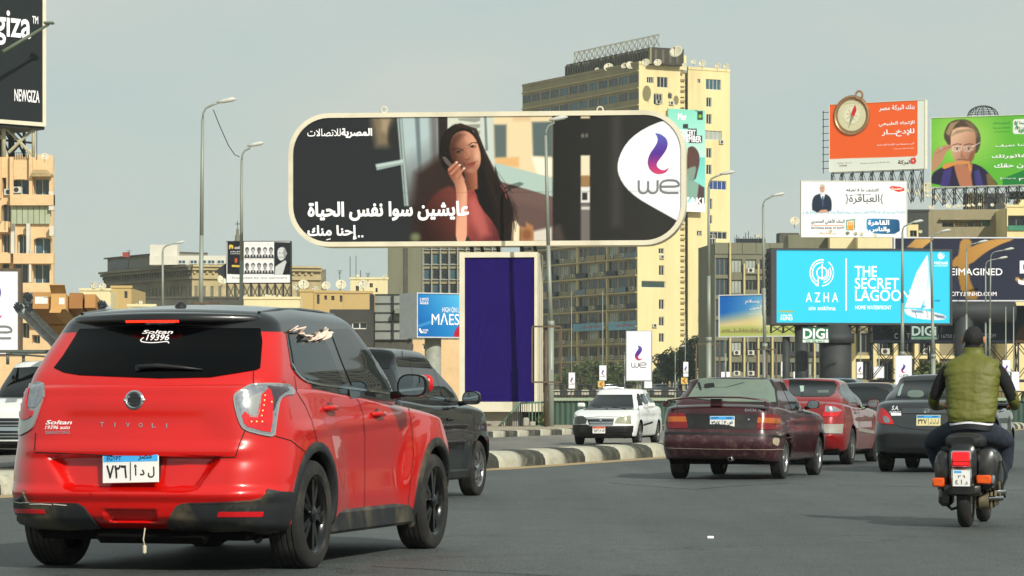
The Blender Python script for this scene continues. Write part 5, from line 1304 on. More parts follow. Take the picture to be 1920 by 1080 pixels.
    for q,m in (((935,282,1008,328),WIN2),((930,530,1012,570),CURT),((950,770,1033,810),mat('window_navy','24407a',.2)),((950,1015,1035,1048),WIN)):ops.append(op(b2,*T(q[0],q[1]),*T(q[2],q[3]),m,3))
    for q in ((1035,45,1065,75),(1043,475,1070,505),(1043,582,1100,625)):ops.append(op(b2,*T2(q[0],q[1]),*T2(q[2],q[3]),WIN,1))
    for fy in (440,476,512,548):ops.append(op(b2,1331,fy,1342,fy+20,WIN,1))
    wall(root,b2,0,W3,5,H-.3,[o[:4] for o in ops],YEL,.3)
    for o in ops:window(root,b2,*o[:4],o[4],o[6],.22,o[5])
    a=b2.at(*T(997,590));ac(root,b2,*a)
    pr=MB();
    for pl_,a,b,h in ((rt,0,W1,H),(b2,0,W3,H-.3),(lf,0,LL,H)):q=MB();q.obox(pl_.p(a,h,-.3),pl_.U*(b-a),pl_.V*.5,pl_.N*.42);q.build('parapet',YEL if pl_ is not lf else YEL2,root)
    lift=MB();a=rt.at(1262,120);b=rt.at(1288,106);lift.obox(rt.p(a[0],H-.5,-3),rt.U*(b[0]-a[0]),rt.V*2.6,rt.N*2.8);lift.build('lift_house',YEL,root)
    # podium
    pd=Plane(c+lf_dir*LL+Vector((-.9,-.5,0))*2.2,math.atan2(-lf_dir.y,-lf_dir.x));ops=[(1+k*3.4,3.2+k*3.4,z,z+2.0,WIN,1) for k in range(13) for z in (-.2,3.6)]
    wall(root,pd,0,46,-1,6.4,[o[:4] for o in ops],YEL2,.4);[window(root,pd,*o[:4],o[4],FRM,.35,1) for o in ops]
    pdr=Plane(pd.p(46,0),R(28.5));ops=[(1+k*3,3.2+k*3,3.4,5.4,WIN,2) for k in range(5)];wall(root,pdr,0,20,-1,6.4,[o[:4] for o in ops],YEL2,.4);[window(root,pdr,*o[:4],o[4],FRW,.35,2) for o in ops]
    mb=MB();A_,B_,C_,D_=pd.p(0,6.4),pd.p(46,6.4),pdr.p(20,6.4),pd.p(0,6.4)+pdr.U*20;mb.prism([(0,0),(1,0)],A_,(0,0,0),(0,0,0),(0,0,0)) if False else mb.obox(A_,B_-A_,Vector((0,0,.5)),pdr.U*20);mb.build('podium_roof',YEL2,root)
    # penthouse of dark ribs, sign lattice above
    ph=Plane(lf.p(14.5,0,-1.5),math.atan2(-lf_dir.y,-lf_dir.x));RIB=mat('rib_grey','5a5646',.85,var=.35,scale=.3,streak=True)
    u0,_=ph.at(1059,130);u1,_=ph.at(1219,100);z1=ph.at(1215,76)[1]-1.2
    mb=MB();mb.obox(ph.p(u0,H,-7),ph.U*(u1-u0),ph.V*(z1-H),ph.N*6.7);mb.build('penthouse',mat('rib_dark','3a372e',.9,var=.3),root)
    n=34;dx=(u1-u0)/n
    for k in range(n):mb=MB();mb.obox(ph.p(u0+k*dx+.1,H,-.3),ph.U*dx*.5,ph.V*(z1-H-rnd.uniform(0,.5)),ph.N*.35);mb.build('rib',RIB,root)
    prr=Plane(ph.p(u1,0),R(28.5));mb=MB();mb.obox(prr.p(0,H,-.4),prr.U*6.5,prr.V*(z1-H),prr.N*.4);mb.build('penthouse_side',YEL2,root)
    for k in range(4):mb=MB();mb.obox(prr.p(.9+k*1.5,H+.3,-.0),prr.U*.5,prr.V*(z1-H-.7),prr.N*.06);mb.build('rib',RIB,root)
    t=MB();a=ph.p(u0,z1,-2);b=ph.p(u1,z1,-2);truss_box(t,(a.x,a.y,z1+.3),(b.x,b.y,z1+2.4),1.4,.07,16);t.build('roof_lattice',mat('pale_steel',''),root)
    # teal poster on the narrow side
    def paint(p):
        p.grad([(1240,190),(1330,190),(1330,300),(1240,300)],'7fd0bc','b4e2d4',(1280,205),(1290,290));p.grad([(1240,295),(1330,295),(1330,380),(1240,380)],'68c4bc','8cdcd0',(1280,300),(1280,370))
        X=lambda pts:[(1240+x/4.7,190+y/4.7) for x,y in pts]
        p.poly(X([(230,240),(312,240),(312,302),(360,302),(360,368),(240,368)]),'2c3038',.4);p.poly(X([(318,85),(365,85),(365,163),(318,163)]),'26302c',.4);p.ell(*X([(342,132)])[0],3.4,3.6,'6cb43c',.5);p.poly(X([(190,200),(235,200),(235,240),(190,240)]),'2c3038',.4)
        p.poly(X([(225,420),(260,392),(300,405),(335,460),(338,540),(320,620),(300,700),(225,700)]),'54342e',.8,sm=1);p.poly(X([(225,600),(262,580),(300,570),(308,600),(285,700),(345,735),(375,800),(375,860),(225,860)]),'7c9a8c',1.2,.9);p.poly(X([(330,730),(380,760),(380,905),(310,905)]),'4c3438',.8);p.poly(X([(235,910),(380,905),(380,965),(235,970)]),'e4e8e6',.4)
    x0,_=rt.at(1252,300);x1,_=rt.at(1322,300);pb=Plane(rt.p(0,0,.9),R(28.5));z0=pb.at(1300,397)[1];z1=pb.at(1300,206)[1];x0,_=pb.at(1253,300);x1,_=pb.at(1322,300)
    po=empty('poster_banner',pb.p(x0,z0),0,'tall teal poster of a man hung on the yellow tower','poster');mb=MB();mb.obox(pb.p(x0,z0,-.4),pb.U*(x1-x0),pb.V*(z1-z0),pb.N*.38);mb.build('backing_box',FRAME,po)
    print_grid('poster',pb,x0,x1,z0,z1,.1,paint,po,0.0)
    L=lambda s,a,b,c_,d,bo=.04:(s,1240+a/4.7,190+b/4.7,1240+c_/4.7,190+d/4.7,bo)
    letters(po,pb,[L('CONCERT',140,252,300,298),L('SEPTEMBER',120,308,352,352),L('ZAKI',190,850,374,905,.06),L('Mar',145,108,222,165,.06)],INKW,.05)
tower()
# satellite dishes on the roofs (photo pixel, depth, radius in pixels)
DL=[(1267,96,512,12.5,'largest dish on the yellow tower, at its right corner'),(1233,117,512,8,'dish above the narrow side of the yellow tower'),(1210,117,516,8,'dish on the corner of the yellow tower'),(1141,126,530,9,'wide dish on the roof edge of the yellow tower'),(1119,130,534,4,'small dish on the shaded roof edge of the yellow tower'),(1182,122,522,8,'dish below the ribbed penthouse'),(1170,123,524,6,'small dish below the ribbed penthouse'),
      (1300,116,516,5,'small dish over the louvre shaft'),(1316,119,516,7,'brownish dish on the right block of the tower'),(1345,123,516,6,'second last dish on the right block of the tower'),(1361,124,516,6,'rightmost dish on the yellow tower'),(1283,121,514,4,'small dish beside the lift house'),
      (176,535,300,7,'left one of the dish pair beyond the cardboard load'),(192,537,300,6.5,'right one of the dish pair beyond the cardboard load'),(569,533,320,10,'big dish left over the tan roofs'),(611,535,320,9,'big dish in the middle of the tan roofs'),(639,533,320,10,'big dish right of the tan roofs'),(555,538,320,7,'dish by the end of the old stone block'),(590,542,318,7,'dish between the two big roof dishes'),(681,533,330,10,'big brown dish on the yellow roof structures'),(721,518,340,4.5,'small dish beside the aerials, left of the dark office tower'),(671,517,340,2.5,'tiny round dish on a mast over the yellow roofs'),
      (500,555,305,3.5,'first of four white dishes under the portraits billboard'),(506,556,305,3.8,'second of four white dishes under the portraits billboard'),(514,556,305,3.8,'third of four white dishes under the portraits billboard'),(525,556,305,3.8,'fourth of four white dishes under the portraits billboard'),(460,556,305,3.5,'dish just right of the lamp post under the portraits billboard'),(417,524,400,9,'big dish left of the portraits billboard'),
      (264,567,290,3,'tiny upper dish over the pale low wall'),(255,572,290,2.8,'tiny lower dish over the pale low wall'),(1490,414,300,9,'large dish on a post left of the white bank billboard'),(1421,442,400,4,'dish on the olive roof by the street lamp'),
      (1557,434,275,5,'pale dish in front of the bank billboard foot'),(1589,437,275,4,'second dish along the bank billboard foot'),(1604,438,275,3.4,'third dish along the bank billboard foot'),(1615,439,275,3.4,'fourth dish along the bank billboard foot'),(1641,441,275,3.2,'fifth dish along the bank billboard foot'),
      (1778,386,318,4.6,'first large white dish on the roof below the green billboard'),(1790,388,318,3.8,'second white dish below the green billboard'),(1798,386,318,3.8,'third white dish below the green billboard'),(1806,385,318,3.8,'fourth white dish below the green billboard'),(1816.5,385,318,3.4,'fifth white dish below the green billboard'),(1825,384,318,3.6,'sixth white dish below the green billboard'),(1837,383,318,3.4,'seventh white dish below the green billboard'),(1860.5,384,318,3.2,'dish in front of the dark penthouse door'),(1886.5,381,318,3.4,'last dish at the roof end below the green billboard'),(1770,375,320,6,'cream dish behind the row of white dishes'),(1733,366,320,4,'round white dish in the lattice under the orange billboard'),(1740,366.5,320,3,'smaller white dish in the lattice under the orange billboard'),(1748,366.5,320,3.4,'white dish left of the green billboard support'),(1737,352,330,12,'huge cream dish behind the lattice of the orange billboard'),(1720,361,320,5,'cream dish left in the lattice of the orange billboard'),(1704,358,320,4,'pale dish at the right edge of the bank billboard'),(1726,434,315,3.4,'white dish on the dark block right of the bank billboard'),(1746,388,318,6,'tilted cream dish at the left end of the dish row'),(1755,370,322,6,'orange tinted dish over the grey concrete house'),
      (57,284,300,6,'dish at the foot of the mast on the cream house'),(84,293,300,7,'rightmost dish on the cream house'),(67,291,302,6,'middle dish on the cream house')]
for q in DL:dish(*q,yaw=random.Random(q[0]).uniform(-25,25))
def wnd(root,pl,rects,m=WIN,fr=FRM,n=1,rec=.25):
    out=[]
    for x0,y0,x1,y1 in rects:a=pl.at(x0,y1);b=pl.at(x1,y0);out.append((a[0],b[0],a[1],b[1],m,fr,n))
    return out
def simple_block(label,d,rect,wm,depth=12,yaw=0,wins=(),pane=WIN,fr=FRM,nb=1,parapet=True,zb=-.02,cat='building',name='building',rec=.3):
    """house front measured in the photograph: rect = left, top, right px; windows as px rects"""
    l,t,r=rect;pl=Plane(P(l,HY,d),R(yaw));pl.O.z=0;u0=0;u1,_=pl.at(r,t);_,v1=pl.at(l,t);root=empty(name,pl.p(u1/2,0),0,label,cat);root.location.z=0
    W_=wnd(root,pl,wins,pane,fr,nb);wall(root,pl,0,u1,zb,v1,[w[:4] for w in W_],wm,rec)
    for w in W_:window(root,pl,*w[:4],w[4],w[5],rec*.8,w[6])
    blockbody(root,pl,0,u1,zb,v1-.02,depth,wm,gap=rec+.05)
    if parapet:mb=MB();mb.obox(pl.p(-.1,v1,-.35),pl.U*(u1+.2),pl.V*.25,pl.N*.45);mb.build('parapet',wm,root)
    return root,pl,u1,v1
TAN=mat('wall_tan','b39c68',.9,var=.15,scale=.4,dirt='7c6a44',dirt_amt=.4,dscale=.4,streak=True);CRM=mat("wall_cream","d2c89e",.88,var=.1,scale=.4,dirt='9a8c62',dirt_amt=.35,dscale=.3,streak=True);STN=mat('stone_grey','6b695a',.9,var=.25,scale=.5,dirt='4a483e',dirt_amt=.5,dscale=.4);DGY=mat('wall_darkgrey','4a4a42',.9,var=.25,scale=.4,dirt='6e6a5a',dirt_amt=.5,dscale=.5);ORG=mat("wall_orange","d2b488",.85,var=.1,scale=.4,dirt='a9824e',dirt_amt=.3);WHW=mat('wall_white','c8c6b8',.85,var=.1,scale=.4);OLV=mat('wall_olive','6f705c',.88,var=.2,scale=.3,dirt='4f5042',dirt_amt=.4,streak=True)
# cream apartment house at the left edge
def left_house():
    d=310;pl=Plane(P(0,HY,d),R(0));pl.O.z=0;root=empty('apartment_house',P(30,HY,d),0,'orange and cream apartment house with arched balconies at the left edge','building');root.location.z=0
    S=lambda a,b,c,e:(*pl.at(a,e),*pl.at(c,b))                 # -> u0,v0,u1,v1
    def rect(a,b,c,e):q=S(a,b,c,e);return (q[0],q[2],q[1],q[3])
    ops=[rect(21,336,55,364),rect(63,334,92,368),rect(4,333,12,360),rect(3,383,20,416),rect(32,439,50,475),rect(63,445,95,477),rect(3,439,18,473),rect(25,494,52,531),rect(62,495,93,532),rect(4,494,18,505),rect(40,603,55,634),rect(60,628,75,644),rect(62,553,92,590),rect(25,553,52,590)]
    for k in range(6):ops.append(rect(-40+0*k,336+55*k,-14,364+55*k))
    wall(root,pl,pl.at(-60,0)[0],pl.at(96,0)[0],0,pl.at(0,290)[1],ops,ORG,1.2)
    for o in ops:w_=Plane(pl.p(0,0,-1.0),0);window(root,w_,o[0],o[1],o[2],o[3],WIN2 if o[0]>-50 else WIN,FRW,.1,1)
    blockbody(root,pl,pl.at(-60,0)[0],pl.at(94,0)[0],0,pl.at(0,291)[1],3.5,WHW,gap=1.25)
    for (a,b,c,e) in ((22,366,103,386),(28,476,103,495),(22,531,103,549),(-50,416,18,436),(-50,476,22,494),(22,588,100,606)):
        q=S(a,b,c,e);mb=MB();n=8
        mb.obox(pl.p(q[0],q[1],0),pl.U*(q[2]-q[0]),pl.V*(q[3]-q[1]),pl.N*1.0);mb.build('balcony',ORG,root)
    # arches: spandrels over the openings
    for (a,b,c,t) in ((63,445,95,6),(32,439,50,5),(21,336,55,3),(3,383,20,5),(4,494,18,4)):
        mb=MB();q=S(a,b,c,b+t);w=q[2]-q[0];h=q[3]-q[1]
        for sx in (0,1):
            pts=[(q[0]+sx*w,q[3])]+[(q[0]+w/2+(1 if sx else-1)*w/2*math.cos(t_),q[1]+h*math.sin(t_)) for t_ in np.linspace(0,math.pi/2,7)]
            mb.prism([(x,y) for x,y in pts],pl.p(0,0,-.15),pl.U,pl.V,pl.N*.17)
        mb.build('arch',ORG,root)
    q=S(22,387,96,420);n=7
    for k in range(n):mb=MB();w=(q[2]-q[0])/n;mb.obox(pl.p(q[0]+k*w+.03,q[1],.3),pl.U*(w-.06),pl.V*(q[3]-q[1]),pl.N*.1);mb.build('glazed_panel',mat('glazing_pale_green','9ca68a',.5,var=.15,scale=.5),root)
    for (a,b,c,e) in ((23,420,29,476),(52,420,58,476),(57,530,61,470),(94,360,103,395),(95,425,103,443)):q=S(a,min(b,e),c,max(b,e));mb=MB();mb.obox(pl.p(q[0],q[1],.0),pl.U*(q[2]-q[0]),pl.V*(q[3]-q[1]),pl.N*.9);mb.build('pilaster',WHW,root)
    for a,c in ((20,26),(56,62),(0,3)):q=S(a,290,c,372);mb=MB();mb.obox(pl.p(q[0],q[1],.0),pl.U*(q[2]-q[0]),pl.V*(q[3]-q[1]),pl.N*.6);mb.build('pilaster',ORG,root)
    # tiled lean-to roof and white stair head
    q=S(62,312,99,327);mb=MB();mb.quad(pl.p(q[0],q[3],-.8),pl.p(q[2]-1.2,q[3],-.8),pl.p(q[2],q[1],1.2),pl.p(q[0],q[1],1.2));mb.obox(pl.p(q[0],q[1]-.3,-.5),pl.U*(q[2]-q[0]),pl.V*.28,pl.N*1.7);mb.build('lean_to_roof',mat('roof_tile_sand','a08c64',.9,var=.2),root)
    q=S(77,296,92,313);mb=MB();mb.obox(pl.p(q[0],q[1],-2.5),pl.U*(q[2]-q[0]),pl.V*(q[3]-q[1]),pl.N*2.4);mb.build('stair_head',WHW,root)
    q=S(28,286,57,299);mb=MB()
    for k in range(10):mb.tube(pl.p(q[0]+(q[2]-q[0])*k/9,q[1],.1),pl.p(q[0]+(q[2]-q[0])*k/9,q[1]+.7,.1),.03,n=4)
    mb.tube(pl.p(q[0],q[1]+.7,.1),pl.p(q[2],q[1]+.7,.1),.04,n=4);mb.build('roof_railing',DSTEEL,root)
    for x,y in ((24,362),(9,366)):a=pl.at(x,y);ac(root,pl,a[0],a[1])
left_house()
# old stone block with cornices
def old_block():
    d=420;c=P(360,HY,d);c.z=0;ld=Vector((-.55,.83,0)).normalized();root=empty('old_stone_block',c,0,'old grey stone block with cornices and a white penthouse, left of the portraits billboard','building')
    lf=Plane(c+ld*29,math.atan2(-ld.y,-ld.x));rt=Plane(c,R(16));LR,_=rt.at(602,500);zt=21.2;rnd=random.Random(8)
    for pl,L_,m in ((lf,29,STN),(rt,LR,mat('stone_sunlit','a89b74',.9,var=.2,scale=.4,dirt='7a7050',dirt_amt=.5))):  # shaded side in darker grey, sunlit side in paler sand: light put into colour
        ops=[];n=int(L_/1.15)
        for k in range(n):ops.append((k*1.15+.35,k*1.15+.8,16.2,18.2))
        for k in range(int(L_/2.4)):ops.append((k*2.4+.6,k*2.4+1.8,10.6,13.0));ops.append((k*2.4+.6,k*2.4+1.8,6.6,9.0))
        wall(root,pl,0,L_,0,zt,ops,m,.15);[window(root,pl,*o,WIN if o[2]<15 else STN,FRM,.12,1 if o[2]<15 else 0) for o in ops]
        for z,o,h in ((zt-.3,.9,.3),(zt-.75,.6,.4),(19.2,.35,.35),(15.3,.5,.5),(13.8,.3,.3)):mb=MB();mb.obox(pl.p(-.0,z,0),pl.U*L_,pl.V*h,pl.N*o);mb.build('cornice',m,root)
        for k in range(int(L_/.9)):mb=MB();mb.obox(pl.p(k*.9+.2,zt-1.25,0),pl.U*.35,pl.V*.45,pl.N*.3);mb.build('dentil',m,root)
    mb=MB();A_=lf.p(0,0,-.45);mb.obox(A_,(c-lf.O),Vector((0,0,zt-.4)),rt.U*LR-lf.N*.4);mb.build('core',STN,root)
    # penthouses
    p1=Plane(lf.p(.5,zt,-1),math.atan2(-ld.y,-ld.x));a=p1.at(200,484)[1];ops=[(1.5,4,.4,1.6)]
    mb=MB();mb.obox(lf.p(0.3,zt,-6),lf.U*22,lf.V*2.0,lf.N*5.5);mb.build('penthouse',mat('grey_render','7a7a70',.85,var=.2),root)
    pw=Plane(P(282,HY,424),0);pw.O.z=0;
    def bx(x0,y0,x1,y1,dep,m,nm,off=0):a=pw.at(x0,y1);b=pw.at(x1,y0);q=MB();q.obox(pw.p(a[0],a[1],-dep+off),pw.U*(b[0]-a[0]),pw.V*(b[1]-a[1]),pw.N*dep);return q.build(nm,m,root)
    bx(282,459,333,482,4,WHW,'white_roof_room',.5);bx(282,480,425,497,5,WHW,'white_roof_room',1.0)
    pz=Plane(pw.p(0,0,1.06),0)
    for x in (334,356,373,389,407):a=pz.at(x,495);b=pz.at(x+14,487);window(root,pz,a[0],b[0],a[1],b[1],WIN2,FRW,.02,1)
    mb=MB();mb.obox(lf.p(1.0,zt+.45,-.5),lf.U*6.5,lf.V*1.2,lf.N*.06);mb.build('ribbon_window',WIN,root);mb=MB();mb.obox(lf.p(0,zt+2.0,-6),lf.U*22.4,lf.V*.2,lf.N*6);mb.build('roof_edge',DGY,root)
    # red roof tank and mast
    bx(230,473,242,482,1,mat('tank_red','8c3a2c',.6),'roof_tank',.2)
    s=empty('church_spire',P(445,452,470),0,'small church spire with a cross behind the portraits billboard','spire');q=P(445.5,452,470);r_=.085;mb=MB();mb.lathe([(.62,-4),(.60,0),(.42,.25),(.40,.9),(.28,1.0),(.20,1.7),(.26,1.85),(.1,1.95),(.07,2.4)],10,'Z',q);mb.build('spire_body',STN,s);mb=MB();mb.box(q.x-.05,q.x+.05,q.y-.05,q.y+.05,q.z+2.3,q.z+3.2);mb.box(q.x-.38,q.x+.38,q.y-.04,q.y+.04,q.z+2.68,q.z+2.8);mb.build('cross',DSTEEL,s)
old_block()
simple_block('dark grey low range below the old stone block',330,(190,560,470),DGY,10,wins=[(205+k*13,585,213+k*13,594) for k in range(12)])
simple_block('cream windowless box building beyond the cardboard load',300,(150,545,207),CRM)
simple_block('tan roof room with one window below the old stone block',305,(209,540,246),TAN,wins=[(233,546,239,559)])
simple_block('pale low wall building left of the tallest street lamp',280,(240,575,291),CRM)
simple_block('long cream blank wall under the portraits billboard',296,(457,561,562),CRM,14)
simple_block('tan blank flank left of the small balconies',300,(562,547,587),TAN)
simple_block('tan house with small dark windows and a blue door',302,(587,549,644),TAN,wins=[(608,554,613,562),(621,555,627,563),(637,554,642,566),(594,552,599,570)])
simple_block('plain tan house left of the corrugated screen',303,(644,550,698),TAN)
simple_block('charcoal wall with faded writing behind the red SUV mirror',250,(618,580,696),mat('wall_charcoal','3a3a36',.9,var=.2,scale=1),wins=[(660,604,688,617)],fr=FRW,parapet=False)
simple_block('orange low building behind the round column',262,(694,637,880),ORG,12,wins=[(745,645,775,656),(792,645,812,656)],fr=FRW,parapet=False)
simple_block('yellowish upper houses with water tanks left of the dark office tower',345,(657,524,727),CRM,wins=[(693,531,699,539),(704,540,708,548),(667,536,673,546)])
for i,(x,y0,y1) in enumerate(((656.5,481,525),(667.5,480,525),(637,508,550),(676,507,520),(69,240,300),(1712,470,440),(690,513,528),(242,470,486))):
    if y0>y1:continue
    dd=345 if x>600 else (300 if x<100 else 420);o=empty('aerial_mast',P(x,y1,dd),0,['tall thin aerial left of the dark office tower','second tall thin aerial left of the dark office tower','aerial with cross arms over the tan houses','short aerial between the yellow roofs','thin rod beside the lattice mast','','short aerial over the cream roofs','aerial beside the red roof tank'][i],'aerial');mb=MB();mb.tube(P(x,y1,dd),P(x,y0,dd),.05,n=4)
    if i in (2,6,7):[mb.tube(P(x-5+k,y0+3*k,dd),P(x+5-k,y0+3*k-1.5,dd),.03,n=4) for k in range(3)]
    mb.build('rod',DSTEEL,o)
def office():
    root,pl,u1,v1=simple_block('dark concrete office tower with a window grid behind the purple pylon',345,(727,440,793),OLV,16,rec=.3);
    p2=Plane(pl.p(u1,0,-.2),0);W_=9.2;ops=[(k*1.02+.08,k*1.02+.94,z,z+1.25,WIN if (k+int(z))%3 else WIN2,0) for k in range(9) for z in [7+1.78*j for j in range(8)]]
    wall(root,p2,0,W_,0,v1,[o[:4] for o in ops],mat('spandrel_sand','8a8468',.85,var=.2),.3);[window(root,p2,*o[:4],o[4],FRM,.25,0) for o in ops]
    for k in range(10):mb=MB();mb.obox(p2.p(k*1.02-.05,6,0),p2.U*.1,p2.V*(v1-6),p2.N*.35);mb.build('mullion',mat('mullion_grey','8e9490',.5),root)
    for j in range(9):mb=MB();mb.obox(p2.p(0,6.9+1.78*j,0),p2.U*W_,p2.V*.07,p2.N*.25);mb.build('transom',mat('mullion_grey',''),root)
    blockbody(root,p2,0,W_,0,v1-.02,15,OLV,gap=.4);mb=MB();mb.obox(pl.p(u1*.45,0,-.02),pl.U*.5,pl.V*(v1-.1),pl.N*.12);mb.build('service_slot',DGY,root)
office()
def screenwall():
    d=255;pl=Plane(P(702,HY,d),0);pl.O.z=0;root=empty('corrugated_screen',P(736,HY,d),0,'pale corrugated metal screen on a steel grid left of the blue billboard','screen wall');root.location.z=0;a=pl.at(703,637);b=pl.at(773,552);COR=mat('corrugated_pale','9ca19a',.6,var=.15,scale=.5,streak=True);n=9;w=(b[0]-a[0])/n
    for k in range(n):
        mb=MB();prev=None
        for j in range(9):
            u=a[0]+w*(k+j/8);cur=[mb.pt(pl.p(u,a[1],.06*(j%2))),mb.pt(pl.p(u,b[1],.06*(j%2)))]
            if prev:mb.face([prev[0],cur[0],cur[1],prev[1]])
            prev=cur
        mb.build('sheet_panel',COR,root,fix=False)
    for j in range(6):v=a[1]+(b[1]-a[1])*j/5;mb=MB();mb.obox(pl.p(a[0],v-.05,.08),pl.U*(b[0]-a[0]),pl.V*.08,pl.N*.06);mb.build('steel_rail',DSTEEL,root)
    for u,wd in ((a[0]-.45,.4),((a[0]+b[0])/2-.1,.12),(b[0]-.2,.15)):mb=MB();mb.obox(pl.p(u,a[1],.05),pl.U*wd,pl.V*(b[1]-a[1]),pl.N*.3);mb.build('steel_post',DSTEEL,root)
    mb=MB();c_=pl.at(741,588);e=pl.at(772,579);mb.obox(pl.p(c_[0],c_[1],0),pl.U*(e[0]-c_[0]),pl.V*(e[1]-c_[1]),pl.N*1.2);mb.build('ledge_box',mat('grey_render',''),root)
    bk=MB();bk.obox(pl.p(a[0],a[1]-2,-1),pl.U*(b[0]-a[0]),pl.V*(b[1]-a[1]+2),pl.N*.9);bk.build('backing_wall',DGY,root)
screenwall()
# olive block behind the cyan screen
def olive():
    d=420;pl=Plane(P(1340,HY,d),R(6));pl.O.z=0;root=empty('office_block',P(1450,HY,d),0,'olive office block with pale columns behind the cyan screen','building');root.location.z=0;bw=2.05;nb=13;U1=nb*bw+2.2;H=pl.at(1345,455)[1];ops=[];rnd=random.Random(6)
    for z in [2.4+2.95*k for k in range(7)]:
        for k in range(nb):u=2.2+k*bw;ops+=[(u+.25,u+bw-.25,z,z+1.9,WIN if rnd.random()<.8 else CURT,2)]
        ops.append((.15,2.0,z-.4,z+2.1,mat('glass_grey','39444a',.15),2))
    top=[o for o in ops if o[3]<H-1.3]
    wall(root,pl,0,U1,0,H,[o[:4] for o in top],OLV,.35);[window(root,pl,*o[:4],o[4],FRM,.3,o[5]) for o in top]
    for k in range(nb+1):mb=MB();mb.obox(pl.p(2.2+k*bw-.12,0,0),pl.U*.24,pl.V*(H-3 if k else H),pl.N*.4);mb.build('column',mat('column_sand','b5a878',.85,var=.15),root)
    for z in [1.9+2.95*k for k in range(7)]:
        for k in range(nb):
            if rnd.random()<.5:mb=MB();mb.obox(pl.p(2.2+k*bw+.15,z+.3,0),pl.U*(bw-.3),pl.V*.7,pl.N*.35);mb.build('balcony',OLV if rnd.random()<.6 else DSTEEL,root)
            if rnd.random()<.3:ac(root,pl,2.2+k*bw+.5,z+.5)
    for k in range(int(U1/2.0)):mb=MB();mb.obox(pl.p(k*2.0+.03,H-1.6,0),pl.U*1.94,pl.V*1.6,pl.N*.15);mb.build('cladding_panel',OLV,root)
    blockbody(root,pl,0,U1,0,H-.05,14,OLV,gap=.4)
    q=MB();a=pl.at(1463,450);b=pl.at(1500,430);q.obox(pl.p(a[0],H-.4,-3),pl.U*(b[0]-a[0]),pl.V*1.9,pl.N*2.4);q.build('roof_plant',DGY,root)
    q=MB();rnd=random.Random(9)
    for k in range(14):x=1378+k*4.2;q.tube(P(x,456,426),P(x+rnd.uniform(-1,1),449-rnd.uniform(0,34 if 4<k<9 else 10),426),.06,n=3)
    for k in range(6):q.box(*(lambda c_:(c_.x-.4,c_.x+.4,c_.y,c_.y+.5,c_.z-1,c_.z+.2))(P(1385+k*9,450,426)))
    q.build('roof_aerials',DSTEEL,root)
olive()
simple_block('cream roof block below the bank billboard',300,(1556,437,1606),CRM,5,zb=17,parapet=False);simple_block('cream roof block under the right end of the bank billboard',298,(1608,440,1690),CRM,5,zb=17,parapet=False)
simple_block('olive roof block left below the bank billboard',302,(1478,440,1556),OLV,5,zb=17,parapet=False)
def yellow_frame():
    d=330;pl=Plane(P(1560,HY,d),0);pl.O.z=0;root=empty('arcade_building',P(1740,HY,d),0,'yellow building with tall columns and dark bays behind the lattices on the right','building');root.location.z=0;ops=[];rnd=random.Random(12);bw=2.35;nb=11
    for k in range(nb):ops+=[(k*bw+.45,k*bw+bw-.25,z,z+2.2,WIN if rnd.random()<.8 else SHUT,2) for z in (.8,3.9,7.0,10.0)]
    wall(root,pl,0,nb*bw,0,13.5,[o[:4] for o in ops],YEL2,.5);[window(root,pl,*o[:4],o[4],FRM,.45,2) for o in ops]
    for k in range(nb+1):mb=MB();mb.obox(pl.p(k*bw-.2,0,0),pl.U*.42,pl.V*13.4,pl.N*.8);mb.build('column',YEL,root)
    for z in (3.2,6.3):mb=MB();mb.obox(pl.p(0,z,0),pl.U*nb*bw,pl.V*.35,pl.N*.5);mb.build('string_course',YEL,root)
    for k in range(0,nb,2):ac(root,pl,k*bw+.8,6.8)
    blockbody(root,pl,0,nb*bw,0,13.4,10,YEL2,gap=.6)
yellow_frame()
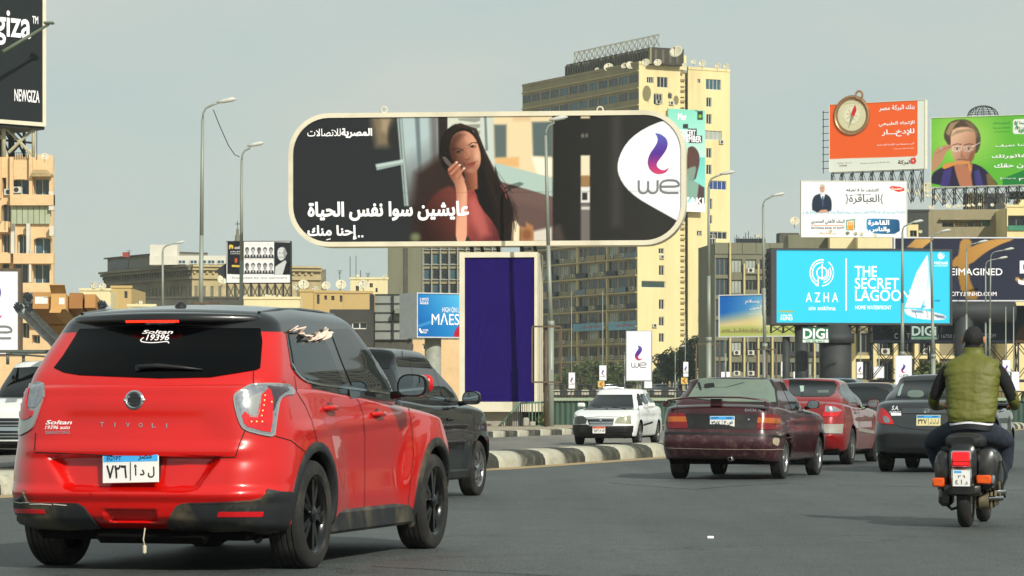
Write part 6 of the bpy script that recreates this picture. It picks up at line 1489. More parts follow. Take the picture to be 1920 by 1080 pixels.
def concrete_house():
    d=330;pl=Plane(P(1741,HY,d),R(-4));pl.O.z=0;CB=mat('board_concrete','8c8468',.9,var=.15,scale=.6,streak=True,dirt='6a634c',dirt_amt=.4);root=empty('concrete_house',P(1815,HY,d),0,'grey board-marked concrete house below the green billboard','building');root.location.z=0
    T=lambda x,y:(1690+x/8.348,340+y/8.348);r=lambda a,b,c,e:(lambda q,s:(q[0],s[0],q[1],s[1]))(pl.at(*T(a,e)),pl.at(*T(c,b)))
    ops=[r(640,640,820,715),r(835,635,1030,715),r(1140,615,1255,712),r(1262,610,1385,706),r(1035,630,1135,712)];H=pl.at(1741,393)[1];U1=pl.at(1888,390)[0];GP=mat('pane_green','3f7f62',.3)
    wall(root,pl,0,U1,0,H,ops,CB,.6)
    for o,m in zip(ops,(WIN,TAN,CB,GP,WIN)):window(root,pl,*o,m,FRM,.5,1)
    blockbody(root,pl,0,U1,0,H-.02,12,CB,gap=.7);mb=MB();q=r(600,590,1420,608);mb.obox(pl.p(q[0],q[2],0),pl.U*(q[1]-q[0]),pl.V*.2,pl.N*.5);mb.build('canopy',CB,root)
    q=r(1035,140,1340,405);n=9;w=(q[1]-q[0])/n
    for k in range(n):mb=MB();mb.obox(pl.p(q[0]+k*w+.05,H,-2.6),pl.U*(w-.18),pl.V*(q[3]-H),pl.N*(.5 if k%2 else .3));mb.build('rib',CB,root)
    mb=MB();q2=r(1035,160,1660,405);mb.obox(pl.p(q2[0],H,-6),pl.U*(q2[1]-q2[0]),pl.V*(q2[3]-H),pl.N*3.4);mb.build('penthouse',DGY,root)
    q=r(1385,210,1510,400);mb=MB();mb.obox(pl.p(q[0],H,-2.6),pl.U*(q[1]-q[0]),pl.V*1.6,pl.N*.03);mb.build('doorway',WIN,root)
    ri,p3,u3,v3=simple_block('yellow corner flat with green balcony at the right edge',322,(1888,388,1960),YEL,8,wins=[(1890,404,1925,432)],pane=WIN,rec=.8);a=p3.at(1890,432);b=p3.at(1925,423);mb=MB();mb.obox(p3.p(a[0],a[1],.1),p3.U*(b[0]-a[0]),p3.V*(b[1]-a[1]),p3.N*.1);mb.build('balcony_screen',GRN,ri)
    simple_block('dark green clad block right of the bank billboard',326,(1702,397,1741),mat('clad_dark','2c332e',.7,var=.2),6,zb=14);simple_block('small yellow balcony flat right of the bank billboard',318,(1702,421,1722),YEL,3,wins=[(1706,432,1719,444)],zb=14,parapet=False)
    simple_block('yellow block with a beam at the right edge of the roofs',330,(1911,372,1960),YEL,4,zb=18)
concrete_house()
# distant haze-grey town to close the horizon
def skyline():
    rnd=random.Random(21);ms=[CRM,TAN,STN,OLV]
    spots=[(70,610),(120,600),(250,590),(330,588),(400,592),(560,600),(880,585),(1372,590),(1960,560)]
    for i,(x,y) in enumerate(spots):
        w=60;lbls=['tan house behind the left white billboard','low house behind the cardboard load','distant low house left of the old block foot','distant low house under the old stone block','distant low house behind the rusty frame','distant cream house right of the long wall','distant house hidden behind the purple pylon','distant house between tower and olive block','distant house past the right edge']
        simple_block(lbls[i],560+i*6,(x,y,x+w),ms[i%4],14,wins=[(x+6+k*9,y+8+j*16,x+11+k*9,y+16+j*16) for k in range(5) for j in range(3)])
skyline()
# ------------------------------------------------------------------ kerbs, pavements, fences
KW=mat('kerb_paint_white','adab99',.85,var=.25,scale=4,bump=.7,bscale=14,dirt='62604f',dirt_amt=.9,dscale=4)
KB=mat('kerb_paint_black','35372f',.85,var=.3,scale=4,bump=.5,bscale=14,dirt='7f7b68',dirt_amt=.7,dscale=4)
def walk(line,step,s0=0.0,s1=1e9):
    """points every step metres along a polyline, smoothed"""
    L=[Vector((*p,0)) for p in line];acc=[0]
    for a,b in zip(L,L[1:]):acc.append(acc[-1]+(b-a).length)
    out=[];s=s0
    ys=list(zip(acc,[p.x for p in L]));zs=list(zip(acc,[p.y for p in L]));tot=min(acc[-1],s1);N=int((tot-s0)/step)
    ss=s0+np.arange(N+1)*step;xs=interp(ss,ys);yy=interp(ss,zs)
    return [Vector((x,y,0)) for x,y in zip(xs,yy)]
def kerb(name,line,step,prof,label,s0,s1,mats):
    root=empty(name,(0,0,0),kind='structure');pts=walk(line,step,s0,s1);rnd=random.Random(5)
    for i in range(len(pts)-1):
        mb=MB();a,b=pts[i],pts[i+1];p0=pts[max(i-1,0)];p3=pts[min(i+2,len(pts)-1)]
        na=(b-p0).normalized();nb=(p3-a).normalized();mb.smooth=False;rows=[]
        for k in range(5):
            t=k/4;c=a.lerp(b,t);tt=na.lerp(nb,t).normalized();n=Vector((-tt.y,tt.x,0));jz=rnd.uniform(-.012,.012);e=.012 if k in (0,4) else 0
            rows.append([mb.pt(c+n*(w+(e if w<.3 else-e))+Vector((0,0,max(-.05,z+(jz if z>.05 else 0)-e)))) for w,z in prof])
        mb.smooth=True
        for A,B in zip(rows,rows[1:]):
            for j in range(len(prof)-1):mb.face([A[j],A[j+1],B[j+1],B[j]])
        mb.smooth=False;mb.face(rows[0]);mb.face(rows[-1][::-1])
        o=mb.build('kerb_block',mats[i%2],root)
    return root
HUMP=[(0.12,-.05),(0.13,.11),(.17,.19),(.25,.245),(.38,.265),(.66,.265),(.80,.24),(.86,.16),(.88,-.05)]
kerb('median_kerb',KL,1.28,HUMP,'',9.0,225,(KW,KB))
props(band('dust_strip',off_line(KL,-.42),off_line(KL,.14),.004,mat('kerb_dust','a08c66',.95,var=.25,scale=1.5,dirt='6c6450',dirt_amt=.6,dscale=1.2)),kind='structure')
props(band('far_road',off_line(KL,.85),off_line(KL,13.2),0,ASPH2),kind='structure')
K2=off_line(KL,13.1)
kerb('far_kerb',K2,1.5,[(0,-.05),(0,.17),(.03,.2),(.32,.2),(.32,-.05)],'',60,210,(KB,KW))
props(band('pavement',off_line(KL,13.4),off_line(KL,60),.15,mat('pavement_dust','9c927c',.95,var=.25,scale=.8,dirt='736a55',dirt_amt=.5)),kind='structure')
FGR=mat('fence_green','2f4a3e',.6,var=.2,scale=1.2,dirt='6a6a56',dirt_amt=.35,streak=True);FRL=mat('rail_green','54705e',.6,var=.15)
# corrugated green fence
fe=empty('green_fence',(4.5,131,0),0,'green corrugated sheet fence with pale top rail beyond the far carriageway','fence')
x0=1.45;pw=2.0
for i in range(22):
    mb=MB();xa=x0+i*pw;n=16;prev=None
    for k in range(n+1):
        x=xa+.04+(pw-.08)*k/n;y=131+(.05 if k%2 else 0)+.0*i;cur=[mb.pt((x,y,.10)),mb.pt((x,y,1.22))]
        if prev:mb.face([prev[0],cur[0],cur[1],prev[1]])
        prev=cur
    mb.build('sheet_panel',FGR,fe,fix=False)
    pb=MB();pb.box(xa-.04,xa+.04,130.9,130.98,-.02,1.40);pb.build('post',FRL,fe)
tr_=MB();tr_.box(x0,x0+22*pw,130.88,131.0,1.24,1.36);tr_.build('top_rail',mat('rail_pale','8c9c84',.6),fe)
# black railing behind and flyover
rl=empty('iron_railing',(8,134,0),0,'black iron railing on a low wall behind the green fence','fence')
mb=MB();mb.box(1.5,46,134,134.05,1.62,1.68);mb.box(1.5,46,134,134.05,1.30,1.34);mb.build('rail',DSTEEL,rl)
mb=MB()
for k in range(300):x=1.5+k*.148;mb.box(x-.012,x+.012,134.01,134.04,1.2,1.66)
o=mb.build('railing_bars',DSTEEL,rl);o['kind']='stuff'
mb=MB();mb.box(1.5,46,134.06,134.3,-.02,1.25);mb.build('low_wall',CONC,rl)
dk=MB();dk.box(2,120,426,446,-.02,2.8);props(dk.build('flyover_road',mat('flyover_grey','6c6a60',.8)),kind='structure')
ba=empty('flyover_barrier',(6,425,0),kind='structure')
for k in range(46):
    mb=MB();xa=5.9+k*1.05;mb.box(xa,xa+1.03,425,425.4,2.6,3.32);mb.build('barrier_block',(KW,DSTEEL)[k%2],ba)
gr_=empty('guard_rail',(20,424,2.8),0,'thin guard rail along the flyover behind the small signs','rail');mb=MB();mb.tube((5.9,428,4.05),(60,428,4.05),.07,n=5)
for k in range(18):mb.tube((6+k*3,428,2.8),(6+k*3,428,4.05),.05,n=4)
mb.build('rail',DSTEEL,gr_)
# stair rail in front of the purple pylon
sr=empty('stair_railing',(-.3,122,0),0,'green railing running down beside the foot of the purple pylon','railing')
def W2(px,py,d=122):return P(px,py,d)
mb=MB();mb.tube(W2(975,755.5),W2(1030,754),.04,n=6);mb.tube(W2(928,808),W2(975,755.5),.05,n=6);mb.tube(W2(975,800),W2(1030,798),.03,n=6);mb.build('hand_rail',FRL,sr)
for i,px in enumerate([932,936,940,944,948,952,956,960,964,968,972,976,980,984,988,992,998,1004,1010,1016,1022,1028]):
    top=808-(px-928)*52.5/47 if px<975 else 755.5;m2=MB();m2.tube(W2(px,809),W2(px,min(top,806)),.035 if px in (998,1028,976) else .016,n=5);m2.build('baluster',DSTEEL if px<990 else FRL,sr)
rk=empty('rubble_block',(.75,120,.15),0,'pale broken stone beside the pylon foot','stone');mb=MB();mb.bevbox(.45,.7,119.9,120.2,.15,.52,.05);mb.bevbox(.72,.98,119.8,120.1,.15,.36,.05);mb.build('stone',CONC,rk)
# lit stains: small litter on the road
lt=MB();c_=G(1332,1010);lt.bevbox(-.025,.025,-.015,.015,0,.02,.005);lo=link_mesh('crumpled_paper',lt.mesh('crumpled_paper',WHS));lo.location=(c_.x,c_.y,0.0);props(lo,'tiny crumpled white paper lying alone on the empty road','litter')
# ------------------------------------------------------------------ lamp posts
GAL=mat('lamp_post_grey','8a9186',.55,metal=.25,var=.12,scale=1,streak=True);LMP=mat('lamp_head_grey','b5b8b0',.5)
def lamp_post(px,ytop,label,arm=1.0,H=12.6,d=None,thick=1.0,lean=0.0,dirn=1,group='street lamps along the road'):
    d=d or (H-1)/(HY-ytop)*F;x=(px-CX)/F*d;root=empty('street_lamp',(x,d,0),0,label,'street lamp',group)
    def L(p):return (x+p[0],d+p[1],p[2])
    mb=MB();mb.tube(L((0,0,-.02)),L((0,0,H*.34)),.14*thick,.13*thick,12);mb.tube(L((0,0,H*.34)),L((lean*.5,0,H*.6)),.105*thick,.09*thick,12);mb.tube(L((lean*.5,0,H*.6)),L((lean,0,H-.55)),.085*thick,.065*thick,10);mb.tube(L((0,0,H*.335)),L((0,0,H*.355)),.16*thick,n=12);mb.build('pole',GAL,root)
    a=MB();q=dirn;a.path([L((lean,0,H-.6)),L((lean+.02*q,0,H-.35)),L((lean+.12*q,0,H-.15)),L((lean+.35*q,-.02,H-.03)),L((lean+arm*q,-.05,H+.10))],.045*thick,6);a.build('arm',GAL,root)
    h=MB();h.path([L((lean+(arm-.15)*q,-.05,H+.08)),L((lean+(arm+.1)*q,-.05,H+.13)),L((lean+(arm+.45)*q,-.06,H+.2)),L((lean+(arm+.62)*q,-.06,H+.21))],[.04,.085,.095,.02],8);h.build('lamp_head',LMP,root)
    b=MB();b.box(x-.09*thick,x+.09*thick,d-.17*thick,d-.1*thick,1.9,2.5);b.build('service_box',GAL,root)
    return root
lamp_post(376,196,'tallest grey street lamp, behind the roof of the red SUV',.7,lean=.08,thick=.9)
lamp_post(452,277,'grey street lamp in front of the portraits billboard',.4,thick=.9,lean=.03)
lamp_post(305,459,'short looking street lamp left of the tallest one',.9,H=12,thick=1.05)
lamp_post(1033,226,'street lamp crossing the huge telecom billboard',.3,d=121.5,H=12.75,lean=-.22,thick=.95)
lamp_post(1329,330,'street lamp in front of the right edge of the yellow tower',.7,thick=1.0)
lamp_post(1434,370,'street lamp just left of the cyan screen',.6,lean=-.1)
lamp_post(1692,420,'street lamp crossing the word on the cyan screen',.7,H=12.4,thick=1.1)
lamp_post(1750,437,'street lamp crossing the sail on the cyan screen',.7,H=12.4,thick=1.1,lean=-.15)
lamp_post(1812,457,'street lamp rising right of the cyan screen over the rider',.9,H=12.4,thick=.8)
lamp_post(1855,471,'right one of the twin street lamps by the gold curve',1.1,H=12.4,thick=.8,lean=.1)
lamp_post(1848,487,'left one of the twin street lamps by the gold curve',1.1,H=12.4,thick=.8)
lamp_post(1806,500,'lowest street lamp right of the cyan screen',.9,H=12.4,thick=.7)
lamp_post(1360.5,582,'small distant street lamp before the sunrise billboard',1.0,H=9,thick=.7)
lamp_post(1402,612,'smaller distant street lamp at the foot of the sunrise billboard',1.0,H=9,thick=.7)
lamp_post(1171,670,'far small street lamp beside the large white standing sign',.8,H=9,d=430,thick=.9)
lamp_post(1266,642,'far small street lamp in front of the dark trees',.8,H=9,d=400,thick=.8)
cb=empty('overhead_cable',P(420,240,115),0,'thin loose cable hanging between the two tallest street lamps','cable');mb=MB();mb.path([P(400,206,115),P(412,236,117),P(428,272,121),P(440,290,125),P(449,294,129)],.018,4);mb.build('wire',DSTEEL,cb)
# ------------------------------------------------------------------ banner signs on slender poles
RD=mat('chevron_red','b02a24',.5);YL=mat('chevron_yellow','c8b45c',.6,var=.15)
def banner(px,d,rect,label,ptop=None,chev=None,word=False,side=False,logo=True):
    pl=Plane(P(px,rect[3],d),R(-8 if not side else 14));root=empty('banner_sign',(pl.O.x,pl.O.y,0),0,label,'sign','white banner signs on slender poles')
    a=pl.at(rect[0],rect[3]);b=pl.at(rect[2],rect[1]);dz=-pl.O.z
    p_=MB();r_=max(.035,(b[0]-a[0])*.055);p_.tube(pl.p(0,dz,-.3),pl.p(0,(HY-(ptop or rect[1]))/F*d+1-pl.O.z,-.3),r_*1.3,r_,8);p_.build('pole',GAL,root)
    m=MB();m.obox(pl.p(a[0],a[1],-.25),pl.U*(b[0]-a[0]),pl.V*(b[1]-a[1]),pl.N*.25);m.build('sign_box',mat('sign_side','9aa0a4',.6),root)
    w=MB();g_=(b[0]-a[0])*.03;w.obox(pl.p(a[0]+g_,a[1]+g_,0),pl.U*(b[0]-a[0]-2*g_),pl.V*(b[1]-a[1]-2*g_),pl.N*.02);w.build('sign_face',WPRINT,root)
    if logo:
        h=(b[1]-a[1])*(.34 if not word else .30);we_logo(root,pl,(a[0]+b[0])/2,a[1]+(b[1]-a[1])*(.55 if not word else .56),h,.035,None,word=True)
    if chev:
        c0=pl.at(chev[0],chev[3]);c1=pl.at(chev[2],chev[1]);q=MB();q.obox(pl.p(c0[0],c0[1],0),pl.U*(c1[0]-c0[0]),pl.V*(c1[1]-c0[1]),pl.N*.04);q.build('chevron_board',YL,root)
        cm,ch,cw=(c0[0]+c1[0])/2,(c1[1]-c0[1]),(c1[0]-c0[0]);s=MB();ym=(c0[1]+c1[1])/2
        for sg in (1,-1):
            pts=[(cm-cw*.28,ym),(cm+cw*.1,ym+sg*ch*.38),(cm+cw*.32,ym+sg*ch*.38),(cm-cw*.02,ym)]
            s.face([s.pt(pl.p(*p,.05)) for p in pts])
        s.build('chevron_mark',RD,root,fix=False)
    return root
banner(1198,150,(1173.5,620,1222,714.5),'large white standing sign with swoosh and word beyond the white saloon',word=True)
banner(1071,330,(1066,698.5,1078,728.5),'white banner sign nearest the purple pylon',548)
banner(1129.5,350,(1123.5,685,1137,713.5),'white banner sign with faded chevron left of the large white sign',545,(1121,714.5,1133.5,726))
banner(1284.5,350,(1281,678.5,1290.5,706.5),'white banner sign with red chevron in front of dark trees',600,(1277,708,1289,720))
banner(1216,330,(1208,715,1222.5,728),'half hidden white banner sign under the right edge of the large one',logo=False)
banner(1471.5,300,(1464.5,678,1478.5,706.5),'white banner sign above the roof of the cherry red saloon',612)
banner(1496,300,(1487.5,696.5,1505,712),'white banner box just right of the one above the cherry saloon',614,logo=False)
banner(1360,300,(1352,697,1369,712),'white banner box peeping over the roof of the maroon saloon',580,logo=False)
banner(1613,260,(1606.5,678.5,1618,709),'white banner sign right of the dark mast column',610)
banner(1648,250,(1638.5,687,1658,709),'double white banner box left of the mid sized white sign',612,logo=False)
banner(1693,170,(1678,666.5,1710,722),'mid sized white sign with swoosh behind the grey saloon',word=True)
banner(1748,240,(1741,674,1757,708),'white banner box left of the rider shoulder',640,logo=False)
banner(1886,200,(1879.5,675,1895,707),'white banner sign right of the rider',575)
banner(1904,190,(1896.5,697,1911,732.5),'grey sided double banner box at the right edge',575,logo=False,side=True)
# ------------------------------------------------------------------ empty rusty frames
def sframe(px0,px1,y0,y1,d,label,post=None):
    root=empty('rusty_gantry',P((px0+px1)/2,HY,d)*1,0,label,'frame','empty rusty sign frames');root.location.z=0
    for a,b in (((px0,y0),(px1,y0)),((px0,y1),(px1,y1)),((px0,y0),(px0,y1)),((px1,y0),(px1,y1))):
        for dy in (0,.35):mb=MB();mb.tube(P(*a,d)+Vector((0,dy,0)),P(*b,d)+Vector((0,dy,0)),.045,n=4);mb.build('frame_bar',RUST,root)
    pc=post if post is not None else (px0+px1)/2;q=P(pc,0,d);mb=MB();mb.tube((q.x,d+.18,-.02),(q.x,d+.18,P(0,y0,d).z),.07,n=8);mb.build('post',RUST,root)
sframe(998,1052.5,612,716.5,119,'empty rusty frame overlapping the right edge of the purple pylon',1023.5)
sframe(1306,1349.5,645,740,150,'empty rusty frame beside the dark trees',1331)
sframe(1420,1455.5,655,745,160,'empty rusty frame above the maroon saloon',1438)
sframe(360,411,568.5,600,112,'empty rusty frame just showing over the roof of the red SUV',376)
# ------------------------------------------------------------------ shrubs and trees
LF=[mat('leaf_dark',(.030,.050,.018),.6,var=.45,scale=.6),mat('leaf_mid',(.062,.095,.028),.6,var=.45,scale=.6),mat('leaf_yellow',(.12,.15,.04),.6,var=.4,scale=.6)]
BARK=mat('bark','4a3d2e',.9,var=.3)
def crown(parts,n,size,seed,shift,name,mats,parent):
    rnd=random.Random(seed);V=[];fs=[];mi=[]
    tot=sum(p[3]*p[4]*p[5] for p in parts)
    for (cx,cy,cz,rx,ry,rz) in parts:
        for k in range(int(n*rx*ry*rz/tot)):
            while True:
                x,y,z=rnd.uniform(-1,1),rnd.uniform(-1,1),rnd.uniform(-1,1);r_=math.sqrt(x*x+y*y+z*z)
                if .35<r_<1:break
            f=.72+.42*mnoise.noise((x*1.7+seed,y*1.7,z*1.7));
            p=Vector((cx+x*rx*f*1.1,cy+y*ry*f*1.1,cz+z*rz*f*1.1))
            if mnoise.noise(p*(1.3/max(rx,.1)))<-.28:continue
            a=Vector((rnd.gauss(0,1),rnd.gauss(0,1),rnd.gauss(0,1))).normalized();b=a.orthogonal().normalized();c=a.cross(b);s=size*rnd.uniform(.6,1.3)
            o=len(V);V+=[p-b*s-c*s*.5,p+b*s-c*s*.4,p+b*s*.7+c*s*.6,p-b*s*.6+c*s*.5];fs.append((o,o+1,o+2,o+3));mi.append(0 if rnd.random()<.45 else (1 if rnd.random()<.75 else 2))
    me=bpy.data.meshes.new(name);me.from_pydata([tuple(v-Vector(shift)) for v in V],[],fs);[me.materials.append(m) for m in mats];me.polygons.foreach_set('material_index',mi);me.update();return link_mesh(name,me,parent)
def tree(px,ybot,d,h,w,label,seed,n=5000,cat='tree',group=None,light=False,dark=0):
    x=(px-CX)/F*d;z0=P(0,ybot,d).z if ybot else 0;root=empty('tree' if cat=='tree' else 'shrub',(x,d,z0),0,label,cat,group);rnd=random.Random(seed)
    t=MB();t.smooth=True;top=z0+h*.55
    t.path([(x,d,z0-.02),(x+.1,d,z0+h*.2),(x-.1,d,top)],[w*.05,w*.04,w*.015],8)
    for k in range(5):a=rnd.uniform(0,6.28);t.path([(x,d,z0+h*(.2+.05*k)),(x+math.cos(a)*w*.2,d+math.sin(a)*w*.2,z0+h*.5),(x+math.cos(a)*w*.33,d+math.sin(a)*w*.33,z0+h*.72)],[w*.02,w*.014,w*.005],5)
    t.build('trunk',BARK,root)
    sh_=cat=='shrub';parts=[(x,d,z0+h*(.42 if sh_ else .6),w*(.5 if sh_ else .4),w*.35,h*(.42 if sh_ else .33))]
    for k in range(9):
        a=rnd.uniform(0,6.28);rr=rnd.uniform(.15,.34)*w;parts.append((x+math.cos(a)*rr,d+math.sin(a)*rr*.8,z0+h*rnd.uniform(.12 if sh_ else .3,.86),w*rnd.uniform(.14,.22),w*.18,h*rnd.uniform(.10,.17)))
    ms=[LF[1],LF[2],LF[1]] if light else LF
    crown(parts,n,.18 if h>6 else .14,seed,root.location,'crown',ms,root)
for i,(px,w,h) in enumerate(((1062,3.4,3.0),(1090,3.6,4.2),(1118,3.2,4.5),(1142,3.4,4.0),(1160,3,4.2),(1184,3,3.2))):tree(px,728,465,h*1.15,w*1.2,['light green shrub beside the stair of the yellow tower','dense green shrub left of the faded chevron','bright green shrub behind the faded chevron','yellowish shrub between faded chevron and large white sign','tall thin shrub at the left edge of the large white sign','shrub showing under the large white sign'][i],11+i,2600,'shrub',light=True)
for i,(px,w,h,y) in enumerate(((1250,5.5,7.0,735),(1275,6.5,8.0,737),(1302,6.5,10.0,737),(1330,6,11.0,738),(1352,5,8,738),(1236,4,4.5,735))):tree(px,y,445+i*4,h,w,['dark tree right of the large white sign','dark tree behind the red chevron','tall dark tree in front of the tower corner','tallest dark tree left of the street lamp','dark tree half behind the maroon saloon roof','low dark tree by the silver cars on the flyover'][i],31+i,4200)
for i,px in enumerate((1003,1010,1018,986)):tree(px,800,127,1.0,1.0,['dusty bush left behind the stair railing','dusty bush second behind the stair railing','dusty bush by the foot of the street lamp','small bush at the concrete foot of the pylon'][i],51+i,900,'shrub',light=True)
for i,px in enumerate((1782,1745)):tree(px,735,215,2.6,3,['green bush below the lower navy billboard by the rider','green bush left of the rider behind the grey saloon'][i],71+i,1500,'shrub',light=True)
# ------------------------------------------------------------------ red compact SUV (nearest car)
RED=mat('red_paint','bb0a05',0.28,metal=0.0,var=0.06,scale=1.5,coat=.9,spec=.3)
BPT=mat('black_gloss_paint','040506',0.3,spec=.3,var=0.1,coat=1.0)
def red_suv():
    c=Car('compact_suv',(-2.08,18.3),15.0,'red compact SUV with black roof, the largest and nearest vehicle')
    wb=2.6
    def relief(V,s,u,v):
        x,y,z=V[:,0],V[:,1],V[:,2];ax=np.abs(x);sg=np.sign(x)
        side=sstep(np.abs(s),.8,.97)
        for wy in (0,wb):
            rr=np.hypot((y-wy)*.85,z-.36)
            x=x+sg*side*.022*bump1(rr,.40,.30)
        # shoulder crease over rear wheel, hollow in doors
        x=x-sg*side*.022*bump1(z,.62,.26)*sstep(y,.35,.8)*sstep(-y,-2.2,-1.7)
        x=x+sg*side*.012*bump1(z,.86+.03*y,.07)*sstep(y,-.5,-.2)*sstep(-y,-2.4,-1.8)
        tail=sstep(-u,-.12,-.02)
        # tailgate: number plate recess and lips
        rec=sstep(z,.485,.52)*sstep(-z,-.70,-.688)*sstep(-ax,-(.44+(z-.5)*.75),-(.36+(z-.5)*.65))
        y=y+tail*.075*rec
        y=y-tail*.028*bump1(z,.475,.06)
        y=y-tail*.02*bump1(z,.735,.07)*sstep(-ax,-.86,-.6)
        y=y+tail*.02*bump1(z,.90,.14)*sstep(-ax,-.6,-.4)
        y=y-tail*.012*bump1(z,1.12,.07)
        tow=sstep(z,.30,.315)*sstep(-z,-.385,-.37)*sstep(-ax,-.17,-.14)
        y=y+tail*.05*tow
        return np.stack([x,y,z],1)
    S=dict(zt=[(-.85,1.175),(0,1.185),(1.0,1.135),(1.75,1.07),(2.3,1.03),(3.0,.96),(3.45,.84)],
             zb=[(-.85,.30),(-.6,.24),(.4,.2),(2.2,.2),(2.9,.22),(3.45,.26)],
             yr=[(.2,-.66),(.3,-.77),(.45,-.815),(.60,-.80),(.72,-.77),(.95,-.745),(1.1,-.70),(1.2,-.60)],
             yf=[(.2,3.3),(.5,3.44),(.7,3.42),(.95,3.2),(1.2,2.9)],
             w=[(-.85,.86),(-.5,.885),(0,.895),(.8,.875),(1.8,.875),(2.6,.893),(3.2,.85),(3.45,.78)],
             g=[(.2,.95),(.45,.99),(.65,1.0),(.9,.985),(1.05,.96),(1.2,.90)],
             r=(.30,.16,.14),crown=.03,bulge_r=.10,bulge_f=.2,relief=relief)
    arch=[(0,.335,.385,.52,1.2),(wb,.335,.385,.52,1.2)]
    body=c.add_shell('body',S,(110,150,92),[RED,WELL],arches=arch,auto=30)
    Gs=dict(zt=[(-.75,1.55),(-.2,1.60),(.5,1.645),(1.2,1.64),(1.6,1.59),(2.5,1.42)],
              zb=[(-.9,1.03),(2.4,.98)],
              yr=[(1.0,-.74),(1.15,-.68),(1.3,-.56),(1.5,-.38),(1.62,-.33)],
              yf=[(.98,2.42),(1.1,2.28),(1.5,1.68),(1.66,1.45)],
              w=[(-.8,.80),(-.4,.825),(.3,.835),(1.2,.83),(2.3,.77)],
              g=[(1.0,1.0),(1.15,.99),(1.3,.94),(1.45,.875),(1.6,.79)],
              r=(.16,.12,.24),crown=.035,bulge_r=.18,bulge_f=.2)
    def gp(cen,nor):
        m=np.ones(len(cen),int);m[(cen[:,1]<.12) & (cen[:,2]<1.45)]=0;return m
    c.add_shell('roof',Gs,(60,90,50),[RED,BPT],paint=gp,auto=35)
    c.ready()
    # glass
    g=c.patch('rear_window',[(101,690),(118,668),(150,617),(300,615),(488,616),(492,640),(488,690),(481,694),(395,708),(300,710),(150,704),(120,699)],mat('glass_privacy','020203',.06,var=.1,spec=.14),.004)
    sp=MB();sp.smooth=True
    # spoiler with stop lamp
    Sp=dict(zt=[(-.9,1.535),(-.2,1.585)],zb=[(-.9,1.492),(-.45,1.49),(-.2,1.48)],yr=[(1.5,-.44),(1.52,-.46),(1.58,-.45)],yf=[(1.5,-.05),(1.56,-.05)],
              w=[(-.8,.565),(0,.64)],g=[(1.4,1),(1.6,.99)],r=(.1,.18,.5),crown=.03,bulge_r=.24)
    V,fs=shell(Sp,(40,12,8));me=bpy.data.meshes.new('spoiler');me.from_pydata(V.tolist(),[],fs);me.materials.append(BPT)
    me.polygons.foreach_set('use_smooth',[True]*len(fs));spo=link_mesh('rear_spoiler',me,c.root)
    STOP=mat('stop_lamp_lit','ff2a12',0.3,var=.3,scale=60,emit=1.6)
    st=MB()
    for k in range(20):
        x=-.165+k*.0174;yb=-.475+.24*(x/.6)**2;st.bevbox(x-.0075,x+.0075,yb+.013,yb+.04,1.507,1.522,.003)
    c.part('high_stop_lamp',st,STOP,parent=spo)
    # side glass and black pillars
    c.patch('side_window',[(540,628),(575,628),(604,630),(640,714),(648,721),(610,722),(585,716),(560,703),(551,692)],GLT,.008,label='tinted rear door window')
    c.patch('side_window',[(617,618),(650,617),(657,620),(700,680),(726,731),(690,727),(658,723),(640,680)],GLT,.008,label='front door window')
    c.patch('door_pillar_trim',[(536,625),(650,611),(662,617),(738,722),(735,737),(655,727),(590,720),(558,705),(546,690)],BPT,.003)
    c.patch('side_glazing',[(.12,1.20),(.20,1.45),(1.05,1.49),(1.25,1.45),(1.75,1.16),(1.1,1.17),(.45,1.19)],GLS,.006,mode='side',mirror=True)
    c.strip('window_trim',[(546,682),(556,703),(580,719),(655,728),(738,739)],CHR,.014,.01,smooth=1)
    # tail lamps
    lamp=[(437,744),(443,735),(470,722),(492,718.5),(535,719),(543,722),(551,736),(549,740),(534,741),(524,749),(520,770),(516,800),(514,820),(490,816),(457,807),(448,793),(440,765)]
    CLR=mat('lamp_rim_clear','9a9d9b',0.12,metal=.4,var=.12,coat=.8)
    lp=c.patch('tail_lamp',lamp,CLR,.012,both=True,mirror=True,smooth=1)
    inner=[(440,745),(446,738),(470,725),(492,721),(534,722),(541,725),(547,736),(532,739),(522,748),(517,768),(513,798),(511,815),(489,812),(459,804),(450,790),(443,765)]
    c.patch('lamp_body',inner,TLW,.015,smooth=1,parent=lp)
    c.patch('lamp_smoke_panel',[(498,725),(533,726),(541,734),(528,738),(517,750),(512,770),(508,772),(508,745),(503,733)],TLS,.018,smooth=1,parent=lp)
    c.patch('lamp_red_lens',[(495,735),(500,730),(505,733),(509,750),(508,790),(504,811),(488,808),(464,801),(456,794),(453,780),(458,772),(465,778),(478,782),(483,765),(487,742)],TLR,.019,parent=lp)
    c.patch('lamp_reflector',[(446,747),(462,735),(472,741),(466,745),(464,760),(466,776),(452,778)],TLW,.018,parent=lp)
    c.patch('lamp_reflector',[(466,746),(489,735),(485,770),(481,784),(467,782),(464,765)],CLR,.019,parent=lp)
    LED=mat('lamp_led','ffb060',0.3,var=.1,emit=1.4)
    for (px,py) in ((494,743),(493,752),(492,761),(490,771),(488,780),(470,791),(479,791),(489,791),(506,755)):
        h=c.hit((px,py));b=MB();b.ball(h[0]+h[1]*.021,.005,n=8,m=5);c.part('lamp_led',b,LED,parent=lp)
    # left lamp details
    c.patch('lamp_red_lens',[(39,790),(41,740),(50,728),(58,722),(60,728),(55,745),(53,765),(63,772),(66,770),(62,784)],TLR,.019,parent=lp,smooth=1)
    c.patch('lamp_reflector',[(62,724),(74,716),(85,724),(84,745),(70,765),(56,764),(58,745)],TLW,.018,parent=lp)
    # gaps
    c.lines('panel_gap',[[(475,695),(475,722)],[(459,808),(450,830),(441,857)],[(67,812),(65,845)],
                          [(516,818),(545,826),(573,848)]],GAP,.006)
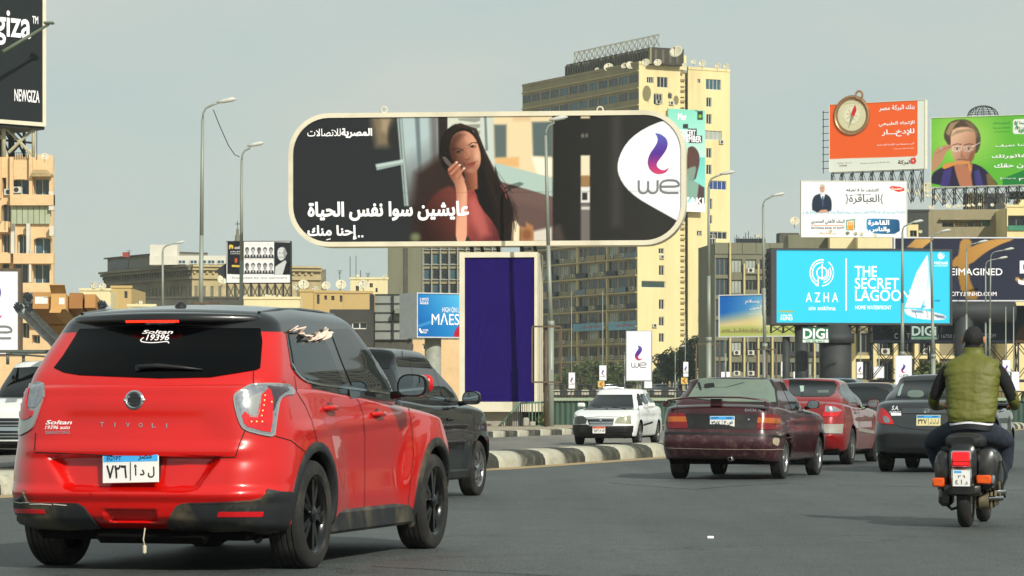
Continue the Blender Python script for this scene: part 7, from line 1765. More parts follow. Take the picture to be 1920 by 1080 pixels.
    c.lines('door_gap',[[(552,705),(556,735),(572,760),(585,790),(600,850),(608,880)],[(655,728),(672,752),(680,775),(684,820),(684,890),(683,968)],[(738,738),(765,760),(772,800),(775,850),(770,900),(764,950)]],GAP,.007)
    c.lines('tailgate_lip_gap',[[(66,848),(160,852),(250,856),(350,859),(441,857)]],GAP,.007)
    # dark cladding
    CLD=mat('cladding_plastic','1f2224',0.5,var=.25,scale=6,dirt='8a7d60',dirt_amt=.5,dscale=2.5)
    cl=c.patch('bumper_cladding',[(313,984),(320,965),(331,948),(345,943),(420,941),(470,938),(488,934),(497,926),(500,918),(524,922),(545,922),(548,930),(546,965),(536,990),(522,1008),(490,1005),(400,993),(320,990)],CLD,.016,label='dusty right half of the bumper cladding')
    c.patch('bumper_cladding',[(16,905),(22,930),(28,940),(80,942),(145,943),(158,950),(180,978),(190,988),(130,990),(70,988),(30,975),(20,945)],CLD,.016,label='left bumper cladding with a torn edge')
    c.patch('bumper_reflector',[(411,958),(492,958),(490,967),(408,967)],TLR,.020)
    c.patch('bumper_reflector',[(29,952),(85,954),(88,961),(34,960)],TLR,.020)
    mb=MB()
    for wy in (0,wb):                                   # arch trims on both sides
        for sx in (1,-1):
            prev=None
            for k in range(33):
                a=R(-22+224*k/32);ring=[]
                for rad,o in ((.383,-.03),(.385,.012),(.39,.016),(.425,.016),(.445,.010),(.447,-.01)):
                    yy=wy+rad*math.cos(a);zz=.335+rad*math.sin(a);h=c.hit((yy,zz),'side')
                    rad2=.46;h2=c.hit((wy+rad2*math.cos(a),max(.235,.335+rad2*math.sin(a))),'side')
                    X=h2[0].x if h2 else .87
                    ring.append(mb.pt((sx*(X+o),yy,zz)))
                if prev:
                    for i in range(5):mb.face([prev[i],prev[i+1],ring[i+1],ring[i]])
                prev=ring
            c.part('wheel_arch_trim',mb,CLD,auto=50);mb=MB()
    sk=MB();sk.bevbox(-.875,.875,.44,2.17,.19,.34,.02);c.part('sill_cladding',sk,CLD)
    # badge, lettering, stickers
    hh=c.hit((252,750));bd=MB();
    n_=Vector((0,-1,.12)).normalized();c0=hh[0]+n_*.004
    e1=Vector((1,0,0));e2=n_.cross(e1)
    if e2.z<0:e2=-e2
    def ring(mb,ro,ri,sq=1.0,th=.008,n=40,sx=1.0):
        A=[]
        for k in range(n):
            t=2*math.pi*k/n;d=e1*math.cos(t)*sx+e2*math.sin(t)*sq
            A.append([mb.pt(c0+d*ro),mb.pt(c0+d*(ro+ri)/2+n_*th),mb.pt(c0+d*ri)])
        for k in range(n):
            a,b=A[k],A[(k+1)%n];mb.face([a[0],b[0],b[1],a[1]]);mb.face([a[1],b[1],b[2],a[2]])
    ring(bd,.062,.040,sq=.96);ring(bd,.068,.045,sq=.42,sx=1.02);bo=c.part('badge',bd,CHR,auto=40)
    bk=MB();bk.face([bk.pt(c0+(e1*math.cos(t)+e2*math.sin(t))*.045+n_*.002) for t in [2*math.pi*k/30 for k in range(30)]]);c.part('badge_centre',bk,BPT,parent=bo)
    for k,ch in enumerate('TIVOLI'):  # the badge's own letters
        px=192+k*24.2;py=796+k*.5
        wd=1.0 if ch=='I' else 3.8
        c.text('badge_letter',ch,(px-wd,py+4.2,px+wd,py-4.2),CHR,'cam',.006,.03)
    c.text('sticker_lettering','Soltan',(267,627,325,620),WHS,'cam',.006,.03,.3)
    c.text('sticker_lettering','19396',(274,639.5,318,628),WHS,'cam',.006,.02,.3)
    c.strip('sticker_swoosh',[(270,634),(263,639),(268,643),(290,644),(315,641),(317,645)],WHS,.007,.006,smooth=1)
    c.text('sticker_lettering','Soltan',(86,796,136,788),WHS,'cam',.006,.03,.3)
    c.text('sticker_lettering','19396 auto',(85,805,132,798),WHS,'cam',.006,.01,.3)
    c.text('sticker_lettering','SSANGYONG',(86,814,132,808),CHR,'cam',.006,.02)
    c.plate(Matrix.Translation((.002,-.785,.628)) @ Matrix.Rotation(R(90-3),4,'X') @ Matrix.Rotation(R(1.5),4,'Z'),'٧٢٦','أ د ل')
    pb=MB();pb.box(-.17,.17,-.778,-.70,.56,.70);c.part('plate_holder',pb,BLK)
    # wiper, antenna, handles, sensors
    w=MB();w.path([c.hit((262,689))[0]+Vector((0,-.022,0)),c.hit((300,687))[0]+Vector((0,-.026,.003)),c.hit((340,689))[0]+Vector((0,-.024,0)),c.hit((381,693))[0]+Vector((0,-.015,0))],[.018,.016,.012,.005],6)
    w.path([c.hit((262,690))[0],c.hit((262,689))[0]+Vector((0,-.03,0))],.02,8);c.part('rear_wiper',w,BLK)
    a=MB();a.smooth=True;a.lathe([(.05,0),(.045,.02),(.03,.04),(.016,.055),(.001,.06)],14,'Z',(0,.04,1.592));c.part('roof_antenna',a,BLK,auto=60)
    rl=MB();rl.path([c.hit((.585,y_),'top')[0]+Vector((0,0,.004)) for y_ in (-.15,.2,.6,1.0,1.3)],.009,6);c.part('roof_moulding',rl,BPT,auto=60,mirror=True)
    def handle(y,z,parent=None):
        for sx in (1,-1):
            X=c.hit((y,z),'side')[0].x
            cu=MB();cu.T=Matrix.Translation((sx*(X-.004),y+.03,z-.01)) @ Matrix.Scale(sx,4,(1,0,0))
            cu.lathe([(.001,.0065),(.045,.0062),(.05,.004)],20,'X');c.part('handle_recess',cu,BPT,auto=60)
            h=MB();h.smooth=True
            h.path([(sx*(X+.0),y-.10,z),(sx*(X+.028),y-.075,z+.002),(sx*(X+.038),y,z+.004),(sx*(X+.03),y+.08,z+.002),(sx*(X),y+.10,z)],[.012,.017,.019,.018,.012],8)
            c.part('door_handle',h,RED,auto=70)
    handle(.36,.985);handle(1.36,.945)
    for px,py in ((171,926),(308,929),(460,930)):
        h=c.hit((px,py));b=MB();b.tube(h[0]-h[1]*.01,h[0]+h[1]*.003,.010,n=12);c.part('parking_sensor',b,RED)
    c.mirror_unit(1.03,1.62,1.135,[BPT],w=.22,h=.155)
    rc=MB();rc.bevbox(1.0,1.145,1.69,1.745,1.09,1.208,.025);c.part('mirror_cap',rc,RED,mirror=True,auto=60)
    # ledge of underbody, exhaust box, spare wheel, tow cord
    ub=MB();ub.bevbox(-.70,.70,-.60,3.1,.19,.34,.04);ub.bevbox(-.30,.45,-.66,-.2,.17,.26,.04);c.part('underbody',ub,WELL)
    cd=MB();cd.path([(.085,-.76,.27),(.082,-.78,.20),(.09,-.775,.165)],.004,5);cd.bevbox(.078,.10,-.79,-.765,.115,.17,.008);c.part('tow_cord',cd,mat('cord_cream','b8b09a',.8))
    c.wheels(wb,1.60,.335,.215,'spokes',mat('alloy_black','121314',.22,metal=.5,var=.1,coat=.5),rr=.235)
    # dent scratches on left bumper edge
    sc=mat('bare_scratch','c9c2b8',.7,var=.2)
    c.lines('bumper_scratch',[[(27,938),(40,941),(60,940)],[(60,944),(75,943),(100,945)],[(103,944),(128,946)]],sc,.006,.02)
    # cloth caught in the door top: a thing of its own
    def cloth():
        V=[];fs=[];nu,nv=60,9
        path=[(538,622),(548,617),(556,619),(566,629),(574,639),(580,636),(586,627),(597,626),(605,616),(610,634)]
        bot=[(538,624),(549,622),(558,628),(568,640),(575,641),(585,640),(593,638),(599,640),(606,638),(610,636)]
        for i in range(nu+1):
            t=i/nu*(len(path)-1);k=min(int(t),len(path)-2);f=t-k
            a=Vector(path[k]).lerp(Vector(path[k+1]),f);b=Vector(bot[k]).lerp(Vector(bot[k+1]),f)
            for j in range(nv+1):
                q=a.lerp(b,j/nv);h=c.hit((q.x,q.y))
                if h is None:h=c.bvh.find_nearest(c.ray(q,'cam')[0]+c.ray(q,'cam')[1]*17.9)
                o_=.012+.022*(1+math.sin(i*.55+j*.5))+.012*math.sin(i*1.3+2)
                V.append(c.M @ (h[0]+Vector(h[1])*o_))
        for i in range(nu):
            for j in range(nv):
                a=i*(nv+1)+j;fs.append((a,a+1,a+nv+2,a+nv+1))
        base=V[0].copy();me=bpy.data.meshes.new('cloth');me.from_pydata([tuple(v-base) for v in V],[],fs)
        me.materials.append(mat('cloth_beige','d8c4b4',.85,var=.15,scale=20));me.polygons.foreach_set('use_smooth',[True]*len(fs))
        o=link_mesh('cloth',me);o.location=base
        md=o.modifiers.new('s','SOLIDIFY');md.thickness=.006
        props(o,'crumpled beige cloth caught over the rear door window of the red SUV','cloth')
    cloth()
    return c
# ------------------------------------------------------------------ the other cars
def K(ox,oy,sc,pts):return [(ox+x/sc,oy+y/sc) for x,y in pts]
def saloon(name,loc,yaw,label,p,paint,group='cars driving in the traffic'):
    """p: ro wb fo W H; tail, cowl, nose heights; cab=(base rear, roof rear, roof front, base front); cwb, cwt cabin half widths"""
    c=Car(name,loc,yaw,label,'car',group);ro,wb,fo,W,H=p['ro'],p['wb'],p['fo'],p['W']/2,p['H']
    zt,zc,zn=p['tail'],p['cowl'],p['nose'];yb,yr_,yf_,yw=p['cab'];r=p.get('r',.30);zb=p.get('zb',.2);L1=wb+fo
    belt=(zt+zc)/2 if 'belt' not in p else p['belt']
    nx,ny,nz=p.get('res',(40,80,36))
    def relief(V,s,u,v):
        x,y,z=V[:,0],V[:,1],V[:,2];sg=np.sign(x);side=sstep(np.abs(s),.8,.97)
        for wy in (0,wb):
            rr=np.hypot((y-wy)*.85,z-r);x=x+sg*side*.014*bump1(rr,r+.07,.25)
        x=x-sg*side*.010*bump1(z,p.get('crease',.72),.10)
        tail=sstep(-u,-.12,-.02);y=y-tail*.03*bump1(z,p.get('bump',.48),.17)
        y=y+tail*.02*bump1(z,(zt+p.get('bump',.48))/2+.08,.14)*sstep(-np.abs(x),-W*.8,-W*.5)
        return np.stack([x,y,z],1)
    S=dict(zt=[(-ro,zt),(yb+.1,zt+.01),((yb+yw)/2,belt),(yw-.25,zc),((yw+L1)/2,(zc+zn)/2+.05),(L1,zn-.06)],
             zb=[(-ro,zb+.08),(-ro+.35,zb),(L1-.35,zb-.01),(L1,zb+.06)],
             yr=[(zb,-ro+.10),(zb+.2,-ro+.01),(p.get('bump',.48),-ro),(zt-.15,-ro+.07),(zt+.02,-ro+.14)],
             yf=[(zb,L1-.08),(.45,L1),(zn-.08,L1-.06),(zc,L1-.35)],
             w=[(-ro,W*.93),(-ro*.5,W*.985),(.2,W),(wb-.3,W),(wb+.3,W*.985),(L1,W*.88)],
             g=[(zb,.94),(.42,.99),(.62,1.0),(.85,.98),(zt,.93)],
             r=p.get('rad',(.28,.13,.16)),crown=.025,bulge_r=.09,bulge_f=.16,relief=relief)
    c.add_shell('body',S,(nx,ny,nz),[paint,WELL],arches=[(0,r,r+.055,W-.34,W+.3),(wb,r,r+.055,W-.34,W+.3)])
    cwb,cwt=p['cwb'],p['cwt'];z0=min(zt,zc)-.08
    Cb=dict(zt=[(yb,H-.10),(yr_,H-.02),((yr_+yf_)/2,H),(yf_,H-.025),(yw,H-.14)],zb=[(yb,z0),(yw,z0)],
              yr=[(z0,yb-.05),(zt,yb),(H-.1,yr_-.02),(H,yr_+.04)],yf=[(z0,yw+.12),(zc,yw),(H-.1,yf_+.06),(H,yf_-.04)],
              w=[(yb,cwb*.95),(yr_,cwb),(yf_,cwb),(yw,cwb*.95)],g=[(z0,1.0),(belt+.05,.985),(H-.18,cwt/cwb*1.03),(H,cwt/cwb*.97)],
              r=p.get('crad',(.2,.14,.24)),crown=.03,bulge_r=.10,bulge_f=.16)
    c.add_shell('cabin',Cb,(30,50,26),[paint,WELL],auto=40)
    c.ready();c.p=p
    c.wheels(wb,p['W']-.20,r,p.get('tw',.18),p.get('wstyle','cover'),p.get('rim',ALU),n=p.get('ns',7))
    ub=MB();ub.bevbox(-W+.12,W-.12,-ro+.2,L1-.25,zb-.03,zb+.15,.03);c.part('underbody',ub,WELL)
    return c
def side_glass(c,m=GLT):
    """windows of both sides from the cabin's own measures (for the side the photograph hides)"""
    p=c.p;yb,yr_,yf_,yw=p['cab'];b=(p['tail']+p['cowl'])/2+.05;t=p['H']-.13
    mid=(yr_+yf_)/2+.05
    c.patch('side_window',[(yb+.28,b+.02),(yr_+.05,t),(mid-.04,t),(mid-.04,b)],m,.003,mode='side',mirror=True,smooth=1,both=True)
    c.patch('side_window',[(mid+.04,b),(mid+.04,t),(yf_+.0,t-.01),(yw-.28,b+.01)],m,.003,mode='side',mirror=True,smooth=1,both=True)
MAR=mat('maroon_paint','3c0e16',.3,metal=.25,var=.15,scale=3,coat=.7,dirt='7c6a66',dirt_amt=.35,dscale=2.2)
def maroon():
    c=saloon('saloon_car',(2.995,40.38),17,'old maroon saloon with rear spoiler and scraped bumper',dict(ro=.93,wb=2.4,fo=.78,W=1.60,H=1.405,tail=1.02,cowl=.98,nose=.80,belt=.98,
        cab=(-.42,.02,1.0,1.62),cwb=.74,cwt=.60,r=.285,tw=.17,rad=(.2,.1,.13),crad=(.14,.12,.2),zb=.24,bump=.52,rim=ALU,wstyle='spokes',ns=8),MAR)
    k=lambda*a:K(1220,640,3.857,a)
    RG=mat('dusty_glass','67756a',.12,var=.12,scale=4,spec=.5,dirt='7c8670',dirt_amt=.5,dscale=3)
    rw=c.patch('rear_window_seal',k((246,412),(345,258),(868,264),(912,340),(922,462),(560,440)),BLK,.002)
    c.patch('rear_window',k((268,410),(355,272),(856,278),(893,350),(906,440),(560,436)),RG,.005)
    c.patch('side_window',k((932,290),(972,292),(1088,505),(1020,490)),GLT,.004,label='closed rear door window')
    c.patch('side_window',k((990,290),(1015,296),(1165,522),(1100,508)),GLS,.003,label='open front door window')
    c.strip('door_frame',k((975,290),(1100,510)),MAR,.05,.008);c.strip('window_trim',k((1018,497),(1165,525)),BLK,.02,.006)
    side=[(x,z) for x,z in ((-.1,1.05),(.15,1.30),(.98,1.30),(1.35,1.05))];c.patch('side_glazing',side,GLS,.002,mode='side',mirror=True)
    c.patch('rear_panel',k((246,522),(783,530),(752,638),(272,630)),BLK,.004)
    for q in (k((124,560),(140,520),(250,522),(272,630),(124,630)),k((762,634),(785,528),(928,530),(938,560),(937,642))):
        lp=c.patch('tail_lamp',q,mat('lamp_faded_red','6e1418',.2,var=.15,scale=20),.014)
    c.patch('lamp_amber_lens',k((131,545),(255,545),(264,585),(128,585)),mat('lamp_faded_amber','a0541e',.2,var=.2,scale=20),.019,parent=lp);c.patch('lamp_amber_lens',k((776,553),(930,556),(934,594),(768,592)),mat('lamp_faded_amber',''),.019,parent=lp)
    # bumper with worn edges
    WRN=mat('scraped_bumper','34101a',.45,var=.2,coat=.3,dirt='8c7a6c',dirt_amt=.35,dscale=11)
    c.patch('bumper',k((116,664),(400,668),(800,678),(1018,690),(1018,720),(990,775),(970,838),(940,862),(700,838),(400,832),(170,830),(118,770)),WRN,.03,smooth=0)
    c.patch('paint_chip',k((872,700),(905,690),(918,712),(905,760),(885,745),(868,738)),mat('bare_primer','a89a84',.7,var=.3,scale=20),.033,smooth=1);c.patch('paint_chip',k((955,800),(985,800),(965,850),(930,856)),mat('bare_primer',''),.033,smooth=1)
    c.strip('bumper_moulding',k((118,668),(400,672),(800,682),(1018,696)),BLK,.035,.036)
    c.strip('bumper_line',k((118,763),(400,770),(800,775),(985,782)),mat('worn_line','a89a8c',.6,var=.4,scale=30),.008,.036)
    c.plate(Matrix.Translation(c.hit((1354.5,792))[0]+Vector((0,-.016,0))) @ Matrix.Rotation(R(88),4,'X'),'٢٧٤','ج ص',w=.34,h=.17)
    # spoiler on two feet and blade
    sp=MB();sp.smooth=True
    pts=[(-.72,-.80,1.03),(-.66,-.84,1.08),(-.35,-.88,1.115),(0,-.89,1.12),(.35,-.88,1.115),(.66,-.84,1.08),(.72,-.80,1.03)]
    prev=None
    for x,y,z in pts:
        cur=[sp.pt((x,y+.10,z+.012)),sp.pt((x,y-.02,z+.006)),sp.pt((x,y-.03,z-.012)),sp.pt((x,y+.09,z-.016))]
        if prev:
            for i in range(4):sp.face([prev[i],prev[(i+1)%4],cur[(i+1)%4],cur[i]])
        prev=cur
    so=c.part('rear_spoiler',sp,MAR);ft=MB()
    for x0,x1 in ((-.74,-.66),(.66,.74),(-.08,.08)):ft=MB();ft.bevbox(x0,x1,-.84,-.74,.99,1.095 if abs(x0)<.3 else 1.05,.01);c.part('spoiler_foot',ft,MAR,parent=so)
    c.text('badge_lettering','EXCEL GLS',(1397,771.5,1435,766.5),CHR,'cam',.003,.01)
    c.lines('panel_gap',[k((190,455),(195,520)),k((843,520),(850,470)),k((1018,490),(1035,560),(1045,660)),k((1118,515),(1130,560),(1130,700),(1115,840)),k((1210,545),(1230,620),(1225,720))],GAP,.008)
    ex=MB();p0=Vector((.22,-.93,.30));ex.lathe([(.025,0),(.03,0),(.03,.3),(.025,.3)],14,'Y',(.22,-.95,.285));c.part('exhaust_pipe',ex,ALU)
    lk=c.hit((1404,787));b=MB();b.tube(lk[0],lk[0]+lk[1]*.012,.014,n=10);c.part('boot_lock',b,CHR)
    c.mirror_unit(.90,1.36,1.02,[MAR],w=.18,h=.12,both=True)
    b=MB();b.bevbox(.775,.80,2.25,2.33,.60,.64,.006);c.part('side_indicator',b,TLO)
    cr=MB();cr.path([c.hit((x,y))[0]+Vector((0,-.01,0)) for x,y in ((1305,727),(1340,726),(1362,726),(1395,717))],.004,5);c.part('glass_crack',cr,GAP)
    return c
MEG=mat('cherry_paint','8a0e12',.25,metal=.25,var=.08,coat=1.0)
def megane():
    c=saloon('saloon_car',(4.97,50.37),16,'cherry red saloon with grey bumper strip, partly hidden by the maroon one',dict(ro=.98,wb=2.69,fo=.85,W=1.78,H=1.485,tail=1.08,cowl=1.02,nose=.82,belt=1.03,
        cab=(-.62,.10,1.15,2.0),cwb=.80,cwt=.62,r=.315,tw=.2,rim=ALU,ns=9),MEG)
    k=lambda*a:K(1220,640,3.857,a)
    c.patch('rear_window',k((1000,275),(1330,290),(1350,320),(1330,375),(1290,400),(1100,402),(1000,390)),GLS,.004)
    st=mat('seat_green_grey','5c6b62',.6,var=.2)
    c.patch('headrest_seen',k((1205,355),(1285,352),(1288,372),(1210,374)),st,.0055);c.patch('headrest_seen',k((1078,322),(1108,322),(1108,362),(1085,366)),mat('paper_pale','9fb8a8',.6),.0055)
    c.patch('side_window',k((1383,310),(1418,298),(1495,460),(1432,442)),GLT,.004);c.patch('side_window',k((1430,297),(1462,305),(1562,482),(1503,465)),GLT,.004)
    side_glass(c)
    lp=c.patch('tail_lamp',k((1243,545),(1262,462),(1330,470),(1384,500),(1350,535),(1345,545)),TLR,.014,mirror=True,both=True)
    c.patch('lamp_clear_lens',k((1262,468),(1328,474),(1380,502),(1340,512),(1262,510)),TLW,.018,parent=lp)
    MPL=mat('bumper_grey','8a8a80',.55,var=.1)
    c.patch('bumper_strip',k((1250,600),(1388,600),(1380,668),(1255,666)),MPL,.02)
    c.patch('side_moulding',k((1505,625),(1622,648),(1622,672),(1505,650)),MPL,.014)
    for q in ((1487,515),(1555,540)):
        h=c.hit(K(1220,640,3.857,[q])[0]);b=MB();b.path([h[0]+Vector((0,-.1,0)),h[0]+Vector((.03,0,0)),h[0]+Vector((0,.1,0))],.015,6);c.part('door_handle',b,CHR)
    c.lines('panel_gap',[k((1265,440),(1255,470)),k((1430,445),(1440,470),(1440,490)),k((1502,470),(1512,540),(1505,620),(1500,745))],GAP,.008)
    c.mirror_unit(.98,1.62,1.04,[MEG],w=.2,h=.14)
    a=MB();a.tube((0,-.0,1.48),(0,-.04,1.54),.006);c.part('roof_antenna',a,BLK)
    return c
SUN_G=mat('grey_paint','383b3d',.28,metal=.5,var=.08,coat=.9)
def sunny():
    c=saloon('saloon_car',(6.45,44.67),16.5,'dark grey saloon just ahead of the scooter rider',dict(ro=1.0,wb=2.6,fo=.85,W=1.70,H=1.49,tail=1.09,cowl=1.02,nose=.84,belt=1.03,zb=.24,
        cab=(-.5,.12,1.15,2.0),cwb=.76,cwt=.60,r=.305,tw=.185,bump=.58,rim=ALU,ns=8),SUN_G)
    k=lambda*a:K(1580,600,2.7,a)
    rw=c.patch('rear_window',k((266,396),(285,340),(310,308),(480,302),(545,330),(560,396)),GLS,.004)
    st=mat('seat_green_grey','5c6b62',.6)
    c.patch('headrest_seen',k((328,365),(345,356),(400,357),(413,370),(405,393),(330,393)),st,.006,smooth=1)
    c.patch('painted_sky_patch',k((275,385),(292,332),(312,318),(300,350),(292,385)),mat('glass_sky_patch','7f908c',.2),.006,smooth=1)  # pale patch paints sky brightness onto the rear glass
    lp=c.patch('tail_lamp',k((172,520),(178,470),(200,442),(222,458),(266,528),(240,530)),TLR,.014,mirror=True,both=True,smooth=1)
    c.patch('lamp_clear_lens',k((205,490),(222,485),(245,510),(235,524),(215,522)),TLW,.02,parent=lp,smooth=1)
    c.patch('boot_moulding',k((302,448),(555,446),(555,474),(302,474)),mat('dark_chrome','6d7072',.2,metal=.9),.012)
    c.plate(Matrix.Translation(c.hit((1741,787))[0]+Vector((0,-.02,-.01))) @ Matrix.Rotation(R(86),4,'X'),'٣٢٧','ل ل ل',w=.36,h=.16,cream=True)
    h=c.hit((1738.5,771));b=MB();b.lathe([(.035,0),(.04,-.008),(.028,-.01),(.028,0)],20,'Y',h[0]+Vector((0,-.012,0)));b.box(h[0].x-.05,h[0].x+.05,h[0].y-.02,h[0].y-.012,h[0].z-.007,h[0].z+.007);c.part('badge',b,CHR)
    c.text('sticker_lettering','GARHY',(1668,775,1690,771),WHS,'cam',.004,.02);c.text('sticker_lettering','S.A.',(1672,769,1685,761),WHS,'cam',.004,.02,.3)
    c.patch('sticker',k((245,472),(296,472),(296,484),(245,484)),WHS,.004)
    c.lines('panel_gap',[k((228,455),(232,440)),k((268,530),(300,545),(440,560),(540,560))],GAP,.01)
    side_glass(c)
    c.mirror_unit(.95,1.62,1.04,[SUN_G],w=.2,h=.14)
    for y in (.45,1.35):
        h=c.hit((y,.92),'side');b=MB();b.path([h[0]+Vector((0,-.1,0)),h[0]+Vector((.03,0,0)),h[0]+Vector((0,.1,0))],.014,6);c.part('door_handle',b,CHR,mirror=True)
    return c
BLKP=mat('black_paint','050607',.2,metal=.1,var=.1,coat=.6)
def blackhatch():
    c=saloon('hatchback_car',(-1.84,30.49),15,'black hatchback half hidden behind the red SUV',dict(ro=.68,wb=2.55,fo=.80,W=1.72,H=1.62,tail=1.12,cowl=1.06,nose=.86,belt=1.07,zb=.24,
        cab=(-.60,-.1,1.35,2.3),cwb=.80,cwt=.64,r=.31,tw=.18,rim=ALU,ns=7,res=(40,100,46)),BLKP)
    k3=lambda*a:K(560,560,4.5,a)
    c.patch('rear_window',k3((600,430),(780,440),(805,470),(760,590),(600,590)),GLS,.004)
    c.patch('side_window',k3((925,500),(1052,498),(1075,540),(1172,828),(1010,790),(960,640)),GLT,.005,label='rear door window')
    c.patch('side_window',k3((1105,508),(1185,540),(1300,700),(1338,815),(1330,835),(1210,825)),GLT,.005,label='front door window')
    c.strip('window_trim',k3((1000,800),(1180,838),(1340,850)),CHR,.012,.006)
    side_glass(c)
    k6=lambda*a:K(600,760,3.6,a)
    c.lines('panel_gap',[k6((850,60),(855,160),(855,420)),k6((1040,90),(1048,200),(1015,440)),k3((872,440),(878,560))],mat('gap_soft','000000',.9,var=0),.008)
    sk=MB();sk.bevbox(-.85,.85,.42,2.12,.2,.31,.02);c.part('sill_cladding',sk,BLK)
    c.strip('body_crease',k6((860,160),(950,165),(1040,190)),mat('black_gloss_paint',''),.012,.006)
    for q in (k6((855,20))[0],k6((880,95))[0]):
        h=c.hit(q)
        if h:b=MB();b.path([h[0]+Vector((0,-.1,0)),h[0]+Vector((.03,0,0)),h[0]+Vector((0,.1,0))],.015,6);c.part('door_handle',b,BLKP)
    c.mirror_unit(.985,1.72,1.085,[BLKP],w=.21,h=.15)
    c.patch('rear_window',[(-.62,1.16),(.30,1.16),(.26,1.46),(-.52,1.46)],GLS,.004,mode='rear',step=.06,smooth=1)
    c.plate(Matrix.Translation((0,-.70,.68)) @ Matrix.Rotation(R(90),4,'X'),'٥١٨','ن ط')
    c.patch('tail_lamp',[(-.8,.75),(-.62,.78),(-.60,1.05),(-.76,1.06)],TLR,.012,mode='rear',mirror=True,both=True,step=.03)
    return c
WHT=mat('white_paint','d6d8d6',.35,var=.05,coat=.5,dirt='a69d88',dirt_amt=.35,dscale=1.5)
def whitesaloon():
    c=saloon('saloon_car',(3.07,78.2),193,'white saloon with black bumper coming the other way beyond the median',dict(ro=.95,wb=2.6,fo=.85,W=1.70,H=1.46,tail=1.02,cowl=.97,nose=.80,belt=.96,zb=.2,
        cab=(-.45,.15,1.1,1.95),cwb=.76,cwt=.60,r=.30,tw=.18,rim=ALU,ns=6),WHT)
    k=lambda*a:K(900,640,4.5,a);c.h=1.2
    c.patch('windscreen',k((872,580),(952,452),(1285,450),(1300,578)),GLS,.004)
    c.patch('side_window',k((1322,445),(1340,440),(1375,540),(1335,545)),GLS,.004);c.patch('side_window',k((1350,440),(1380,450),(1420,520),(1392,535)),GLS,.004)
    side_glass(c)
    DL=mat('lamp_dark','33332e',.15,var=.3,coat=.5);LL=mat('lamp_beige','9a9c84',.12,var=.3,coat=.6,metal=.2)
    c.patch('headlamp',k((800,645),(820,632),(872,632),(905,655),(895,695),(798,700)),DL,.012,label='dark taped headlamp')
    c.patch('headlamp',k((1135,690),(1155,650),(1268,625),(1275,695)),LL,.012,label='clear headlamp')
    gr=c.patch('grille',k((903,650),(1132,650),(1120,708),(925,708)),BLK,.012)
    for a,b in (((905,655),(1130,655)),((925,685),(1120,685)),((930,700),(1118,700))):c.strip('grille_bar',k(a,b),CHR,.03,.02,parent=gr)
    bd=c.hit(k((1020,672))[0]);b=MB();b.ball(bd[0]+bd[1]*.03,.04,n=10,m=6);c.part('badge',b,CHR)
    c.patch('bumper',k((790,705),(905,702),(930,715),(1115,715),(1290,712),(1285,760),(1262,805),(1100,828),(810,818),(792,780)),BLK,.03)
    c.strip('bumper_opening',k((845,770),(950,772),(1070,770),(1240,765)),GAP,.04,.034)
    pl=c.hit(k((1006,748))[0]);c.plate(Matrix.Translation(pl[0]+Vector((0,.05,0))) @ Matrix.Rotation(R(180),4,'Z') @ Matrix.Rotation(R(90),4,'X'),'٦٥٣','م ق',head='orange',w=.33,h=.17)
    for qs in (((1080,575),(1020,560),(960,545)),((1230,575),(1170,562),(1110,552))):w=MB();w.path([c.hit(k(q)[0])[0]+Vector((0,.02,.01)) for q in qs],.01,5);c.part('wiper',w,BLK)
    c.lines('panel_gap',[k((1335,545),(1345,620),(1350,760)),k((1405,560),(1408,640),(1408,760)),k((830,648),(1020,636),(1280,640))],GAP,.012)
    c.strip('side_moulding',k((1362,710),(1455,682)),BLK,.05,.01)
    for sx in (1,-1):
        h=MB();h.bevbox(sx*.93-.1,sx*.93+.1,1.5,1.6,.96,1.08,.03);c.part('mirror_housing',h,WHT)
    # driver and seats seen through the screen are a dark shape only
    return c
DKG=mat('charcoal_paint','24272a',.3,metal=.4,var=.1,coat=.8)
SLV=mat('silver_paint','8e969c',.3,metal=.6,var=.06,coat=.8)
BLU=mat('bluegrey_paint','4e5e6c',.3,metal=.5,var=.06,coat=.8)
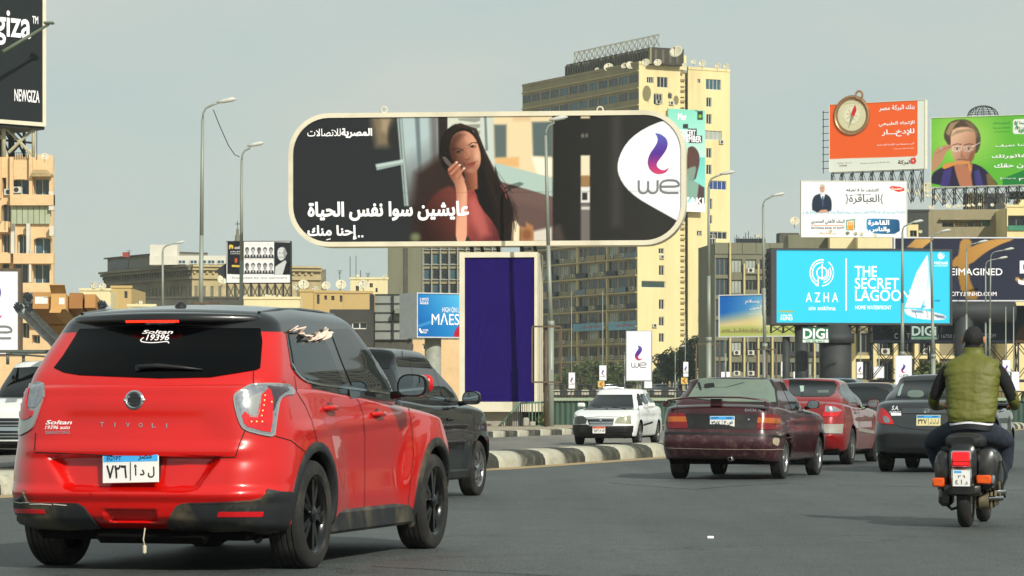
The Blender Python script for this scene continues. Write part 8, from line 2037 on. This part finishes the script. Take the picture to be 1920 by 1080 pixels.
def simple(loc,yaw,label,paint,**kw):
    p=dict(ro=.95,wb=2.6,fo=.85,W=1.72,H=1.46,tail=1.04,cowl=1.0,nose=.82,belt=1.0,zb=.22,cab=(-.45,.15,1.1,1.95),cwb=.76,cwt=.60,r=.31,tw=.18,rim=ALU,ns=6,res=(24,48,20));p.update(kw)
    c=saloon('saloon_car' if p['H']<1.6 else 'tall_car',loc,yaw,label,p,paint);H=p['H'];t=p['tail']
    c.h=4
    yb,yr_,yf_,yw=p['cab'];wd=p['cwt']*.92
    for nm,md,zb_,zt_ in (('rear_window','rear',t+.04,H-.1),('windscreen','front',p['cowl']+.03,H-.1)):
        c.patch(nm,[(-wd*1.12,zb_),(wd*1.12,zb_),(wd*.92,zt_),(-wd*.92,zt_)],GLS,.004,mode=md,step=.08,smooth=1)
    side_glass(c)
    W=p['W']/2
    c.patch('tail_lamp',[(W*.62,t-.28),(W*.96,t-.26),(W*.95,t-.1),(W*.66,t-.12)],TLR,.01,mode='rear',mirror=True,both=True,step=.06)
    c.patch('headlamp',[(W*.5,p['nose']-.24),(W*.93,p['nose']-.22),(W*.9,p['nose']-.1),(W*.55,p['nose']-.13)],TLW,.01,mode='front',mirror=True,both=True,step=.06)
    c.patch('grille',[(-W*.4,p['nose']-.27),(W*.4,p['nose']-.27),(W*.4,p['nose']-.14),(-W*.4,p['nose']-.14)],BLK,.01,mode='front',step=.08)
    for md,off_ in (('rear',t-.3),('front',.42)):
        h=c.hit((0,off_),md)
        if h:
            M4=Matrix.Translation(h[0]+Vector((0,-.02 if md=='rear' else .02,0))) @ (Matrix.Rotation(R(180),4,'Z') if md=='front' else Matrix()) @ Matrix.Rotation(R(90),4,'X')
            pl=MB();pl.T=M4;pl.bevbox(-.17,.17,-.08,.08,-.02,.0,.002);po=c.part('number_plate',pl,WPL)
            hd=MB();hd.T=M4;hd.box(-.165,.165,.025,.075,-.01,.003);c.part('plate_header',hd,BPL,parent=po)
    c.mirror_unit(.94,1.55,1.02,[paint],w=.2,h=.14)
    return c
# ------------------------------------------------------------------ scooter and rider
def wheel_pair(c_root,y,r,w,rimm,name='wheel',x=0.0):
    o=bpy.data.objects.new(name,None);COL.objects.link(o);o.parent=c_root;o.location=(x,y,r-.004)
    t=MB();t.lathe([(r*.56,-w*.4),(r*.7,-w*.55),(r*.9,-w*.5),(r*.985,-w*.25),(r,0),(r*.985,w*.25),(r*.9,w*.5),(r*.7,w*.55),(r*.56,w*.4)],36,'X');link_mesh('tyre',t.mesh('tyre',RUB,auto=50),o)
    k=MB();k.lathe([(r*.58,-w*.42),(r*.3,-w*.3),(.02,-w*.35),(.001,-w*.35)],24,'X');k.lathe([(r*.58,w*.42),(r*.3,w*.3),(.02,w*.35),(.001,w*.35)],24,'X');link_mesh('rim',k.mesh('rim',rimm,auto=40),o)
def scooter():
    q=G(1811,988);root=empty('scooter',(q.x,q.y,0),-R(15),'black scooter with red tail lamp and orange indicators, seen from behind','scooter')
    SB=mat('scooter_black','0c0d0e',.3,var=.15,coat=.5,dirt='5a523f',dirt_amt=.3,dscale=4);ENG=mat('engine_alloy','6e6650',.6,metal=.4,var=.35,scale=14)
    def part(name,mb,m,auto=40,parent=None):
        me=mb.mesh(name,m,None,auto);bm=bmesh.new();bm.from_mesh(me);bmesh.ops.recalc_face_normals(bm,faces=bm.faces);bm.to_mesh(me);bm.free();return link_mesh(name,me,parent or root)
    wheel_pair(root,0,.245,.105,ALU);wheel_pair(root,1.22,.245,.10,ALU,x=.02)
    def loft(rings,m,name,n=20,pw=2.6):
        mb=MB();mb.smooth=True;rr=[]
        for (cx,cy,cz,rx,rz) in rings:
            rr.append([mb.pt((cx+rx*abs(math.cos(t))**(2/pw)*(1 if math.cos(t)>=0 else-1),cy,cz+rz*abs(math.sin(t))**(2/pw)*(1 if math.sin(t)>=0 else-1))) for t in [2*math.pi*k/n for k in range(n)]])
        for A,B in zip(rr,rr[1:]):
            for k in range(n):mb.face([A[k],A[(k+1)%n],B[(k+1)%n],B[k]])
        mb.face(rr[0][::-1]);mb.face(rr[-1]);return part(name,mb,m)
    loft([(-.155,-.24,.47,.035,.08),(-.16,-.20,.47,.07,.15),(-.17,-.05,.46,.082,.18),(-.175,.15,.45,.088,.185),(-.17,.38,.43,.07,.15),(-.14,.52,.40,.03,.07)],SB,'side_cowl')
    loft([(.17,-.24,.475,.04,.09),(.18,-.20,.48,.085,.165),(.19,-.05,.475,.10,.185),(.19,.15,.46,.105,.185),(.18,.38,.43,.08,.15),(.14,.52,.40,.03,.07)],SB,'side_cowl')
    loft([(0,-.27,.50,.085,.15),(0,-.24,.50,.115,.19),(0,0,.50,.13,.2),(0,.4,.45,.12,.15),(0,.6,.38,.12,.1)],SB,'rear_body',pw=4)
    loft([(0,-.30,.315,.11,.035),(0,-.27,.315,.15,.05),(0,-.05,.31,.16,.055)],SB,'rear_bumper',pw=5)
    st=loft([(.0,-.24,.70,.10,.045),(.0,-.20,.705,.145,.065),(.0,.05,.71,.155,.07),(.0,.35,.70,.14,.06),(.0,.62,.68,.10,.045)],mat('seat_vinyl','151617',.35,var=.15,scale=8,bump=.15,bscale=60),'seat',pw=3.2)
    tl=MB();tl.bevbox(-.088,.076,-.315,-.26,.495,.635,.012);part('lamp_frame',tl,CHR);tl=MB();tl.bevbox(-.080,.068,-.335,-.30,.503,.627,.014);part('tail_lamp',tl,mat('lamp_red_bright','e01220',.15,var=.2,scale=30,emit=.25,coat=.6))
    dv=MB();dv.box(-.080,.068,-.338,-.33,.545,.550);part('lamp_rib',dv,mat('lamp_dark_red','7a0c12',.3))
    pf=MB();pf.bevbox(-.085,.08,-.32,-.26,.335,.49,.01);part('plate_frame',pf,CHR)
    pl=MB();pl.box(-.070,.068,-.326,-.318,.345,.475);po=part('number_plate',pl,WPL);T4=Matrix.Translation((0,-.328,.41)) @ Matrix.Rotation(R(90),4,'X');t=MB();t.T=T4;f=lambda x,y:(x,y,0);text_into(t,'٤ ا د',-.05,-.05,.05,-.012,f,.02);text_into(t,'٣ ٩',-.03,.0,.03,.025,f,.01);part('plate_lettering',t,INK,parent=po)
    bb=MB();bb.box(-.06,-.0,-.3275,-.326,.452,.47);part('plate_header',bb,BPL,parent=po)
    for x0,x1,z in ((-.245,-.145,.375),(.115,.235,.40)):m=MB();m.bevbox(x0,x1,-.285,-.20,z-.038,z+.036,.012);part('indicator',m,mat('lamp_orange','d0500e',.2,var=.15,scale=20,coat=.5));
    m=MB();m.bevbox(.232,.262,-.275,-.2,.365,.435,.008);part('indicator_end',m,ALU)
    sl=MB();sl.bevbox(-.205,-.09,-.20,-.02,.175,.33,.03);part('silencer',sl,SB);mf=MB();mf.path([(-.16,-.12,.20),(-.10,-.14,.15),(-.04,-.12,.17)],.014,6);part('silencer_pipe',mf,DSTEEL)
    e=MB();rnd=random.Random(3)
    e.tube((.06,-.02,.24),(.26,-.02,.235),.055,.045,14);e.tube((.12,-.06,.22),(.20,-.06,.22),.075,.075,14);e.tube((.22,.02,.26),(.30,.02,.27),.05,.05,12)
    for k in range(6):e.bevbox(.08+k*.032,.10+k*.032,-.10,.12,.15+rnd.uniform(0,.03),.31+rnd.uniform(-.03,.03),.005)
    for k in range(7):e.tube((.26+rnd.uniform(-.02,.04),-.08+k*.03,.22),(.28+rnd.uniform(-.03,.03),-.06+k*.03,.38),.009,n=6)
    part('engine',e,ENG);g=MB();g.tube((.24,-.06,.29),(.335,-.06,.30),.022,n=10);g.tube((.20,-.12,.245),(.32,-.12,.25),.016,n=10);part('kick_starter',g,CHR)
    h=MB();h.path([(.30,-.02,.55),(.335,.0,.42),(.30,-.03,.33),(.315,.05,.25)],.012,6);part('control_cable',h,DSTEEL)
    fl=MB();fl.bevbox(-.17,.17,.55,.95,.25,.30,.02);part('floor_board',fl,SB)
    loft([(0,.93,.62,.20,.34),(0,.98,.62,.21,.35),(0,1.02,.62,.17,.3)],SB,'leg_shield',pw=3.4)
    loft([(.02,1.02,.47,.06,.06),(.02,1.15,.50,.08,.07),(.02,1.32,.47,.08,.08),(.02,1.42,.36,.05,.06)],SB,'front_mudguard')
    fk=MB();fk.tube((.0,1.0,.95),(.02,1.2,.25),.03,n=10);fk.tube((.09,1.12,.45),(.09,1.22,.25),.02,n=8);part('front_fork',fk,DSTEEL)
    hb=MB();hb.path([(-.36,.84,1.0),(-.22,.90,1.0),(0,.96,.99),(.22,.90,1.0),(.36,.84,1.0)],[.018,.022,.045,.022,.018],8);hb.ball((0,1.0,1.0),.09,(1,.9,1));part('handlebar',hb,SB)
    for sx in (1,):
        m=MB();m.path([(sx*.30,.88,1.0),(sx*.36,.90,1.1),(sx*.42,.90,1.13)],.006,5);part('mirror_arm',m,DSTEEL)
        m=MB();m.tube((sx*.42,.92,1.07),(sx*.42,.89,1.07),.055,.045,14);part('mirror_housing',m,BLK);m=MB();m.tube((sx*.42,.888,1.07),(sx*.42,.885,1.07),.045,n=14);part('mirror_glass',m,MIR)
    # ---------------- rider, a thing of its own, seated on the scooter
    pr=empty('person',(q.x,q.y,0),-R(15),'rider in olive quilted vest and dark jeans, seen from behind on the scooter','person');SK=mat('skin','a8704e',.55,var=.08);JN=mat('denim_dark','16202e',.9,var=.3,scale=14,bump=.4,bscale=18,dirt='2c3c50',dirt_amt=.6,dscale=9);BS=mat('sleeve_black','0d0e10',.9,var=.2,scale=20,bump=.4,bscale=25);OLV_=mat('vest_olive','5a5d1c',.62,var=.14,scale=9,bump=.25,bscale=30)
    J={'pel':((0,.33,.83),.135,.115),'sp':((0,.36,1.0),.14,.105),'ch':((.01,.40,1.22),.155,.11),'nk0':((.01,.44,1.40),.07,.06),'nk1':((.01,.47,1.47),.052,.055),'hd0':((.01,.50,1.53),.07,.082),'hd1':((.01,.50,1.575),.074,.09),'hd2':((.01,.49,1.62),.055,.065),
         'ls':((-.175,.43,1.335),.075,.075),'le0':((-.26,.44,1.20),.06,.06),'le':((-.325,.48,1.055),.05,.055),'lw0':((-.335,.62,1.0),.044,.044),'lw':((-.31,.76,.99),.032,.032),'lh':((-.30,.83,1.0),.028,.034),
         'rs':((.195,.43,1.335),.075,.075),'re0':((.285,.44,1.20),.06,.06),'re':((.345,.48,1.045),.052,.055),'rw0':((.345,.62,1.0),.044,.044),'rw':((.32,.76,.99),.032,.032),'rh':((.31,.83,1.0),.028,.034),
         'lhp':((-.10,.33,.79),.115,.11),'lt':((-.25,.52,.745),.108,.10),'lk':((-.375,.74,.70),.082,.08),'lc':((-.315,.74,.50),.062,.06),'la':((-.22,.72,.345),.045,.045),'lf':((-.21,.84,.315),.04,.03),
         'rhp':((.10,.33,.79),.115,.11),'rt':((.20,.52,.745),.105,.10),'rk':((.265,.74,.70),.082,.08),'rc':((.245,.73,.50),.062,.06),'ra':((.20,.72,.345),.045,.045),'rf':((.20,.84,.315),.04,.03)}
    E=[('pel','sp'),('sp','ch'),('ch','nk0'),('nk0','nk1'),('nk1','hd0'),('hd0','hd1'),('hd1','hd2'),('ch','ls'),('ls','le0'),('le0','le'),('le','lw0'),('lw0','lw'),('lw','lh'),('ch','rs'),('rs','re0'),('re0','re'),('re','rw0'),('rw0','rw'),('rw','rh'),('pel','lhp'),('lhp','lt'),('lt','lk'),('lk','lc'),('lc','la'),('la','lf'),('pel','rhp'),('rhp','rt'),('rt','rk'),('rk','rc'),('rc','ra'),('ra','rf')]
    for s,sx in (('l',-1),('r',1)):                  # fingers closed round the grips
        hx,hy,hz=J[s+'h'][0]
        for k in range(4):
            for j,(dy,dz,r_) in enumerate(((.03,.022,.010),(.055,.0,.009),(.035,-.026,.008),(.008-.004*(k%2),-.03,.007))):J['%sf%d%d'%(s,k,j)]=((hx+sx*(-.033+.021*k),hy+dy,hz+dz),r_,r_)
            E.append((s+'h','%sf%d0'%(s,k)));E+=[('%sf%d%d'%(s,k,j),'%sf%d%d'%(s,k,j+1)) for j in range(3)]
        J[s+'t0']=((hx-sx*.045,hy-.01,hz-.01),.011,.011);J[s+'t1']=((hx-sx*.05,hy+.025,hz-.035),.009,.009);E+=[(s+'h',s+'t0'),(s+'t0',s+'t1')]
    names=list(J);me=bpy.data.meshes.new('body');me.from_pydata([J[n][0] for n in names],[(names.index(a),names.index(b)) for a,b in E],[]);o=link_mesh('body',me)
    sk=o.modifiers.new('s','SKIN');sk.use_smooth_shade=True;lay=me.skin_vertices[0] if me.skin_vertices else None
    if lay is None:bpy.context.view_layer.objects.active=o;lay=me.skin_vertices.new(name='s') if hasattr(me.skin_vertices,'new') else me.skin_vertices[0]
    for i,n in enumerate(names):lay.data[i].radius=J[n][1:3];lay.data[i].use_root=(n=='pel')
    o.modifiers.new('u','SUBSURF').levels=2;bpy.context.view_layer.update();m2=bpy.data.meshes.new_from_object(o.evaluated_get(bpy.context.evaluated_depsgraph_get()));o.modifiers.clear();o.data=m2;m2.name='body';bpy.data.meshes.remove(me)
    for m in (SK,JN,BS,OLV_,mat('shoe_dark','1a1714',.6)):m2.materials.append(m)
    for p in m2.polygons:
        c=p.center;k=1 if c.z<.93 and abs(c.y)<.9 else 2
        if c.z>1.41 and abs(c.x)<.1:k=0
        if abs(c.x)>.24 and c.z>.93:k=3 if (c.z<1.13 and c.y>.44) else 2
        if abs(c.x)>.2 and c.y>.77 and c.z>.9:k=0
        if c.z<.36:k=4
        p.material_index=k;p.use_smooth=True
    o.parent=pr
    v=MB();v.smooth=True;rings=[];n=84;Z=[(.865,.185,.135,.34),(.90,.198,.145,.34),(1.0,.205,.145,.36),(1.1,.212,.148,.38),(1.2,.222,.15,.40),(1.29,.232,.148,.42),(1.345,.228,.135,.43),(1.385,.19,.115,.44),(1.415,.13,.095,.45),(1.435,.092,.082,.455),(1.455,.086,.078,.46),(1.487,.084,.076,.465),(1.49,.074,.066,.465)]
    zs=np.concatenate([np.linspace(.865,1.435,64),np.linspace(1.445,1.49,6)])
    for z in zs:
        rx=float(interp(np.array([z]),[(a[0],a[1]) for a in Z])[0]);ry=float(interp(np.array([z]),[(a[0],a[2]) for a in Z])[0]);cy=float(interp(np.array([z]),[(a[0],a[3]) for a in Z])[0]);ring=[]
        for k in range(n):
            t=2*math.pi*k/n;ct,st_=math.cos(t),math.sin(t);e=2/2.5;x=rx*abs(ct)**e*(1 if ct>0 else-1);y=ry*abs(st_)**e*(1 if st_>0 else-1)
            sl_=z+.045*abs(x)/.2*(1 if z>1.1 else-1)*0.8;pf_=.004*(1-abs(math.sin(math.pi*(sl_-.865)/.082))**.35*0-(abs(math.cos(math.pi*(sl_-.865)/.082))**14)) if z<1.42 else .004*math.sin(z*260)
            wr=.007*mnoise.noise((x*9+z*4,y*6,z*15))+.004*mnoise.noise((x*22,y*22,z*40));cs=-.007*math.exp(-(x/.007)**2) if y<0 and z<1.43 else 0;r_=1+(pf_+wr+cs)/.16
            ring.append(v.pt((.01+x*r_,cy+y*r_,z)))
        rings.append(ring)
    for A,B in zip(rings,rings[1:]):
        for k in range(n):v.face([A[k],A[(k+1)%n],B[(k+1)%n],B[k]])
    part('vest',v,OLV_,60,pr)
    def ringband(z0,z1,s0,s1,cy,m,nm,rx=.19,ry=.137):
        b=MB();b.smooth=True;A=[];
        for z,s in ((z0,s0),(z1,s1)):A.append([b.pt((.005+rx*s*math.cos(t)+0,cy+ry*s*math.sin(t),z+.008*math.sin(3*t))) for t in [2*math.pi*k/40 for k in range(40)]])
        for k in range(40):b.face([A[0][k],A[0][(k+1)%40],A[1][(k+1)%40],A[1][k]])
        part(nm,b,m,60,pr)
    ringband(.835,.88,.99,.97,.335,mat('shirt_white','d5d7dc',.8,var=.06),'shirt_hem');ringband(.862,.885,1.02,1.0,.34,BS,'vest_hem');ringband(.80,.845,.985,1.0,.333,mat('belt_dark','14171c',.6),'waistband')
    ringband(1.485,1.512,.40,.34,.468,BS,'collar',.185,.165)
    hr=MB();hr.smooth=True;rr=[]
    for k in range(15):
        a=math.pi*k/14*.80;
        ring=[]
        for j in range(36):
            t=2*math.pi*j/36;r_=1+.05*mnoise.noise((math.cos(t)*7,math.sin(t)*7,a*9));x=.080*math.sin(a)*math.cos(t)*r_;y=.104*math.sin(a)*math.sin(t)*r_;z=.098*math.cos(a)*r_
            if y>.02:z=max(z,.035+(y-.02)*.2)
            ring.append(hr.pt((.01+x,.49+y,1.575+z)))
        rr.append(ring)
    for A,B in zip(rr,rr[1:]):
        for k in range(36):hr.face([A[k],A[(k+1)%36],B[(k+1)%36],B[k]])
    part('hair',hr,mat('hair_black','0b0a0a',.6,var=.4,scale=60,bump=.8,bscale=90),60,pr)
    for sx in (-1,1):e_=MB();e_.ball((.01+sx*.088,.49,1.555),.032,(.4,.7,1.0));part('ear',e_,SK,60,pr)
    ns=MB();ns.ball((.01,.595,1.56),.018,(.7,1,1.2));part('nose',ns,SK,60,pr)
    for sx in (-1,1):e_=MB();e_.ball((.01+sx*.03,.578,1.578),.011);part('eye',e_,mat('eye_dark','1c1410',.3),60,pr)
    m_=MB();m_.ball((.01,.583,1.525),.016,(1.4,.5,.4));part('mouth',m_,mat('lip','7a4038',.5),60,pr)
    # creases of the jeans: stitched seam and pocket
    return root
# ------------------------------------------------------------------ white pickup with a long load on its roof rack, far carriageway
def pickup():
    c=saloon('pickup_truck',(-7.42,50.1),184,'white pickup with roof rack coming the other way, mostly hidden by the red SUV',dict(ro=1.15,wb=3.0,fo=.85,W=1.74,H=1.76,tail=1.10,cowl=1.16,nose=1.0,belt=1.12,zb=.3,crease=.8,
        cab=(.55,.75,1.95,2.8),cwb=.80,cwt=.66,r=.34,tw=.2,rim=ALU,ns=6),WHT);c.root['category']='pickup';c.h=2.2
    k1=lambda*a:K(0,560,5.4,a);k2=lambda*a:K(0,640,3.375,a)
    c.patch('windscreen',k1((-60,1000),(-20,820),(92,704),(500,684),(900,700),(1010,830),(1040,1000)),GLS,.006,smooth=0)
    side_glass(c)
    gr=c.patch('grille',k2((-10,487),(400,487),(395,620),(-5,620)),BLK,.012)
    for y in (510,532,585,604):c.strip('grille_bar',k2((0,y),(380,y)),ALU,.018,.02,parent=gr)
    c.strip('grille_bar',k2((0,555),(380,558)),CHR,.06,.022,parent=gr);c.patch('bumper_opening',k2((-10,632),(390,632),(385,672),(-5,672)),GAP,.014)
    c.strip('bumper_stripe',k2((-15,702),(400,705)),mat('stripe_red','b3221c',.4),.06,.02);wp=MB();wp.path([h_[0]+Vector((0,.02,.01)) for h_ in [c.hit(q) for q in k1((300,960),(380,990),(460,1000))] if h_],.01,5);c.part("wiper",wp,BLK)
    # rack
    r=MB();zr=1.90
    for y in (2.0,.9):r.bevbox(-.98,.98,y-.03,y+.03,zr-.03,zr+.02,.01)
    for x in (-.7,.7):r.bevbox(x-.03,x+.03,-.9,2.05,zr-.06,zr-.03,.01)
    for x in (-.72,.72):
        for y in (2.0,.9):r.tube((x,y,1.68),(x,y,zr),.03,n=6)
        r.tube((x,-.9,.9),(x,-.9,zr),.03,n=6)
    c.part('roof_rack',r,mat('rack_grey','5f655e',.5,metal=.3));bx=MB();bx.bevbox(-.55,-.35,1.95,2.05,1.72,1.88,.03);c.part('rack_bracket',bx,DSTEEL)
    CARD=[mat('cardboard','a87c48',.85,var=.12,scale=4),mat('cardboard_pale','bb9258',.85,var=.12,scale=4),mat('cardboard_dark','94683a',.85,var=.12,scale=4)];TAPE=mat('label_white','d6d4cc',.6)
    def axis(X,z):a=Vector((X,45.0,z));return a,Vector((.28,7.0,-1.22)).normalized()
    U=Vector((1,0,0));
    for i,(px0,px1,yt,yb,lb,dl) in enumerate(((61,97,547,579,'long cardboard carton with a white label, leftmost on the roof rack',0),(97,127,550,580,'long cardboard carton with open end flap, second on the roof rack',-.1),(128,155,548,578,'long plain cardboard carton, third on the roof rack',.06),(158,180,551,577,'long cardboard carton at the right of the roof load',.03))):
        a,dr=axis((px0-CX)/F*45,1+(HY-yb)/F*45);a=a+Vector((0,dl,0));W_=(px1-px0)/F*45;H_=(yb-yt)/F*45;V=dr.cross(U).normalized();V=V if V.z>0 else-V;root=empty('cardboard_box',a,0,lb,'box','long cardboard cartons on the pickup roof')
        m=MB();m.obox(a,U*(W_-.015),V*H_,dr*(6.6-i*.3));m.build('carton',CARD[i%3],root)
        if i in (0,1):m=MB();m.obox(a+U*W_*(.12 if i==0 else .5)+V*H_*.3-dr*.004,U*W_*(.66 if i==0 else .35),V*H_*.42,dr*.003);m.build('label',TAPE,root)
        if i==1:m=MB();m.obox(a+U*.0+V*H_-dr*.01,U*(W_*.95),V*.02-dr*.30*0+Vector((0,-.16,.10)),V*.01);m.build('flap',CARD[1],root);m=MB();m.obox(a,U*(W_*.7),Vector((0,-.14,-.06)),V*.012);m.build('flap',CARD[1],root)
        for kk in (1.2,3.2):m=MB();m.obox(a+dr*kk-V*.004-U*.0,U*(W_-.015),-V*.002,dr*.06);m.build('tape',mat('tape_brown','7a5630',.4),root)
    WRAP=mat('plastic_wrap','b4bbba',.3,var=.3,scale=6,metal=.1,bump=.6,bscale=12);PIP=mat('pipe_end','a8b0b4',.3,metal=.6,var=.4,scale=30)
    for cx,cy,rad,lb,dl in ((36,577,.085,'lower left bundle of wrapped pipes on the pickup roof',0),(53,557,.088,'upper left bundle of wrapped pipes on the pickup roof',.05),(54,577,.075,'inner left bundle of wrapped pipes beside the cartons',.1),(186,566,.09,'right bundle of wrapped pipes on the pickup roof',.3),(198,573,.08,'outer right bundle of wrapped pipes on the pickup roof',.8)):
        a,dr=axis((cx-CX)/F*45,1+(HY-cy)/F*45);a=a+dr*dl;root=empty('pipe_bundle',a,0,lb,'pipes','bundles of wrapped pipes on the pickup roof');m=MB();b=a+dr*7;pts=[a.lerp(b,t/20)+Vector((.01*mnoise.noise((t,0,cx)),0,.01*mnoise.noise((t,5,cx)))) for t in range(21)];m.path(pts,[rad*(.93+.07*math.sin(t*2.4)) for t in range(21)],14);m.build('wrapping',WRAP,root)
        n=0
        for i in range(-2,3):
            for j in range(-2,3):
                x,z=(i+.5*(j%2))*.034,j*.030
                if x*x+z*z<(rad*.9)**2:q=a+Vector((x,0,z));m=MB();m.tube(q-dr*(.05+.02*((i+j)%3)),q+dr*.1,.014,n=8,cap=False);m.tube(q-dr*.03,q+dr*.1,.010,n=8);m.build('pipe',PIP,root)
pickup()
red_suv();maroon();megane();sunny();blackhatch();whitesaloon();scooter()
simple((7.35,61.5),16,'charcoal saloon seen between the cherry red and the grey saloon',DKG,H=1.50)
simple((8.6,78),16,'black estate car farthest ahead, only its roof showing over the traffic',BLKP,H=1.74,tail=1.2,cowl=1.15,cab=(-.8,-.4,1.2,1.95))
simple((30.4,176),197,'dark blue grey car coming the other way at the right edge',BLU)
for X_,d_,yw,lb,pt in ((13.9,438,78,'silver car on the flyover, left of the large white sign',SLV),(21.6,438,80,'silver blue car on the flyover, right of the large white sign',SLV),(20.5,432,262,'dark car on the flyover in front of the silver blue one',DKG)):
    c_=simple((X_,d_),yw,lb,pt,cab=(-.75,-.3,1.2,2.05));c_.root.location.z=2.82 if pt is SLV else 2.3
# ------------------------------------------------------------------ haze
hz=MB();hz.box(-420,420,-40,900,-1.0,95)
hm=bpy.data.materials.new('haze');hm.use_nodes=True;hm.node_tree.nodes.clear()
ho=hm.node_tree.nodes.new('ShaderNodeOutputMaterial');hv=hm.node_tree.nodes.new('ShaderNodeVolumePrincipled');hv.inputs['Color'].default_value=(.84,.94,.96,1);hv.inputs['Density'].default_value=.00018;hv.inputs['Anisotropy'].default_value=.2
hm.node_tree.links.new(hv.outputs[0],ho.inputs['Volume']);props(hz.build('haze',hm),kind='stuff')
# ------------------------------------------------------------------ the street goes on to the right of the picture: plain blocks, mirrored in the car sides
be=MB();rnd=random.Random(77)
for k in range(9):
    x=62+k*26;d=150+22*math.sin(k*1.7)+k*6;h=rnd.uniform(14,34);be.mi=0;be.box(x,x+22,d,d+16,-.02,h)
    for z in range(int(h/3.2)):
        for c in range(6):be.mi=1;be.box(x+1+c*3.5,x+3+c*3.5,d-.06,d+.1,1.4+z*3.2,3.2+z*3.2)
props(be.build('far_buildings',[mat('far_grey','6e6b60',.9),WIN]),kind='structure')
